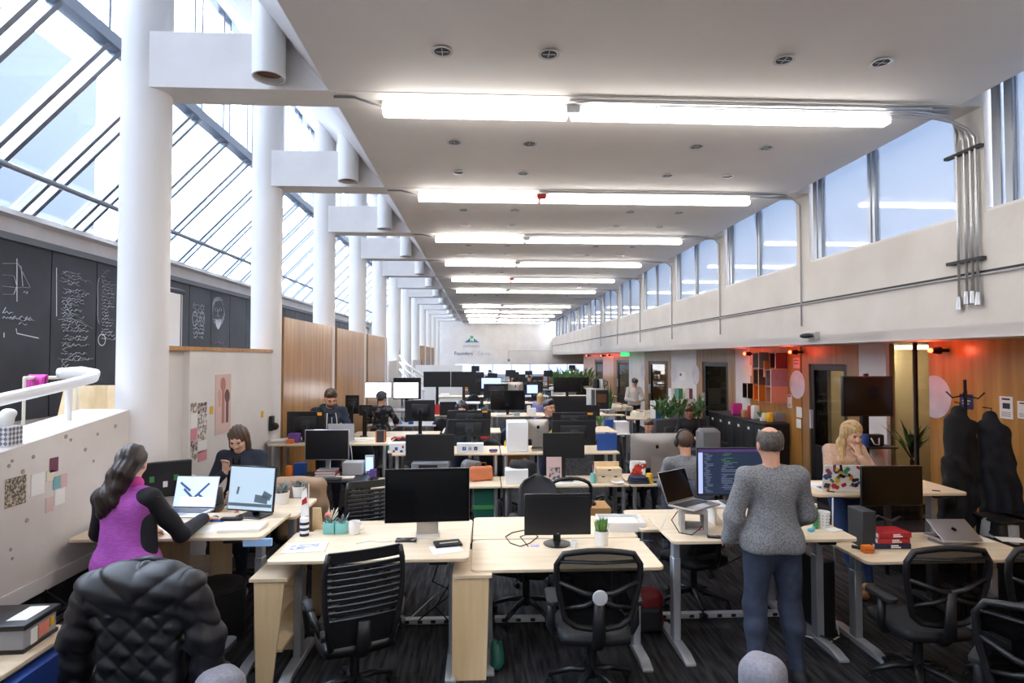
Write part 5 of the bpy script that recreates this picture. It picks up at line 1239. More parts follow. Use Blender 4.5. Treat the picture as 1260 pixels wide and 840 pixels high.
monat('black monitor above the pair right of mid hall', (681, 464, 715.5, 482.5), 12.9, 1.05, 'front', 'screen_off', base='plate')
imac('silver all-in-one rear with dark emblem, deep in hall', (X(634, 16.2), 16.2, 1.2), .43, .29, PI)
monat('pale blue lit screen deep in the hall', (592, 464.5, 617, 478), 16.6, 1.05, scr='screen_blue', base='plate'); monat('pale blue screen behind silver all-in-one, right', (648, 473, 662, 484), 16.5, 1.05, scr='screen_blue', base='plate')
for i, (r, y) in enumerate((((580, 450, 590, 457), 28.2), ((622, 455, 634.5, 463), 23.8), ((669, 455.5, 680, 463), 23.8), ((655, 463, 668, 468), 23.9), ((700, 449, 708, 456), 28.3), ((646, 456, 655, 461), 28.3), ((600, 459, 612, 465), 23.9))):
    monat(('tiny dark monitor before the far windows, leftmost', 'dark monitor centred under the far emblem wall', 'dark monitor right of the far red head', 'low dark monitor by the far red head', 'dark monitor beside the big green plants', 'tiny dark monitor in mid far row', 'thin dark monitor above the pale blue screen')[i], r, y, 1.0, base='plate')
desk('desk under the dark television behind white screens', -2.5, -1.2, 13.8, 14.5, 1.05, 'table', 'light_grey')
# silver computers
imac('large silver all-in-one seen from behind', (X(808, 7.30), 7.30, .76+.02), .66, .43, PI)
laptop('grey laptop lid in front of the hooded man', (X(423, 8.0), 7.98, 1.17), .34, .24, PI, 1.75, 'light_grey'); laptop('grey laptop lid behind second row monitor', (X(531, 7.85), 7.86, 1.05), .36, .24, PI, 1.9, 'mid_grey', mark='dark_grey')
cs = boxat('white slim computer case on the tall desk', (624, 519, 650, 552), 7.72, .34, 'white_plastic', 'computer_case', 'computer case', .01, 1.05)
for i in range(3): MB().b2((.14, -.12+.1*i, .08+.06*i), (.146, -.07+.1*i, .12+.06*i)).build('port', MATS['black_plastic'], cs)
imac('silver display with pale emblem beside white case', (X(662, 8.0), 8.0, 1.05), .30, .27, PI)
sm = laptop('small laptop with lit screen at the snack bag', (X(818, 7.15), 7.2, .76), .27, .2, -.1, 1.9, 'black_plastic', 'screen_code')
# --- things on the tall left desk
boxat('black and orange portable speaker on the tall desk', (462, 529.5, 474, 543), 7.85, .10, 'dark_grey', 'speaker', 'speaker', .01, 1.17, [('side', 'orange', 0, 0, .12, 1), ('side', 'orange', .88, 0, 1, 1)])
p = V((X(342, 7.95), 7.95, 1.17)); t = thing('paper_heap', 'heap of papers and folders on the tall desk', 'papers', p, .2); MB().box((0, 0, .012), (.28, .2, .024)).build('folder', MATS['light_grey'], t, bevel=.003, seg=1); MB().box((.02, .02, .03), (.24, .17, .012), (0, 0, .2)).build('sheets', MATS['paper'], t)
boxat('violet bag on the tall desk before the note monitor', (354, 533, 368, 539), 7.86, .1, 'purple', 'pouch', 'pouch', .012, 1.17)
boxat('thin orange booklet on tall desk', (352, 541, 360, 545), 7.78, .1, 'orange', 'booklet', 'booklet', .001, 1.17)
cable('white tangled cables on the tall desk', [(X(440, 7.9), 7.9, 1.18), (X(450, 7.9), 7.84, 1.2), (X(458, 7.9), 7.95, 1.19), (X(447, 7.9), 7.98, 1.21), (X(440, 7.9), 7.86, 1.2), (X(433, 7.9), 7.77, 1.19), (X(432, 7.74), 7.735, 1.1), (X(434, 7.74), 7.73, .9)], .006, 'white_plastic')
t = thing('wall_phone', 'black wall phone at the partition edge', 'phone', (ptx+.03, on_x(334, 520, ptx).y-.06, Z(530, 7.9))); MB().b2((-.03, -.05, 0), (.02, .05, .20)).build('cradle', MATS['black_plastic'], t, bevel=.01); MB().ball((.04, 0, .06), (.05, .05, .05)).build('dial', MATS['black_plastic'], t, smooth=True)
# --- black desk
def jar(label, px, y, z, r, h_, mat, name='jar', cat='jar', lid=None):
    t = thing(name, label, cat, (X(px, y), y, z)); MB().lathe([(0, 0), (r, 0), (r, h_*.8), (r*.8, h_), (0, h_)], n=16).build('body', MATS[mat], t, smooth='auto')
    if lid: MB().cyl((0, 0, h_), (0, 0, h_*1.15), r*.7, n=14).build('lid', MATS[lid], t)
    return t
jar('orange jar on the black desk', 356, 7.3, .85, .045, .11, 'orange', lid='orange')
boxat('blue box on the black desk beside orange jar', (361, 570, 375, 579), 7.3, .1, 'blue', 'box', 'box', .004, .85)
boxat('grey letter tray on the black desk', (421, 569, 446, 580), 7.3, .2, 'light_grey', 'letter_tray', 'tray', .006, .85)
boxat('picture frame on the black desk corner', (449, 560, 460, 573), 7.4, .03, 'light_grey', 'picture_frame', 'frame', .002, .85, [('picture', 'screen_blue', .1, .15, .9, .9)])
mug('violet mug on the black desk corner', (X(459, 7.2), 7.2, .85), 'purple', .04, .09, -1)
tag(MB().box((X(400, 7.02), 7.04, .862), (.36, .12, .015)).build('keyboard', MATS['dark_grey'], bevel=.003), 'grey keyboard at the black desk front', 'keyboard')
tag(MB().box((X(424, 7.1), 7.15, .856), (.2, .14, .012)).build('paper_stack', MATS['cream']), 'cream papers on the black desk', 'papers')
# --- second row middle
t = boxat('green plastic bin under the second row desk', (583, 599, 609, 634), 7.1, .4, 'green_bin', 'storage_bin', 'bin', .01, 0.0+.02)
MB().b2((-.14, -.21, .45), (.14, -.19, .50)).build('rim', MATS['green'], t)
boxat('grey flat printer behind large black display', (506, 569, 552, 581), 7.18, .25, 'mid_grey', 'printer', 'printer', .012, .76, [('slot', 'black_plastic', .2, .7, .7, .9)])
p = V((X(592, 7.35), 7.35, .76)); t = thing('leather_tote', 'orange brown leather tote on second row desk', 'bag', p, .3); s_ = Soft(); s_.box((0, 0, .09), (.15, .05, .09), rd=.04, k=.03); s_.build('bag', M('leather', 'c7744a', .5), t, h=.01, disp=wrinkle(.004, 40)); MB().tube([(-.07, 0, .16), (-.06, 0, .22), (.06, 0, .22), (.07, 0, .16)], .008, 6).build('strap', MATS['brown'], t, smooth=True)
t = thing('knit_sleeve', 'grey knitted garment bent over the desk edge', 'garment', (X(576, 7.45), 7.45, .76)); s_ = Soft(); s_.cap((-.06, 0, .03), (-.02, .05, .17), .05, .06, k=.04); s_.cap((-.02, .05, .17), (.12, .06, .17), .06, .045, k=.04); s_.build('cloth', 'mid_grey', t, h=.012, disp=wrinkle(.006, 40))
boxat('white shoe box under the black coat, second row', (622, 578, 650, 592), 7.12, .2, 'white_plastic', 'box', 'box', .003, .76)
t = thing('folded_coat', 'crumpled black coat on white box, second row', 'coat', (X(644, 7.3), 7.32, .76)); s_ = Soft(); s_.ell((0, 0, .16), (.16, .12, .10), k=.05); s_.ell((-.1, -.03, .2), (.07, .08, .06), k=.05); s_.ell((.08, 0, .08), (.10, .1, .1), k=.05); s_.build('cloth', 'black_soft', t, h=.012, disp=wrinkle(.012, 40))
boxat('pink picture postcard propped by the monitor', (672.5, 562, 691, 573), 7.2, .01, 'pale_pink', 'postcard', 'postcard', .001, .76, [('picture', 'photo_c', .15, .1, .9, .6)])
t = thing('drawer_organiser', 'small wooden organiser with three little drawers', 'organiser', (X(748, 7.25), 7.25, .76)); MB().b2((-.155, -.09, 0), (.155, .10, .17)).build('case', MATS['birch_panel'], t); MB().b2((-.155, .06, .17), (.155, .10, .225)).build('back', MATS['birch_panel'], t)
for (a_, b_, c_, d_) in ((-.148, .148, .095, .165), (-.148, -.004, .012, .085), (.004, .148, .012, .085)):
    o = MB().b2((a_, -.098, c_), (b_, -.09, d_)).build('drawer', MATS['birch'], t); MB().b2(((a_+b_)/2-.02, -.102, d_-.018), ((a_+b_)/2+.02, -.097, d_-.004)).build('notch', MATS['black_plastic'], o)
t = jar('teal cup of pens beside the wooden organiser', 730, 7.15, .76, .037, .12, 'teal', 'pen_cup', 'cup')
for i in range(4): MB().cyl((.012*math.cos(i*1.7), .012*math.sin(i*1.7), .1), (.03*math.cos(i*1.7), .03*math.sin(i*1.7), .22), .004, n=6).build('pen', MATS[('white_plastic', 'pink', 'navy', 'cream')[i]], t)
t = thing('white_plate', 'white plate on the organiser desk', 'plate', (X(760, 7.1), 7.1, .76)); MB().lathe([(0, 0), (.05, 0), (.08, .02), (.075, .022), (.045, .006), (0, .006)], n=22).build('dish', MATS['white_plastic'], t, smooth='auto')
tag(MB().box((X(700, 7.1), 7.12, .768), (.36, .12, .014)).build('keyboard', MATS['white_plastic'], bevel=.003), 'white keyboard in front of the postcard', 'keyboard')
sheet('white sheet at the organiser front', 738, 593, .76, .26, .1, .1)
# snack bag, folded cloth, yellow cup
t = thing('snack_bag', 'red and white snack bag on the birch desk', 'snack bag', (X(785, 7.3), 7.3, .76), -.2); s_ = Soft(); s_.box((0, 0, .12), (.10, .035, .13), rd=.03, k=.03); s_.build('bag', M('snack', 'c93a2c', .35, col2='f1ece4', vscale=9, lo=.48, hi=.52), t, h=.009, disp=wrinkle(.006, 50))
for i in range(3): tag(MB().prism(rrect(.26-.02*i, .18, .04, 4), 0, .026).build('folded_cloth', MATS[('dark_grey', 'navy', 'navy')[i]], bevel=.01), ('dark grey folded cloth, bottom of the pile', 'navy folded cloth in the middle of the pile', 'navy folded cloth on top of the pile')[i], 'cloth').location = (X(786, 7.12), 7.13, .76+.027*i)
jar('yellow plastic cup at the folded cloths', 799, 7.1, .76, .042, .12, 'yellow', 'cup', 'cup')
boxat('blue ring folder propped on third row desk', (735, 533, 759, 549), 7.8, .04, 'blue', 'ring_folder', 'folder', .004, 1.05, rz=.05)
ib = boxat('white box with social media icons, third row', (562, 545.5, 595, 557), 7.68, .12, 'white_plastic', 'box', 'box', .003, 1.05)
w_ = .19
for i, c_ in enumerate(('f', 'o', 't')):
    MB().b2((-.10+.075*i, -.064, .035), (-.055+.075*i, -.06, .08)).build('icon', MATS[('blue', 'light_grey', 'navy')[i]], ib)
text('lettering', 'f', 'white_plastic', .05, ib, (-.0775, -.066, .057), ex=.001)
MB().tube([(-.0025+.013*math.cos(a), -.066, .057+.013*math.sin(a)) for a in np.linspace(0, 2*PI, 12)[:-1]], .002, 4, closed=True).build('icon_ring', MATS['mid_grey'], ib)
text('lettering', 't', 'white_plastic', .045, ib, (.0725, -.066, .057), ex=.001)
t = thing('toy_car', 'small blue and orange toy on third row desk', 'toy', (X(607, 7.7), 7.7, 1.05)); MB().box((0, 0, .03), (.11, .05, .03)).build('body', MATS['blue'], t, bevel=.008); MB().box((0, 0, .01), (.09, .05, .02)).build('base', MATS['orange'], t)
gb = boxat('white gift box with coloured dots and red ribbon', (477, 545, 502, 559), 7.7, .16, 'white_plastic', 'gift_box', 'box', .004, 1.05, [('dot', 'blue', .35, .3, .5, .6), ('dot', 'red', .7, .5, .8, .75), ('dot', 'red', .25, .1, .35, .3), ('dot', 'blue', .6, .1, .75, .3), ('dot', 'green', .0, .3, .08, .8)])
MB().tube([(-.1, 0, .17), (-.05, 0, .2), (0, 0, .17), (.05, 0, .2), (.1, 0, .17)], .012, 6).build('ribbon', MATS['red'], gb, smooth=True)
t = boxat('open cardboard box on the floor under organiser desk', (717, 625, 752, 640), 6.4, .35, 'cardboard', 'cardboard_box', 'box', .002, 0, [('label_patch', 'paper', .1, .5, .4, .8)])
boxat('brown cardboard box under the white case desk', (626, 558, 652, 576), 8.0, .3, 'cardboard', 'cardboard_box', 'box', .002, .6, [('label_patch', 'paper', .1, .2, .35, .8), ('label_patch', 'paper', .65, .6, .85, .85)])
desk('low shelf table carrying the brown box', .3, 1.0, 7.95, 8.35, .6, 'table')
# --- clutter on the far desks (bottles, papers, toys)
cl_items = [(536, 495, 12.9, 'red', 'red paper bag below the twin monitors', (9, 12)), (566, 490, 12.9, 'white_plastic', 'white bottle right of twin monitors', (4, 9)), (547, 497, 12.8, 'light_grey', 'pale blue bottle by the red paper bag', (4, 8)),
            (560, 495, 12.8, 'mid_grey', 'grey flask on the twin monitor desk', (4, 9)), (577, 485, 13.0, 'green', 'green packet at the twin monitor desk end', (8, 4)), (487, 492, 11.85, 'red', 'red packet under the white screens', (5, 5)),
            (492, 493, 11.9, 'sky_blue', 'sky blue box under the white screens', (4, 5)), (505, 491, 11.9, 'blue', 'blue toy under the right white screen', (6, 4)), (521, 491, 12.8, 'cream', 'cream mug left of the red paper bag', (5, 6)),
            (655, 508, 12.6, 'white_plastic', 'white carton right of wide black monitor', (10, 9)), (651, 497, 12.8, 'cream', 'cream folder leaning right of wide black monitor', (5, 11)), (617, 509, 12.5, 'paper', 'papers under the wide black monitor', (12, 2)),
            (636, 509, 12.5, 'light_grey', 'grey tray under the wide black monitor', (8, 4)), (600, 500, 12.6, 'green', 'green packet left of wide black monitor', (4, 7)), (591, 497, 12.6, 'white_plastic', 'white frame stand left of wide black monitor', (7, 8)),
            (565, 503, 10.4, 'pink', 'pink notebook beside the dark haired woman', (8, 6)), (516, 522, 8.1, 'cream', 'cream paper bag behind grey laptop', (8, 14)), (622, 521, 8.6, 'yellow', 'yellow bottle behind the social icon monitor', (3, 7))]
for (px, py, y, m_, lab, (w0, h0)) in cl_items:
    zd = 1.05 if y > 12.4 else .95 if y > 11 else 1.0 if y > 10 else 1.05
    if 8.5 < y < 9: y = 8.2
    nm = [w for w in lab.split() if w in ('bag', 'bottle', 'flask', 'packet', 'box', 'mug', 'toy', 'carton', 'folder', 'tray', 'notebook', 'papers', 'stand')]
    nm = nm[0] if nm else 'packet'; hh = h0*y/720; ww = w0*y/720; t = thing(nm, lab, nm, (X(px, y), y+.05, zd))
    if nm in ('bottle', 'flask', 'mug'): MB().lathe([(0, 0), (ww/2, 0), (ww/2, hh*.65), (ww*.25, hh*.85), (ww*.25, hh), (0, hh)], n=14).build('body', MATS[m_], t, smooth='auto')
    else: MB().prism([(-ww/2, 0), (ww/2, 0), (ww*.46, hh), (-ww*.48, hh*.96)], -.04, .04, 'y').build('body', MATS[m_], t, bevel=.006, seg=1)
# --- far rows: small clutter and seats, each by its desk
random.seed(21)
SD_ = ('left', 'middle', 'right')
for k, y in enumerate((19.5, 23.5, 28., 33.)):
    for j, (xa, xb) in enumerate(((-1.6, .2), (.4, 2.2), (2.4, 4.5))):
        if k == 0 and j == 2: continue
        wh = FR[k]+' row '+SD_[j]+' desk'
        c_ = ('paper', 'light_grey', 'cream')[(k+j) % 3]; x = xa+.25+random.random()*.3
        t = thing('paper_tray', ('white', 'grey', 'cream')[(k+j) % 3]+' paper tray on the '+wh, 'tray', (x, y+.3, 1.0)); MB().b2((-.16, -.12, 0), (.16, .12, .06)).build('tray', MATS[c_], t); MB().b2((-.14, -.1, .06), (.14, .1, .09)).build('sheets', MATS['paper'], t)
        m_ = ('red', 'blue', 'teal', 'orange')[(k*3+j) % 4]; x = xa+.8+random.random()*.2
        t = thing('bottle', m_+' bottle on the '+wh, 'bottle', (x, y+.25, 1.0)); MB().lathe([(0, 0), (.05, 0), (.05, .18), (.02, .24), (.02, .28), (0, .28)], n=12).build('flask', MATS[m_], t, smooth='auto')
        monitor('black monitor standing on the '+wh, (xb-.45, y+.45, 1.0), .56, .34, PI if (k+j) % 2 else 0, .14, 'screen_matte', base='plate')
        task_chair('black chair drawn up to the '+wh, ((xa+xb)/2+.35, y-.35, 0), random.uniform(-.4, .4), zt=1.12)
# --- chairs in the hall
for lab, px, y, rz, lp_ in (('black chair with grey band right of hooded man', 446, 8.9, 0, False), ('black chair below the arm monitor', 520, 9.0, .4, False), ('black loop chair left of silver all-in-one', 775, 8.4, .5, True),
                            ('black chair at the third row white case', 613, 8.9, -.5, False), ('navy chair behind the white computer case', 630, 10.6, 0, False), ('black chair by the blue folder', 752, 9.0, PI, False),
                            ('dark chair below the wide black monitor', 660, 11.9, .2, False), ('dark chair at the twin monitor desk', 545, 12.1, 0, False)):
    task_chair(lab, (X(px, y), y, 0), rz, mat='navy' if 'navy' in lab else 'black_soft', loop=lp_, zt=1.10)
# ================================================================== right front
monitor('black monitor behind the red books at right', (X(1097, 4.86), 4.86, .76), .545, .34, 0, .27, 'screen_off', base='plate', thick=.04)
for i, (c_, lab, w_) in enumerate((('navy', 'navy book at the bottom of the red book pile', .30), ('red', 'lower red book with white spine lettering', .27), ('red', 'upper red book with white spine lettering', .28))):
    t = thing('book', lab, 'book', (X(1094, 4.62)+.008*(i-1), 4.66, .76+.043*i), .02*i); MB().b2((-w_/2, -.09, 0), (w_/2, .10, .042)).build('cover', MATS[c_], t, bevel=.004, seg=1); MB().b2((-w_/2-.001, -.08, .005), (-w_/2+.02, .105, .037)).build('pages', MATS['paper'], t)
    for k in range(2): MB().b2((-.02, -.092, .009+.014*k), (.06-.02*k, -.0895, .018+.014*k)).build('spine_print', MATS['paper'], t)
t = boxat('black wire file box left of the red books', (1062, 629, 1078, 656), 4.60, .2, 'dark_grey', 'file_box', 'file box', .004, .76)
t = thing('orange_case', 'small orange camera case before the red books', 'case', (X(1066, 4.5), 4.5, .76)); MB().box((0, 0, .03), (.09, .06, .06)).build('shell', MATS['orange'], t, bevel=.015); MB().tube([(-.04, -.032, .03), (.04, -.032, .03)], .003, 5).build('zip', MATS['brown'], t)
laptop('closed looking silver laptop lid tilted on stand at right', (X(1173, 4.7), 4.72, .79), .33, .23, PI-.05, .55, 'silver', mark='black_gloss')
t = thing('laptop_stand', 'grey wedge stand under the silver laptop at right', 'stand', (X(1173, 4.7), 4.72, .76), .25); MB().b2((-.15, -.1, 0), (.15, .1, .029)).build('wedge', MATS['mid_grey'], t, bevel=.006)
sheet('white envelope right of the silver laptop', 1205, 664, .76, .18, .12, -.2); sheet('white sheet at the right picture edge', 1245, 664, .76, .2, .14, -.3)
cable('black charger cable on the red book desk', [q(1052, 668, .765), q(1060, 663, .768), q(1072, 661, .765), q(1080, 667, .765), q(1090, 668, .765)], .005); cable('black plug adapter on the desk edge', [q(1048, 672, .775), q(1060, 674, .775)], .014, 'black_plastic', 'charger')
cable('grey cable bundle behind the red books', [(X(1062, 4.75), 4.75, .78), (X(1066, 4.78), 4.78, .90), (X(1078, 4.8), 4.78, .97), (X(1092, 4.8), 4.76, .93), (X(1105, 4.8), 4.78, .96)], .009, 'dark_grey')
# blonde's desk
ls = laptop('open laptop with lid covered in colourful stickers', (X(1030, 5.2), 5.25, 1.09), .345, .235, PI-.06, 1.80, 'white_plastic')
T = Matrix.Translation((0, .1175, .018)) @ Euler((-1.80, 0, 0)).to_matrix().to_4x4(); random.seed(3)
cols = ['yellow', 'red', 'blue', 'black_plastic', 'green', 'paper', 'orange', 'navy', 'wine', 'pale_teal']
for i in range(44):
    mb = MB(); u, v = random.uniform(-.15, .15), random.uniform(-.215, -.02); mb.T = T @ Matrix.Translation((u, v, .0037+.0001*i)) @ Euler((0, 0, random.random()*3)).to_matrix().to_4x4()
    a_, b_ = random.uniform(.014, .04), random.uniform(.010, .022)
    if i % 3: mb.prism(rrect(a_*2, b_*2, min(a_, b_)*.6, 3), 0, .0008)
    else: mb.prism([(a_*.8*math.cos(k*PI/7), a_*.6*math.sin(k*PI/7)) for k in range(14)], 0, .0008)
    mb.build('sticker', MATS[cols[i % 10]], ls)
sheet('white paper on the blonde woman\'s desk', 1008, 597, 1.09, .22, .14, .1, t=.012, name='paper_stack'); cable('black pen on the blonde woman\'s desk', [q(1018, 604, 1.097), q(1027, 605, 1.097)], .005, 'black_plastic', 'pen'); cable('dark pen at the right of the tall desk', [q(1147, 603, 1.097), q(1157, 604, 1.097)], .005, 'navy', 'pen')
mug('beige paper cup behind the grey sweater man', (X(990, 5.2), 5.2, 1.09), 'cream', .042, .11, 0, 'paper_cup')
# ---------- the man's desk
mm = monitor('wide monitor full of code at the standing man', (X(902, 4.86), 4.86, .925), .62, .40, -.02, .21, 'screen_code', base='none', bez=.012, thick=.04)
zc = .21
MB().b2((-.298, -.0165, zc+.02), (-.262, -.0145, zc+.36)).build('sidebar', MATS['code_side'], mm); MB().b2((-.298, -.0165, zc+.365), (.298, -.0145, zc+.385)).build('title_bar', MATS['purple'], mm)
random.seed(11); L1, L2, L3 = MB(), MB(), MB()
for i in range(27):
    z = zc+.03+i*.0122; ind = random.choice((0, .01, .02)); l = random.uniform(.02, .07); L1.b2((-.25+ind, -.0165, z), (-.25+ind+l, -.0155, z+.0038))
    if random.random() < .85: ind = random.choice((0, .012, .024)); l = random.uniform(.03, .16); (L2 if i > 19 else L1).b2((-.105+ind, -.0165, z), (-.105+ind+l, -.0155, z+.0038))
for nm, l, m_ in (('code_lines', L1, 'code_text'), ('code_lines', L2, 'code_green')): o = l.build(nm, MATS[m_], mm); o['kind'] = 'stuff'
t = thing('monitor_riser', 'white box riser under the code monitor', 'riser', (X(905, 4.82), 4.82, .925)); MB().b2((-.22, -.1, .135), (.22, .12, .15)).build('top', MATS['white_plastic'], t); 
for x in (-.21, 0, .21): MB().b2((x-.008, -.1, 0), (x+.008, .12, .135)).build('divider', MATS['white_plastic'], t)
MB().b2((-.1, -.06, .15), (.1, .1, .162)).build('stand_foot', MATS['black_plastic'], t); MB().b2((-.03, .03, .162), (.03, .06, .3)).build('stand_neck', MATS['black_plastic'], t)
t = thing('concrete_block', 'hollow concrete block carrying the open laptop', 'block', (X(853, 4.60), 4.62, .925), -.25)
bx = (-.10, .10, 0, .20, .03)
MB().b2((-.10, -.14, 0), (.10, .14, .03)).build('bottom_wall', MATS['concrete'], t); MB().b2((-.10, -.14, .155), (.10, .14, .185)).build('top_wall', MATS['concrete'], t)
for x in (-.10, .07): MB().b2((x, -.14, .03), (x+.03, .14, .155)).build('side_wall', MATS['concrete'], t)
laptop('open laptop with red rim on the concrete block', (X(856, 4.58), 4.62, 1.112), .36, .25, .62, 1.95, 'imac_alu', 'screen_off')
tag(MB().box((0, 0, .004), (.07, .13, .008)).build('phone', MATS['black_gloss'], bevel=.003), 'black phone on the standing man\'s desk', 'phone').matrix_world = Matrix.Translation(q(881, 661, .925)) @ Euler((0, 0, 1.3)).to_matrix().to_4x4()
t = thing('candy_wrapper', 'red and white candy wrapper by the concrete block', 'wrapper', q(861, 656, .925)); s_ = Soft(); s_.ell((0, 0, .018), (.03, .022, .02), k=.01); s_.cap((0, 0, .02), (.02, .02, .045), .012, .008, k=.01); s_.build('wrapper', M('candy', 'd9455a', .4, col2='f4e9e6', vscale=30, lo=.48, hi=.52), t, h=.006)
t = thing('keyboard', 'dark keyboard under the standing man\'s hands', 'keyboard', (X(935, 4.5), 4.5, .925)); MB().box((0, 0, .008), (.40, .13, .016)).build('case', MATS['dark_grey'], t, bevel=.004); MB().box((0, 0, .017), (.37, .10, .006)).build('keys', MATS['black_plastic'], t)
cable('white cable from the laptop to the riser', [(X(830, 4.7), 4.55, 1.12), (X(822, 4.6), 4.6, 1.08), (X(818, 4.6), 4.62, .99), (X(816, 4.6), 4.66, .93)], .004, 'white_plastic')
cable('black cable looped below the concrete block laptop', [(X(832, 4.5), 4.47, 1.11), (X(826, 4.45), 4.45, 1.05), (X(834, 4.45), 4.42, .96), (X(850, 4.45), 4.43, .94), (X(866, 4.45), 4.5, .98)], .004)
cable('white cable hanging before the monitor riser', [(X(875, 4.7), 4.7, 1.10), (X(885, 4.65), 4.66, 1.0), (X(895, 4.6), 4.6, .94), (X(905, 4.6), 4.6, .93)], .004, 'white_plastic')
# right end of man's desk
t = thing('perforated_cup', 'white perforated plastic cup at the man\'s desk', 'cup', (X(1012, 4.62), 4.62, .925)); MB().lathe([(0, 0), (.042, 0), (.055, .13), (.052, .13), (.04, .006), (0, .006)], n=20).build('cup', MATS['white_plastic'], t, smooth='auto')
for i in range(12):
    for k in range(4):
        a = 2*PI*i/12; r_ = .045+.0095*k/3; MB().cyl(((r_-.002)*math.cos(a), (r_-.002)*math.sin(a), .03+.025*k), ((r_+.0035)*math.cos(a), (r_+.0035)*math.sin(a), .03+.025*k), .004, n=6).build('hole', MATS['mid_grey'], t)
jar('green bottle beside the perforated cup', 1003, 4.6, .925, .02, .17, 'green', 'bottle', 'bottle', 'white_plastic'); sheet('crumpled white napkin on the man\'s desk', 1025, 652, .925, .12, .08, .4, t=.006, name='napkin', cat='napkin')
t = thing('teal_toy', 'small teal toy on the man\'s desk edge', 'toy', q(998, 654, .925)); MB().ball((0, 0, .015), (.03, .02, .015)).build('body', M('cyan', '5fb9d6', .5), t, smooth=True); MB().ball((.02, 0, .03), (.012, .012, .012)).build('head', MATS['cyan'], t, smooth=True)
# under-desk objects
boxat('black computer tower under the man\'s desk', (1010, 690, 1028, 790), 4.7, .45, 'black_plastic', 'computer_tower', 'computer', .01, 0, [('bezel', 'light_grey', .1, .05, .2, .95)])
t = thing('red_backpack', 'red and black backpack under middle desk', 'bag', (X(795, 4.95), 4.95, 0)); s_ = Soft(); s_.box((0, 0, .17), (.13, .09, .17), rd=.07, k=.04); s_.build('sack', M('bag_red', '7d1a22', .6), t, h=.012, disp=wrinkle(.006, 30)); s_ = Soft(); s_.box((0, -.08, .12), (.10, .04, .10), rd=.03, k=.03); s_.build('pocket', 'black_soft', t, h=.012)
t = thing('green_bag', 'rolled dark green bag at pedestal foot', 'bag', (X(612, 4.35), 4.36, 0)); s_ = Soft(); s_.cap((0, 0, .05), (0, .05, .16), .05, .045, k=.02); s_.build('roll', 'green_bin', t, h=.01, disp=wrinkle(.004, 40)); MB().tube([(0, 0, .19), (.03, 0, .23), (0, .04, .2)], .006, 6).build('strap', MATS['black_soft'], t)
for i, (x0, x1) in enumerate(((.1, 1.3), (1.5, 2.7), (-1.3, -.2))):
    t = thing('power_strip', ('power strip on the floor behind middle desk', 'power strip on the floor behind the man\'s desk', 'power strip on the floor behind magazine desk')[i], 'power strip', ((x0+x1)/2, 5.15, 0)); MB().b2((-(x1-x0)/2, -.03, 0), ((x1-x0)/2, .03, .045)).build('body', MATS['light_grey'], t, bevel=.006)
    for k in range(9): MB().b2((-(x1-x0)/2+.06+(x1-x0-.14)*k/8.5, -.034, .01), (-(x1-x0)/2+.10+(x1-x0-.14)*k/8.5, -.028, .036)).build('socket', MATS['black_plastic'], t)
cb = [('white cable drooping under magazine desk', [(-.25, 4.9, .8), (-.35, 5.0, .35), (-.6, 5.0, .12), (-.9, 5.05, .06), (-1.2, 5.1, .05)], 'white_plastic'), ('black cable under magazine desk right leg', [(-.22, 4.6, .82), (-.25, 4.8, .5), (-.4, 5.0, .2), (-.3, 5.1, .04)], 'rubber'),
      ('second black cable under magazine desk', [(-.3, 4.6, .82), (-.42, 4.9, .45), (-.25, 5.05, .3), (-.55, 5.1, .05)], 'rubber'), ('black cable below the man\'s desk', [(1.75, 4.7, .86), (1.78, 4.9, .6), (2.0, 4.95, .5), (2.2, 4.9, .62), (2.3, 4.7, .88)], 'rubber'),
      ('black cable from raised desk to wall socket', [(-2.75, 4.5, .96), (-2.8, 4.45, .7), (-2.7, 4.3, .45), (-2.85, 4.2, .6), (-2.96, 4.15, .72)], 'rubber'), ('black plug cables at the ramp wall grille', [(-2.96, 3.95, .70), (-2.86, 4.0, .62), (-2.8, 4.1, .3), (-2.85, 4.0, .12), (-2.9, 3.9, .02)], 'rubber'),
      ('white cable on floor by computer tower', [(2.6, 4.75, .02), (2.75, 4.6, .02), (2.9, 4.7, .02), (3.0, 4.9, .05)], 'white_plastic'), ('black cable heap under the man\'s desk', [(2.7, 4.6, .02), (2.85, 4.5, .03), (2.95, 4.65, .02), (2.8, 4.75, .05), (2.7, 4.65, .06), (2.8, 4.5, .06)], 'rubber'), ('white cable hanging from the blonde woman\'s desk', [(X(1024, 5.04), 5.035, 1.06), (X(1023, 5.04), 5.03, .8), (X(1025, 5.04), 5.03, .5)], 'white_plastic')]
for lab, P, m_ in cb: cable(lab, P, .006, m_)
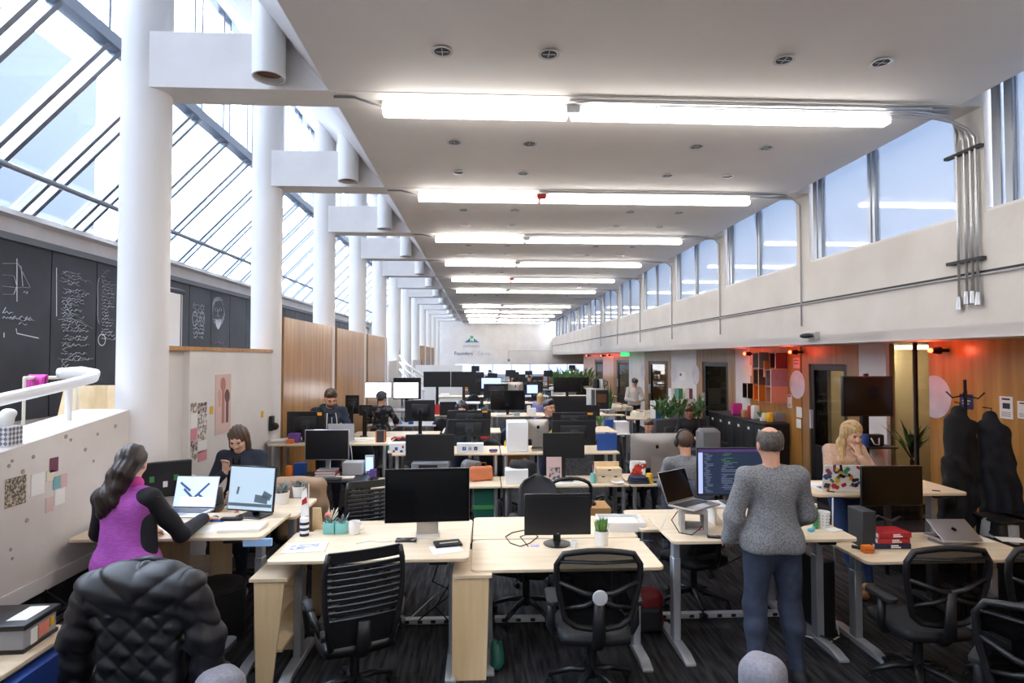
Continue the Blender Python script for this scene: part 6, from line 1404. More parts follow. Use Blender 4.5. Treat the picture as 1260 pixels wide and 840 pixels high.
# ================================================================== right wall zone
def shelfbox(label, x0, x1, x2, y0, y1, ci, cs_, name='shelf_box'):
    u = lambda x: 840+x/5.727; v = lambda y: 400+y/5.727
    yn = on_x(u(x2), 450, XD).y; D_ = max(.1, XD-on_y(u(x1), 450, yn).x); xo = XD-D_; yf = on_x(u(x0), 450, xo).y; z1 = on_y(u(x1), v(y0), yn).z; z0 = on_y(u(x1), v(y1), yn).z
    t = thing(name, label, 'shelf', (xo, yn, z0), group='coloured wall boxes'); L_ = yf-yn; h_ = z1-z0; w_ = .016
    MB().b2((0, 0, 0), (D_, w_, h_)).build('near_side', MATS[cs_], t); MB().b2((0, L_-w_, 0), (D_, L_, h_)).build('far_side', MATS[cs_], t)
    MB().b2((0, w_, 0), (D_, L_-w_, w_)).build('bottom', MATS[cs_], t); MB().b2((0, w_, h_-w_), (D_, L_-w_, h_)).build('top', MATS[cs_], t); MB().b2((D_-.01, w_, w_), (D_, L_-w_, h_-w_)).build('back', MATS[ci], t)
    e = .006; MB().b2((-.004, 0, 0), (0, w_, h_)).build('edge', MATS['cream'], t); return t
M('maroon', '5c1f26', .6); M('mauve', '8f6f7c', .6); M('peach', 'c4846c', .6); M('shelf_brown', '6e4636', .6); M('shelf_grey', '8d8580', .6); M('shelf_teal', 'a9c9c9', .6)
shelfbox('pale teal box shelf with grey side, top left', 492, 538, 605, 190, 305, 'shelf_teal', 'shelf_grey'); shelfbox('maroon box shelf at the top right', 613, 655, 738, 195, 305, 'black_plastic', 'maroon')
shelfbox('narrow bright orange box shelf in the middle', 566, 598, 612, 250, 365, 'orange', 'orange'); shelfbox('brown box shelf with dark inside', 497, 535, 590, 310, 420, 'black_plastic', 'shelf_brown'); shelfbox('mauve box shelf holding a small plant', 583, 622, 738, 312, 432, 'shelf_grey', 'mauve')
shelfbox('orange box shelf at the bottom left', 497, 535, 590, 422, 535, 'orange', 'orange'); shelfbox('peach box shelf at the bottom right', 580, 622, 738, 433, 550, 'peach', 'peach'); shelfbox('black box shelf set apart at left', 420, 455, 492, 410, 515, 'dark_grey', 'black_plastic')
pp = on_x(946, 472, 5.05); pot('small plant inside the mauve wall box', (5.12, pp.y-.12, Z(475.5, pp.y)+.016), .05, .06, 'white_plastic', 'leaf', n=24, ph=.12)
for i in range(6):
    y = 9.9+.42*i; t = thing('locker', 'black locker under the coloured boxes, '+ORD[i]+' in the row', 'locker', (5.06, y+.21, 0), group='black lockers'); MB().b2((-.20, -.205, 0), (.22, .205, 1.13)).build('cabinet', MATS['black_plastic'], t); o = MB().b2((-.212, -.195, .04), (-.20, .195, 1.10)).build('door', MATS['black_soft'], t, bevel=.004, seg=1); MB().b2((-.216, -.04, .98), (-.211, .04, 1.03)).build('name_card', MATS['paper'], o)
tag(MB().b2((4.83, 9.9, 1.131), (5.28, 12.42, 1.155)).build('worktop', MATS['dark_grey']), 'dark worktop over the black lockers', 'worktop')
lk = [('tan gift bag on the lockers', 922, 515, 'tan', (14, 11)), ('white jar on the lockers', 931, 512, 'white_plastic', (8, 13)), ('grey paper bag with handles on the lockers', 966, 521, 'mid_grey', (26, 14)), ('colourful toy basket on the lockers', 908, 503, 'magenta', (12, 7)), ('green toy on the lockers', 906, 503, 'green', (4, 4)), ('cream figure on the lockers', 943, 517, 'cream', (6, 9)), ('red box on the lockers', 927, 505, 'red', (9, 6)), ('yellow pot on the lockers', 949, 518, 'yellow', (7, 10))]
for i, (lab, px, py, m_, (w0, h0)) in enumerate(lk):
    y = max(10.05, on_x(px, py, 5.0).y); boxat(lab, (px-w0/2, py-h0, px+w0/2, py), y, .12, m_, lab.split(' on ')[0].split()[-1] if 'handles' not in lab else 'bag', 'ornament', .02, 1.155)
pp = on_x(938, 510, 5.0); pot('small green plant on the lockers', (5.0, pp.y, 1.155), .05, .07, 'white_plastic', 'leaf', n=30, ph=.14)
# paper discs and posters on the right walls
def disc(label, x, px, py, r, ymax=99):
    p = on_x(px, py, x); o = MB().prism([(min(ymax, p.y+r*math.cos(a)), p.z+r*math.sin(a)) for a in np.linspace(0, 2*PI, 32)[:-1]], x-.004, x-.001, 'x').build('paper_disc', M('disc', 'dcd6df', .7, col2='cdc6d2', vscale=6)); return tag(o, label, 'disc', 'round paper discs')
disc('round white paper disc near the coat stand', XD, 1150, 488, .25, DY(1143)-.004); disc('round white paper disc right of the coloured boxes', XD, 981, 473, .24); disc('round white paper disc left of second dark door', XD, 856, 461, .25); disc('round white paper disc on wall strip, farther', XD, 829, 459, .25); disc('round white paper disc beside standing person', XD, 791, 458, .27)
def rnote(label, a, b, mat, extra=None):
    o = wallnote(label, a[0], a[1], b[0], b[1], mat, XD, 'wall_notice', 'notice')
    p0 = on_x(a[0], a[1], XD); p1_ = on_x(b[0], b[1], XD)
    for (u0, v0, u1, v1, m_) in (extra or []): MB().b2((XD-.006, p0.y+(p1_.y-p0.y)*u0, p0.z+(p1_.z-p0.z)*v0), (XD-.004, p0.y+(p1_.y-p0.y)*u1, p0.z+(p1_.z-p0.z)*v1)).build('print', MATS[m_], o)
    return o
tl = [(.15, .7+.06*i, .85, .72+.06*i, 'mid_grey') for i in range(4)]+[(.2, .08, .8, .16, 'dark_grey')]
rnote('white notice with dark picture on plywood wall', (1230, 487), (1247, 516), 'paper', [(.25, .3, .8, .55, 'navy')]+tl); rnote('white notice at the right picture edge', (1252, 493), (1268, 516), 'paper', tl); M('indigo', '2d2a5c', .6); rnote('indigo poster behind the coat stand', (1181, 484), (1198, 504), 'indigo', [(.2, .4, .8, .5, 'light_grey'), (.2, .6, .7, .68, 'light_grey')])
rnote('pink notice above the paper disc', (976, 440), (984, 453), 'pale_pink', [(.1, .2, .9, .3, 'red'), (.1, .5, .9, .6, 'red')]); rnote('white notice below the paper disc', (969, 485), (974.5, 502), 'paper', tl); rnote('upper torn white sheet by first door', (980, 500), (987, 514), 'paper'); rnote('lower torn white sheet by first door', (980, 515), (986, 527), 'paper'); rnote('small white cards between two discs', (836, 457), (843, 468), 'paper', [(.1, .2, .4, .5, 'purple')]); rnote('white card near the black box shelf', (916, 449), (925, 462), 'cream')
# red spot lamps under the low ceiling
def redlamp(label, px, py, x, e):
    e *= .22
    p = on_x(px, py, x); t = thing('red_spot_lamp', label, 'lamp', p, group='red spot lamps'); MB().cyl((.0, 0, 0), (.10, 0, 0), .03, .045, n=14).build('shade', MATS['black_metal'], t, smooth='auto'); MB().ball((-.01, 0, 0), .028).build('bulb', MATS['red_glow'], t, smooth=True); MB().cyl((.1, 0, 0), (XD-x, 0, 0), .02, n=10).build('bracket', MATS['black_metal'], t)
    L_ = bpy.data.lights.new('red_lamp', 'POINT'); L_.energy = e; L_.color = (1, .12, .06); L_.shadow_soft_size = .03; o = link('red_lamp', L_, t); o.location = (-.06, 0, 0)
redlamp('red spot lamp on plywood wall above paper disc', 1146, 431, XD-.2, 14); redlamp('red spot lamp right of the coloured boxes', 973, 433, XD-.2, 14); redlamp('red spot lamp left of the coloured boxes', 917, 435, XD-.2, 14); redlamp('red spot lamp between the far doors', 748, 437, XD-.2, 14); redlamp('red spot lamp by the farthest door', 740, 437.5, XD-.2, 10); redlamp('red spot lamp farthest down the right wall', 722, 437.5, XD-.2, 10)
# exit sign, camera on fascia
p = on_y(769, 435, 20.5); t = thing('exit_sign', 'green lit exit sign under the low ceiling', 'sign', (p.x, 20.5, p.z)); MB().b2((-.15, -.03, -.09), (.15, .03, .10)).build('case', MATS['exit_green'], t, bevel=.006, seg=1); text('lettering', 'EXIT', 'white_plastic', .13, t, (0, -.033, 0)); MB().cyl((0, 0, .1), (0, 0, SOF-p.z-.02), .01, n=6).build('rod', MATS['black_metal'], t)
p = on_x(1000, 413, XR); t = thing('ceiling_camera', 'small dark dome camera on the right fascia', 'camera', (XR-.09, p.y, p.z)); MB().ball((0, 0, 0), (.08, .12, .035)).build('dome', MATS['dark_grey'], t, smooth=True); MB().b2((0, -.03, -.02), (.09, .03, .04)).build('bracket', MATS['light_grey'], t); MB().b2((.06, -.17, -.05), (.09, -.11, .05)).build('plate', MATS['light_grey'], t)
# TV on stand, coat stand, bins
p = V((X(1068, 7.0), 7.0, 0)); t = thing('television_stand', 'black television on a tall rolling stand', 'television', p); a = on_y(1037.5, 512, 7.0); b = on_y(1098, 462.5, 7.0); w_ = b.x-a.x
MB().b2((-w_/2, -.03, a.z), (w_/2, .02, b.z)).build('panel', MATS['black_plastic'], t, bevel=.006); MB().b2((-w_/2+.015, -.034, a.z+.02), (w_/2-.015, -.029, b.z-.015)).build('screen', MATS['screen_off'], t); MB().b2((-.04, .02, .1), (.04, .08, b.z-.1)).build('post', MATS['black_metal'], t); MB().b2((-.02, 0, b.z), (.03, .03, b.z+.03)).build('webcam', MATS['black_plastic'], t)
MB().b2((-.25, -.2, 1.20), (.25, .2, 1.22)).build('shelf', MATS['black_plastic'], t)
for e in (-1, 1): MB().b2((e*.28-.03, -.3, .04), (e*.28+.03, .3, .10)).build('foot', MATS['black_metal'], t, bevel=.01)
MB().b2((-.28, -.03, .05), (.28, .03, .10)).build('foot_bar', MATS['black_metal'], t)
jar('blue headset case on the television stand', 1063, 6.95, 1.22, .06, .14, 'blue', 'headset_case', 'case'); t = thing('black_camcorder', 'black camcorder with strap on television stand', 'camera', (X(1080, 6.9), 6.95, 1.22)); MB().b2((-.1, -.05, 0), (.1, .05, .14)).build('body', MATS['black_plastic'], t, bevel=.02); MB().tube([(-.08, -.06, .1), (-.06, -.09, .03), (0, -.09, .02), (.02, -.06, .1)], .008, 6).build('strap', MATS['light_grey'], t, smooth=True)
t = thing('white_drum', 'white round drum table under the television', 'drum', (X(1077, 7.25), 7.35, 0)); MB().lathe([(0, 0), (.2, 0), (.2, 1.12), (.18, 1.15), (0, 1.15)], n=26).build('drum', MATS['white_plastic'], t, smooth='auto'); MB().cyl((0, 0, 1.15), (0, 0, 1.16), .17, n=24).build('cover', MATS['light_grey'], t)
cs_ = V((X(1190, 5.5), 5.5, 0)); t = thing('coat_stand', 'slim black coat stand before the plywood wall', 'coat stand', cs_); zt = Z(468, 5.5); MB().cyl((0, 0, .02), (0, 0, zt), .02, .014, n=12).build('pole', MATS['black_metal'], t, smooth='auto')
for i in range(4): a = PI/4+i*PI/2; MB().tube([(0, 0, zt-.15), (.10*math.cos(a), .10*math.sin(a), zt-.18), (.15*math.cos(a), .15*math.sin(a), zt-.12)], .008, 6).build('hook', MATS['black_metal'], t, smooth=True); MB().tube([(0, 0, .1), (.25*math.cos(a), .25*math.sin(a), .01)], .014, 6).build('leg', MATS['black_metal'], t)
M('coat_black', '0a0a0e', .85, col2='101116', vscale=10); M('coat_navy', '0f131c', .85, col2='151a26', vscale=10)
for lab, dx, dy, m_, s0 in (('long black hooded coat, left on the stand', -.10, -.05, 'coat_black', 0), ('long navy coat, right on the stand', .19, -.08, 'coat_navy', 1)):
    c = cs_+V((dx, dy, 0)); t = thing('winter_coat', lab, 'coat', c); z1 = 1.80-.05*s0; e0 = -1 if s0 == 0 else 1; s_ = Soft()
    s_.cap((0, .02, z1-.03), (e0*.02, 0, z1-.22), .06, .10, k=.05); s_.cap((-.07, 0, z1-.13), (.08, -.02, z1-.17), .07, k=.05)
    s_.cap((e0*.02, 0, z1-.22), (e0*.03, -.01, z1-.60), .105, .135, k=.05, flat=((0, 1, 0), 1.2)); s_.cap((e0*.03, -.01, z1-.60), (e0*.06, -.01, z1-1.06), .135, .165, k=.05, flat=((0, 1, 0), 1.35))
    for e in (-1, 1): s_.cap((e*.085+e0*.01, 0, z1-.20), (e*.115+e0*.02, -.04, z1-.50), .05, .055, k=.03); s_.cap((e*.115+e0*.02, -.04, z1-.50), (e*.125+e0*.05, -.06, z1-.88), .055, .048, k=.03)
    s_.cap((.01, -.10, z1-.25), (e0*.03, -.14, z1-1.0), .012, .02, k=.03, sub=True)
    s_.build('cloth', m_, t, h=.012, disp=lambda g: (.014*np.sin(46*g[..., 0]+5*np.sin(5*g[..., 2]))+.006*np.sin(30*g[..., 2]+20*g[..., 0]))*np.clip((1.7-g[..., 2])*2, .2, 1))
    MB().tube([(0, 0, z1), (.02, .02, z1+.05), (-.03-.1*dx, .04, z1+.06)], .006, 5).build('loop', MATS[m_], t)
for i, (px, lab) in enumerate(((1232, 'black waste bin with grey liner near the coats'), (1263, 'black waste bin at the right picture edge'))):
    t = thing('waste_bin', lab, 'bin', (X(px, 5.2), 5.2, 0)); MB().prism(rrect(.30, .30, .05, 4), 0, .80).build('bin', MATS['black_plastic'], t, bevel=.008); MB().grid(lambda u, v: ((.155+.012*math.sin(40*u+3*v))*math.cos(2*PI*u)*1.05, (.155+.012*math.sin(30*u))*math.sin(2*PI*u)*1.05, .81-.17*v+.02*math.sin(14*u)), 40, 4).build('liner', MATS['light_grey'], t, smooth=True); MB().b2((-.17, -.17, .80), (.17, .17, .83)).build('rim', MATS['black_plastic'], t, bevel=.01)
t = thing('tufted_sofa', 'dark tufted sofa seen past the television', 'sofa', (X(1130, 6.25), 6.22, 0)); MB().b2((-.55, -.2, .15), (.24, .3, .45)).build('seat', MATS['black_soft'], t, bevel=.03)
s_ = Soft(); s_.box((-.15, .3, .72), (.38, .06, .32), rd=.05, k=.02); s_.build('back', 'black_gloss2', t, h=.014, disp=lambda g: -.014*np.abs(np.sin(g[..., 0]*PI/.10))*np.abs(np.sin(g[..., 2]*PI/.10))+.01)
for ex in (-.5, .2):
    for ey in (-.15, .25): MB().cyl((ex, ey, 0), (ex, ey, .15), .02, n=8).build('leg', MATS['black_metal'], t)
t = thing('spiky_plant', 'dark spiky potted plant behind the tufted sofa', 'plant', (X(1123, 7.2), 7.2, 0)); MB().lathe([(0, 0), (.14, 0), (.17, .3), (.15, .3), (0, .28)], n=18).build('pot', MATS['black_plastic'], t, smooth='auto'); MB().cyl((0, 0, .28), (0, 0, 1.0), .025, n=8).build('stem', MATS['brown'], t)
for i in range(16): a = 2*PI*i/16+.2; l = .28+.1*(i % 3)/2; d_ = V((math.cos(a), math.sin(a), 0)); n_ = V((-d_.y, d_.x, 0))*.022; b0 = V((0, 0, 1.0+.03*(i % 4))); MB().add([b0-n_*.4, b0+n_*.4, b0+d_*l*.5+V((0, 0, .24))+n_, b0+d_*l+V((0, 0, .30+.1*(i % 2))), b0+d_*l*.5+V((0, 0, .24))-n_], [(0, 1, 2, 4), (4, 2, 3)]).build('leaf', MATS['leaf_dark'], t)
# ---------- lounge and food tables, mid right
def planter(label, px, py_b, y, w_, z, hgt, n=120, mat='leaf_dark', boxm='dark_grey', sp=.5):
    t = thing('planter', label, 'plant', (X(px, y), y, 0)); MB().b2((-w_/2, -.18, 0), (w_/2, .18, z)).build('trough', MATS[boxm], t, bevel=.01)
    f = MB()
    for i in range(n):
        b0 = V((random.uniform(-w_/2, w_/2)*.9, random.uniform(-.15, .15), z+random.random()*hgt*.4)); tip = b0+V((random.uniform(-sp, sp)*.5, random.uniform(-sp, sp)*.5, hgt*random.uniform(.1, .6))); sd = V((random.uniform(-1, 1), random.uniform(-1, 1), .3)).normalized()*.03; m = b0.lerp(tip, .6)+V((0, 0, .04)); f.add([b0-sd*.3, b0+sd*.3, m+sd, tip, m-sd], [(0, 1, 2, 4), (4, 2, 3)])
    o = f.build('foliage', MATS[mat], t); o['kind'] = 'stuff'; return t
planter('leafy planter trough before the second dark door', 836, 515, 12.6, 1.1, .95, .6, 170); planter('big green plants past the far doors, left clump', 697, 470, 26., 1.3, 1.0, 1.0, 260, 'leaf', 'white_plastic', .8); planter('big green plants past the far doors, right clump', 712, 470, 24.6, 1.2, 1.0, 1.0, 260, 'leaf', 'white_plastic', .8)
t = boxat('low bookcase of blue and green binders, mid right', (806, 494, 824, 520), 13.6, .4, 'white_plastic', 'bookcase', 'bookcase', .004, 0)
for i in range(5): MB().b2((-.16+.065*i, -.21, .6), (-.105+.065*i, -.19, 1.15)).build('binder', MATS[('blue', 'blue', 'green', 'teal', 'navy')[i]], t)
for i, (px, m_, lab) in enumerate(((828, 'white_plastic', 'white binder on the planter shelf'), (833, 'teal', 'teal binder on the planter shelf'), (838, 'green', 'green binder on the planter shelf'), (846, 'paper', 'cream binder on the planter shelf'), (850, 'wine', 'wine binder on the planter shelf'))): boxat(lab, (px-2.2, 478, px+2.2, 492), 12.95, .2, m_, 'binder', 'binder', .003)
boxat('white shelf carrying the binders by the planter', (823, 491, 856, 520), 12.9, .3, 'white_paint', 'bookcase', 'bookcase', .004, 0)
def sofa(label, px, y, w_, rz, mat='black_soft'):
    t = thing('lounge_sofa', label, 'sofa', (X(px, y), y, 0), rz); MB().b2((-w_/2, -.35, .12), (w_/2, .30, .42)).build('seat', MATS[mat], t, bevel=.04); MB().b2((-w_/2, .25, .3), (w_/2, .42, .85)).build('back', MATS[mat], t, bevel=.05)
    for e in (-1, 1): MB().b2((e*w_/2-.08, -.36, .12), (e*w_/2+.08, .40, .60)).build('arm', MATS[mat], t, bevel=.04)
    for ex in (-1, 1):
        for ey in (-.3, .35): MB().cyl((ex*(w_/2-.05), ey, 0), (ex*(w_/2-.05), ey, .13), .025, n=8).build('leg', MATS['black_metal'], t)
sofa('black sofa against the second dark door', 857, 11.75, 1.1, 0); sofa('black sofa turned side-on right of food table', 812, 10.7, .9, PI/2+.1); sofa('dark grey sofa in front of the lounge plants', 848, 9.5, .7, PI, 'dark_grey')
desk('small birch side table in the lounge', X(880, 9.6), X(897, 9.6)+.15, 9.5, 10.0, .62, 'table', leg='birch_panel'); boxat('grey cushion roll in the lounge', (862, 528, 888, 539), 9.0, .25, 'mid_grey', 'cushion', 'cushion', .05, .62); desk('low lounge bench holding the cushion roll', X(858, 9.0), X(892, 9.0), 8.95, 9.4, .62, 'table', 'black_plastic', leg='black_metal')
jar('white vase on the small lounge table', 877, 9.7, .62, .04, .2, 'white_plastic', 'vase', 'vase'); jar('red jar on the small lounge table', 884, 9.7, .62, .05, .12, 'red', 'jar', 'jar'); t = jar('blue bowl on the small lounge table', 893, 9.6, .62, .09, .08, 'blue', 'bowl', 'bowl')
desk('food table with white trays beside standing person', X(738, 16.3), X(777, 16.3), 15.9, 16.7, .85, 'table'); desk('nearer food table covered in paper cartons', X(770, 14.2), X(814, 14.2), 14.0, 14.7, .82, 'table')
random.seed(5)
for i in range(16):
    nr = i < 7; px = random.uniform(742, 772) if nr else random.uniform(780, 811); y = random.uniform(16.0, 16.5) if nr else random.uniform(14.1, 14.6); z = .85 if nr else .82; h_ = random.uniform(.05, .16); r_ = random.uniform(.10, .2)
    t = thing('food_tray', ('white food tray on the far food table, ' if nr else 'paper carton on the nearer food table, ')+ORD[i if nr else i-7]+' of the spread', 'tray', (X(px, y), y, z), random.random()*3, 'food on tables')
    MB().prism([(-r_, 0), (r_, 0), (r_*1.15, h_), (-r_*1.15, h_)], -r_*.6, r_*.6, 'y').build('tray', MATS['cream' if i % 2 else 'paper'], t); MB().ball((0, 0, h_), (r_*.8, r_*.4, .04), 10, 6).build('food', MATS['cream' if i % 2 else 'tan'], t, smooth=True)
boxat('dark glass-front microwave oven, mid right', (731, 480, 749, 503), 15.2, .4, 'black_plastic', 'microwave', 'microwave', .006, .95, [('window', 'brown', .2, .35, .85, .8), ('panel', 'light_grey', .05, .0, .12, 1)]); desk('white counter below the microwave oven', X(722, 15.1), X(752, 15.1), 15.1, 15.7, .95, 'table', 'white_plastic')
boxat('white counter block behind the microwave', (725, 478, 747, 505), 18, .5, 'white_plastic', 'counter', 'counter', .006, 0)
for i, px in enumerate((734, 741)): t = jar(('dark kettle on the white counter, left', 'silver kettle on the white counter, right')[i], px, 18.2, Z(478, 18), .11, .28, ('black_plastic', 'silver')[i], 'kettle', 'kettle'); MB().tube([(.1, 0, .06), (.18, 0, .1), (.18, 0, .2), (.09, 0, .24)], .015, 6).build('handle', MATS['black_plastic'], t, smooth=True)
t = thing('snake_plant', 'tall snake plant beside the microwave', 'plant', (X(750, 15.8), 15.9, .0)); MB().lathe([(0, 0), (.15, 0), (.18, .9), (.15, .9), (0, .85)], n=16).build('pot', MATS['white_plastic'], t, smooth='auto')
for i in range(9): a = i*.7; b0 = V((.06*math.cos(a), .06*math.sin(a), .85)); tip = b0+V((.12*math.cos(a), .12*math.sin(a), .55+.07*(i % 4))); n_ = V((-math.sin(a), math.cos(a), 0))*.035; m = b0.lerp(tip, .5); MB().add([b0-n_*.5, b0+n_*.5, m+n_, tip, m-n_], [(0, 1, 2, 4), (4, 2, 3)]).build('leaf', MATS['leaf_dark'], t)
t = thing('snack_shelf', 'snack shelf with coloured packets under food table', 'shelf', (X(753, 13.5), 13.5, .0)); MB().b2((-.45, -.15, .45), (.30, .15, .47)).build('board', MATS['black_plastic'], t); MB().b2((-.45, -.15, .95), (.30, .15, .97)).build('board', MATS['birch'], t); 
for x in (-.44, .29): MB().b2((x-.01, -.15, 0), (x+.01, .15, .97)).build('side', MATS['black_plastic'], t)
for i in range(12): tag(MB().box((0, 0, .1+.03*(i % 3)), (.055, .1, .2+.06*(i % 3))).build('snack_packet', MATS[('green', 'red', 'yellow', 'blue', 'orange', 'pink', 'paper', 'red', 'yellow', 'purple', 'blue', 'white_plastic')[i]], bevel=.01), ('green', 'red', 'yellow', 'blue', 'orange', 'pink', 'paper white', 'dark red', 'golden', 'purple', 'deep blue', 'plain white')[i]+' snack packet on the shelf, '+ORD[i].replace('nearest', 'first')+' from the left', 'snack', 'snack packets').location = (X(753, 13.5)-.41+.06*i, 13.42, .471)
desk('white table below the snack shelf', X(735, 11.5), X(775, 11.5), 11.4, 12.0, .80, 'table', 'white_plastic'); 
t = thing('green_leaf_plant', 'striped leafy plant left of the snack packets', 'plant', (X(738, 11.7), 11.7, .80)); MB().lathe([(0, 0), (.06, 0), (.07, .1), (0, .1)], n=14).build('pot', MATS['white_plastic'], t, smooth='auto')
for i in range(8): a = i*.8; b0 = V((0, 0, .09)); tip = V((.12*math.cos(a), .12*math.sin(a), .35)); n_ = V((-math.sin(a), math.cos(a), 0))*.03; m = b0.lerp(tip, .5)+V((0, 0, .03)); MB().add([b0-n_*.4, b0+n_*.4, m+n_, tip, m-n_], [(0, 1, 2, 4), (4, 2, 3)]).build('leaf', MATS['leaf'], t)
boxat('white carton on the table below the snack shelf', (757, 519, 774, 526), 11.5, .3, 'white_plastic', 'carton', 'box', .004, .80); boxat('blue pack on the table below the snack shelf', (746, 516, 755, 523), 11.5, .15, 'blue', 'pack', 'box', .01, .80)
# tan jacket over chair behind plant pots
t = thing('tan_jacket', 'tan jacket draped behind the white plant pots', 'jacket', (X(368, 5.9), 5.9, 0), .2); s_ = Soft(); s_.box((0, 0, .80), (.20, .06, .28), rd=.06, k=.05); s_.cap((-.18, 0, 1.06), (.18, 0, 1.04), .07, k=.05); s_.cap((.2, 0, 1.0), (.26, .02, .6), .06, .05, k=.04); s_.cap((-.2, 0, 1.0), (-.24, .02, .7), .06, .05, k=.04); s_.build('cloth', M('tan_cloth', 'a98d72', .85), t, h=.012, disp=wrinkle(.008, 26))
task_chair('black chair under the tan jacket', (X(368, 5.98), 6.22, 0), .2, zt=1.0)
t = thing('standing_plank', 'thin plywood board leaning by the plant pot desk', 'board', (X(386, 5.3), 5.35, 0), 0); MB().prism([(-.02, 0), (.16, .0), (.05, .95), (-.02, .95)], -.01, .01, 'y').build('plank', MATS['birch_panel'], t); MB().b2((-.02, -.02, .0), (.02, .02, .03)).build('shoe', MATS['birch_panel'], t)
# ================================================================== people
M('knit_grey', '6d6e72', .9, col2='96979b', vscale=110, bump=.6, bscale=260, lo=.4, hi=.6); M('denim', '293042', .8, col2='343d52', vscale=12, bump=.2, bscale=300); M('denim_blue', '263a66', .8, col2='324a7d', vscale=10)
M('magenta_fleece', 'b65cbc', .85, col2='a04aa8', vscale=30, stretch=(1, 1, 6), bump=.3, bscale=200); M('black_fleece', '15161d', .8, bump=.2, bscale=200); M('hoodie', '2d3647', .9, col2='374256', vscale=20); M('beige_knit', 'c9a58f', .85, col2='d6b5a0', vscale=40, bump=.3, bscale=250)
M('navy_knit', '2b3242', .9); M('white_shirt', 'dcd5d2', .85); M('plaid', '1d1d22', .85, col2='6c6c74', vscale=14, lo=.5, hi=.6); M('beanie', '4a4c52', .95, bump=.4, bscale=120); M('lilac_top', '8a86b8', .85); M('red_shirt', 'c23a32', .8); M('dark_jacket', '1f222b', .8)
def L3(wp, loc, rz, s):
    d = Vector(wp)-Vector(loc); c, n = math.cos(-rz), math.sin(-rz); return (Vector((d.x*c-d.y*n, d.x*n+d.y*c, d.z))/s)
def seated(dz, kz=None, ky=.42):
    P = dict(pel=(0, 0, .96-dz), waist=(0, .01, 1.10-dz), chest=(0, .02, 1.30-dz), neck=(0, .03, 1.46-dz), hipL=(-.095, 0, .93-dz), hipR=(.095, 0, .93-dz), shL=(-.185, .01, 1.41-dz), shR=(.185, .01, 1.41-dz))
    kz = .92-dz if kz is None else kz
    P.update(kneeL=(-.13, ky, kz), kneeR=(.13, ky, kz), ankL=(-.13, ky-.04, .09), ankR=(.13, ky-.04, .09), elL=(-.24, .12, 1.16-dz), elR=(.24, .12, 1.16-dz), wrL=(-.14, .36, 1.12-dz), wrR=(.14, .36, 1.12-dz), handL=(.2, 1, -.2), handR=(-.2, 1, -.2)); return P
# magenta woman, seen from behind at the raised desk
loc = V((X(157, 4.02), 4.02, 0)); rz = -.10; s = 1.70/1.75
wr = L3(on_z(251, 637, 1.03), loc, rz, s); el = L3((X(222, 4.15), 4.17, 1.08), loc, rz, s)
t, J, hc, R = human('woman in magenta and black fleece working at the raised desk', loc, rz, 1.70, 'magenta_fleece', 'black_fleece', 'tail', 'hair_dark', 'skin_pale', pose=dict(elR=el, wrR=wr, handR=(.75, .6, -.25), elL=(-.27, .10, 1.13), wrL=(-.10, .30, 1.08), handL=(.4, 1, 0), neck=(0, .02, 1.46)), head=(.15, .25), h=.011, female=True, hem=.79, build=1.16, wrk=.005, armtop=False)
sl_ = Soft()
for S_ in 'LR':
    a, m, w_ = J['sh'+S_], J['el'+S_], J['wr'+S_]; e = -1 if S_ == 'L' else 1
    sl_.cap(a+V((-e*.015, 0, .0)), m, .068, .056, k=.025); sl_.cap(m, m.lerp(w_, .94), .056, .042, k=.025); sl_.cap(J['neck']+V((e*.07, -.0, -.03)), a, .056, .064, k=.025)
sl_.build('sleeves', 'black_fleece', t, h=.011, disp=wrinkle(.006, 34, 1))
sd = Soft(); sd.cap((.135, .0, 1.26*s), (.150, .0, .82*s), .06, .065, k=.04); sd.build('side_panel', 'black_fleece', t, h=.011)
sc_ = Soft(); sc_.cap(J['neck']+V((-.03, -.01, .02)), J['neck']+V((.04, -.0, .035)), .056, .05, k=.02); sc_.build('collar', 'magenta', t, h=.009)
# grey sweater man
loc = V((X(949, 4.12), 4.12, 0)); rz = .04; s = 1.79/1.75
wr = L3(on_z(896, 664, .97), loc, rz, s); el = L3((X(904, 4.12), 4.14, 1.15), loc, rz, s)
human('balding man in grey knit sweater standing at the code monitor', loc, rz, 1.79, 'knit_grey', 'denim', 'bald', 'hair_grey', 'skin', pose=dict(elL=el, wrL=wr, handL=(.35, .9, -.25), elR=(.275, .03, 1.13), wrR=(.20, .26, .97), handR=(-.2, 1, -.1), kneeL=(-.115, .03, .50), kneeR=(.13, .0, .50), ankL=(-.14, -.05, .09), ankR=(.16, -.03, .09)), head=(.10, -.12), h=.011, hem=.90, build=1.17, wrk=.006, shoes='black_soft')
# blonde woman
loc = V((X(1040, 5.82), 5.82, 0)); s = 1.68/1.75
human('blonde woman in beige sweater resting chin on her hand', loc, PI+.04, 1.68, 'beige_knit', 'denim_blue', 'long', 'hair_blond', 'skin_pale', shoes='tan', pose=dict(elL=(-.19, .22, 1.16), wrL=(-.035, .19, 1.36), handL=(.25, -.1, 1), elR=(.25, .12, 1.14), wrR=(.10, .30, 1.14), handR=(-.6, .8, -.1), neck=(0, .05, 1.45), chest=(0, .02, 1.30), ankL=(-.07, .26, .09), ankR=(.08, .28, .09), kneeL=(-.08, .14, .50), kneeR=(.09, .15, .50)), head=(.45, .05), h=.011, female=True, hem=.92)
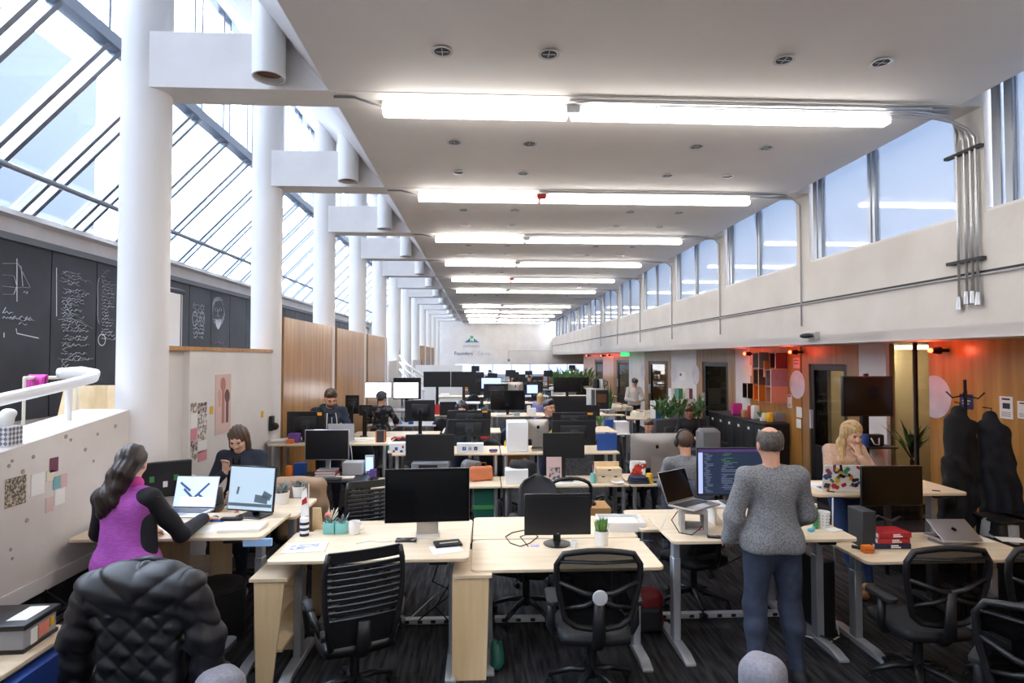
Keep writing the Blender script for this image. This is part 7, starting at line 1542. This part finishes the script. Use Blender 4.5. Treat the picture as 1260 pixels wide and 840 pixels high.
# dark haired woman with phone
loc = V((X(298, 6.02), 6.02, 0)); P = seated(.10, .62, .30); P.update(elR=(.24, .16, 1.04), wrR=(.04, .28, 1.20), handR=(-.2, .2, 1), wrL=(-.12, .34, 1.06), neck=(0, .04, 1.36))
t, J, hc, R = human('dark haired woman in navy sweater looking down at a phone', loc, PI-.05, 1.74, 'navy_knit', 'denim', 'bob', 'hair_brown', 'skin_pale', shoes='white_plastic', pose=P, head=(.55, .1), h=.011, female=True, hem=.80)
tag(MB().box((0, 0, 0), (.075, .009, .15)).build('phone', MATS['black_gloss'], bevel=.003), 'black phone held by the dark haired woman', 'phone').location = (X(290, 5.65), 5.66, 1.29)
tag(task_chair('black stool chair under the dark haired woman', (loc.x, loc.y+.02, 0), PI, zt=.9), 'black stool chair under the dark haired woman', 'chair')
# hooded man
loc = V((X(404, 8.75), 8.75, 0))
t, J, hc, R = human('bearded man in dark blue hooded jacket looking down', loc, PI+.45, 1.86, 'hoodie', 'denim', 'short', 'hair_brown', 'skin', pose=dict(elL=(-.27, .06, 1.14), wrL=(-.17, .30, 1.02), elR=(.27, .06, 1.14), wrR=(.15, .30, 1.02), handL=(.2, 1, -.2), handR=(-.2, 1, -.2), neck=(0, .04, 1.46)), head=(.55, .0), h=.013)
hd = Soft(); hd.cap(J['neck']+V((-.08, -.05, .0)), J['neck']+V((.08, -.05, .0)), .065, k=.03); hd.cap(J['neck']+V((-.09, .03, -.02)), J['neck']+V((0, .09, -.07)), .035, k=.03); hd.cap(J['neck']+V((.09, .03, -.02)), J['neck']+V((0, .09, -.07)), .035, k=.03); hd.build('hood', 'hoodie', t, h=.013)
for e in (-1, 1): MB().tube([J['neck']+V((e*.06, .13, -.06)), J['neck']+V((e*.07, .17, -.16)), J['neck']+V((e*.075, .17, -.30))], .007, 5).build('drawstring', MATS['cream'], t, smooth=True)
MB().tube([J['neck']+V((0, .155, -.12)), J['neck']+V((0, .165, -.25)), J['neck']+V((0, .16, -.45))], .006, 5).build('zip', MATS['light_grey'], t, smooth=True)
br = Soft(); br.ell(hc+R@V((0, .045, -.085))*1.06, (.056, .055, .045), k=.02, R=np.array(R)); br.ell(hc+R@V((0, .125, -.05))*1.06, (.03, .03, .03), k=.02, R=np.array(R), sub=True); br.build('beard', 'hair_brown', t, h=.009)
# dark haired woman behind monitor, man in glasses
human('dark haired woman mostly hidden by black monitor', V((X(568, 8.7), 8.7, 0)), PI, 1.66, 'dark_jacket', 'denim', 'bob', 'hair_black', 'skin_pale', head=(.35, 0), h=.014, female=True, pose=dict(wrL=(-.14, .32, 1.02), wrR=(.14, .32, 1.02)), hands=False)
t, J, hc, R = human('black haired man with glasses beside the white case', V((X(675, 8.75), 8.75, 0)), PI+.55, 1.66, 'dark_jacket', 'denim', 'short', 'hair_black', 'skin', head=(.05, .0), h=.013, pose=dict(wrL=(-.14, .32, 1.0), wrR=(.14, .32, 1.0)), hands=False)
gl = MB()
for e in (-1, 1): gl.tube([hc+R@V((e*.032+.022*math.cos(a), .108, .004+.016*math.sin(a))) for a in np.linspace(0, 2*PI, 12)[:-1]], .002, 4, closed=True); gl.tube([hc+R@V((e*.054, .106, .006)), hc+R@V((e*.08, .0, .006))], .002, 4)
gl.tube([hc+R@V((-.01, .11, .006)), hc+R@V((.01, .11, .006))], .002, 4); gl.build('glasses', MATS['black_metal'], t)
bb = Soft(); bb.cap(J['chest']+V((-.06, .10, .02)), J['chest']+V((.06, .10, -.15)), .07, .07, k=.03); bb.build('yellow_shirt', M('lime', 'b9b83a', .8), t, h=.013)
# headphones man
loc = V((X(845, 6.28), 6.28, 0)); P = seated(.24)
t, J, hc, R = human('man with large black headphones seated with his back turned', loc, -.1, 1.72, 'knit_grey', 'denim', 'short', 'hair_brown', 'skin', pose=P, head=(.1, .1), h=.012, hem=.62)
MB().tube([hc+R@V((.095*math.cos(a), -.01, .02+.115*math.sin(a))) for a in np.linspace(-.1, PI+.1, 14)], .012, 8).build('headphone_band', MATS['black_plastic'], t, smooth=True)
for e in (-1, 1): MB().ball(hc+R@V((e*.095, -.005, -.005)), (.025, .04, .048)).build('headphone_cup', MATS['black_soft'], t, smooth=True)
task_chair('black chair of the headphones man', (loc.x, loc.y+.0, 0), -.1, zt=1.02)
jq = thing('grey_quilted_coat', 'grey blue quilted coat over the headphones man\'s chair', 'coat', (loc.x-.12, loc.y-.38, 0), -.1); s_ = Soft(); s_.box((0, 0, .66), (.26, .06, .34), rd=.06, k=.05); s_.cap((-.22, 0, .98), (.22, 0, .98), .06, k=.05); s_.build('cloth', M('coat_grey', '3d4250', .7), jq, h=.012, disp=lambda g: -.012*np.sqrt(np.minimum(np.abs(np.sin((g[..., 2]+g[..., 0])*PI/.11)), np.abs(np.sin((g[..., 2]-g[..., 0])*PI/.11))))+.008); MB().tube([(-.05, .02, 1.03), (0, .03, 1.06), (.05, .02, 1.03)], .006, 5).build('hanger_loop', MATS['dark_grey'], jq)
# standing person in white
t, J, hc, R = human('person in white sweater standing by the food tables', V((X(781, 17.0), 17.0, 0)), PI+.1, 1.70, 'white_shirt', 'black_fleece', 'short', 'hair_brown', 'skin', head=(.5, 0), h=.02, pose=dict(elL=(-.27, .06, 1.12), elR=(.27, .06, 1.12), wrL=(-.06, .26, 1.06), wrR=(.06, .26, 1.06), handL=(.6, .6, .1), handR=(-.6, .6, .1)), hands=False)
cp_ = Soft(); cp_.ell(hc+R@V((0, -.01, .06)), (.095, .11, .065), k=.02, R=np.array(R)); cp_.build('cap', 'beanie', t, h=.014)
# plaid person with beanie before the white screens
t, J, hc, R = human('person in plaid shirt and grey beanie before white screens', V((X(468, 11.4), 11.4, 0)), -.2, 1.62, 'plaid', 'denim', 'short', 'hair_brown', 'skin', head=(.1, -.3), h=.018, pose=dict(elL=(-.30, .10, 1.16), elR=(.30, .10, 1.16), wrL=(-.2, .3, 1.1), wrR=(.2, .3, 1.1)), hands=False, build=1.1)
cp_ = Soft(); cp_.ell(hc+R@V((0, -.012, .045)), (.095, .115, .10), k=.02, R=np.array(R)); cp_.build('beanie', 'beanie', t, h=.012)
# seated lounge person
human('person in dark top seated among the lounge sofas', V((X(849, 11.7), 11.7, 0)), PI-.4, 1.7, 'black_fleece', 'denim', 'short', 'hair_brown', 'skin', head=(.45, 0), h=.018, pose=seated(.38), hem=.5, hands=False)
# man behind the big silver computer (only crown shows)
human('brown haired man whose crown shows above silver all-in-one', V((X(798, 8.55), 8.55, 0)), PI, 1.40+.0, 'navy_knit', 'denim', 'short', 'hair_brown', 'skin', head=(.4, 0), h=.018, hands=False)
# far people
human('far person in lilac top beside black monitor', V((X(665, 14.3), 14.3, 0)), -.4, 1.42, 'lilac_top', 'denim', 'bob', 'hair_blond', 'skin', head=(.1, .4), h=.022, hands=False)
human('far person with black hair before the end windows', V((X(651.5, 22.6), 22.6, 0)), PI, 1.58, 'dark_jacket', 'denim', 'short', 'hair_black', 'skin', h=.026, hands=False)
human('far dark person under the pale emblem wall', V((X(602.5, 27.), 27., 0)), PI, 1.72, 'dark_jacket', 'denim', 'short', 'hair_black', 'skin', h=.03, hands=False)
human('person in red top stretching an arm, mid hall', V((X(597, 11.6), 11.6, 0)), PI/2+.3, 1.28, 'red_shirt', 'denim', 'short', 'hair_black', 'skin', h=.02, hands=False, pose=dict(wrL=(-.2, .5, 1.2), elL=(-.22, .25, 1.25), wrR=(.15, .5, 1.2), elR=(.22, .25, 1.25)))
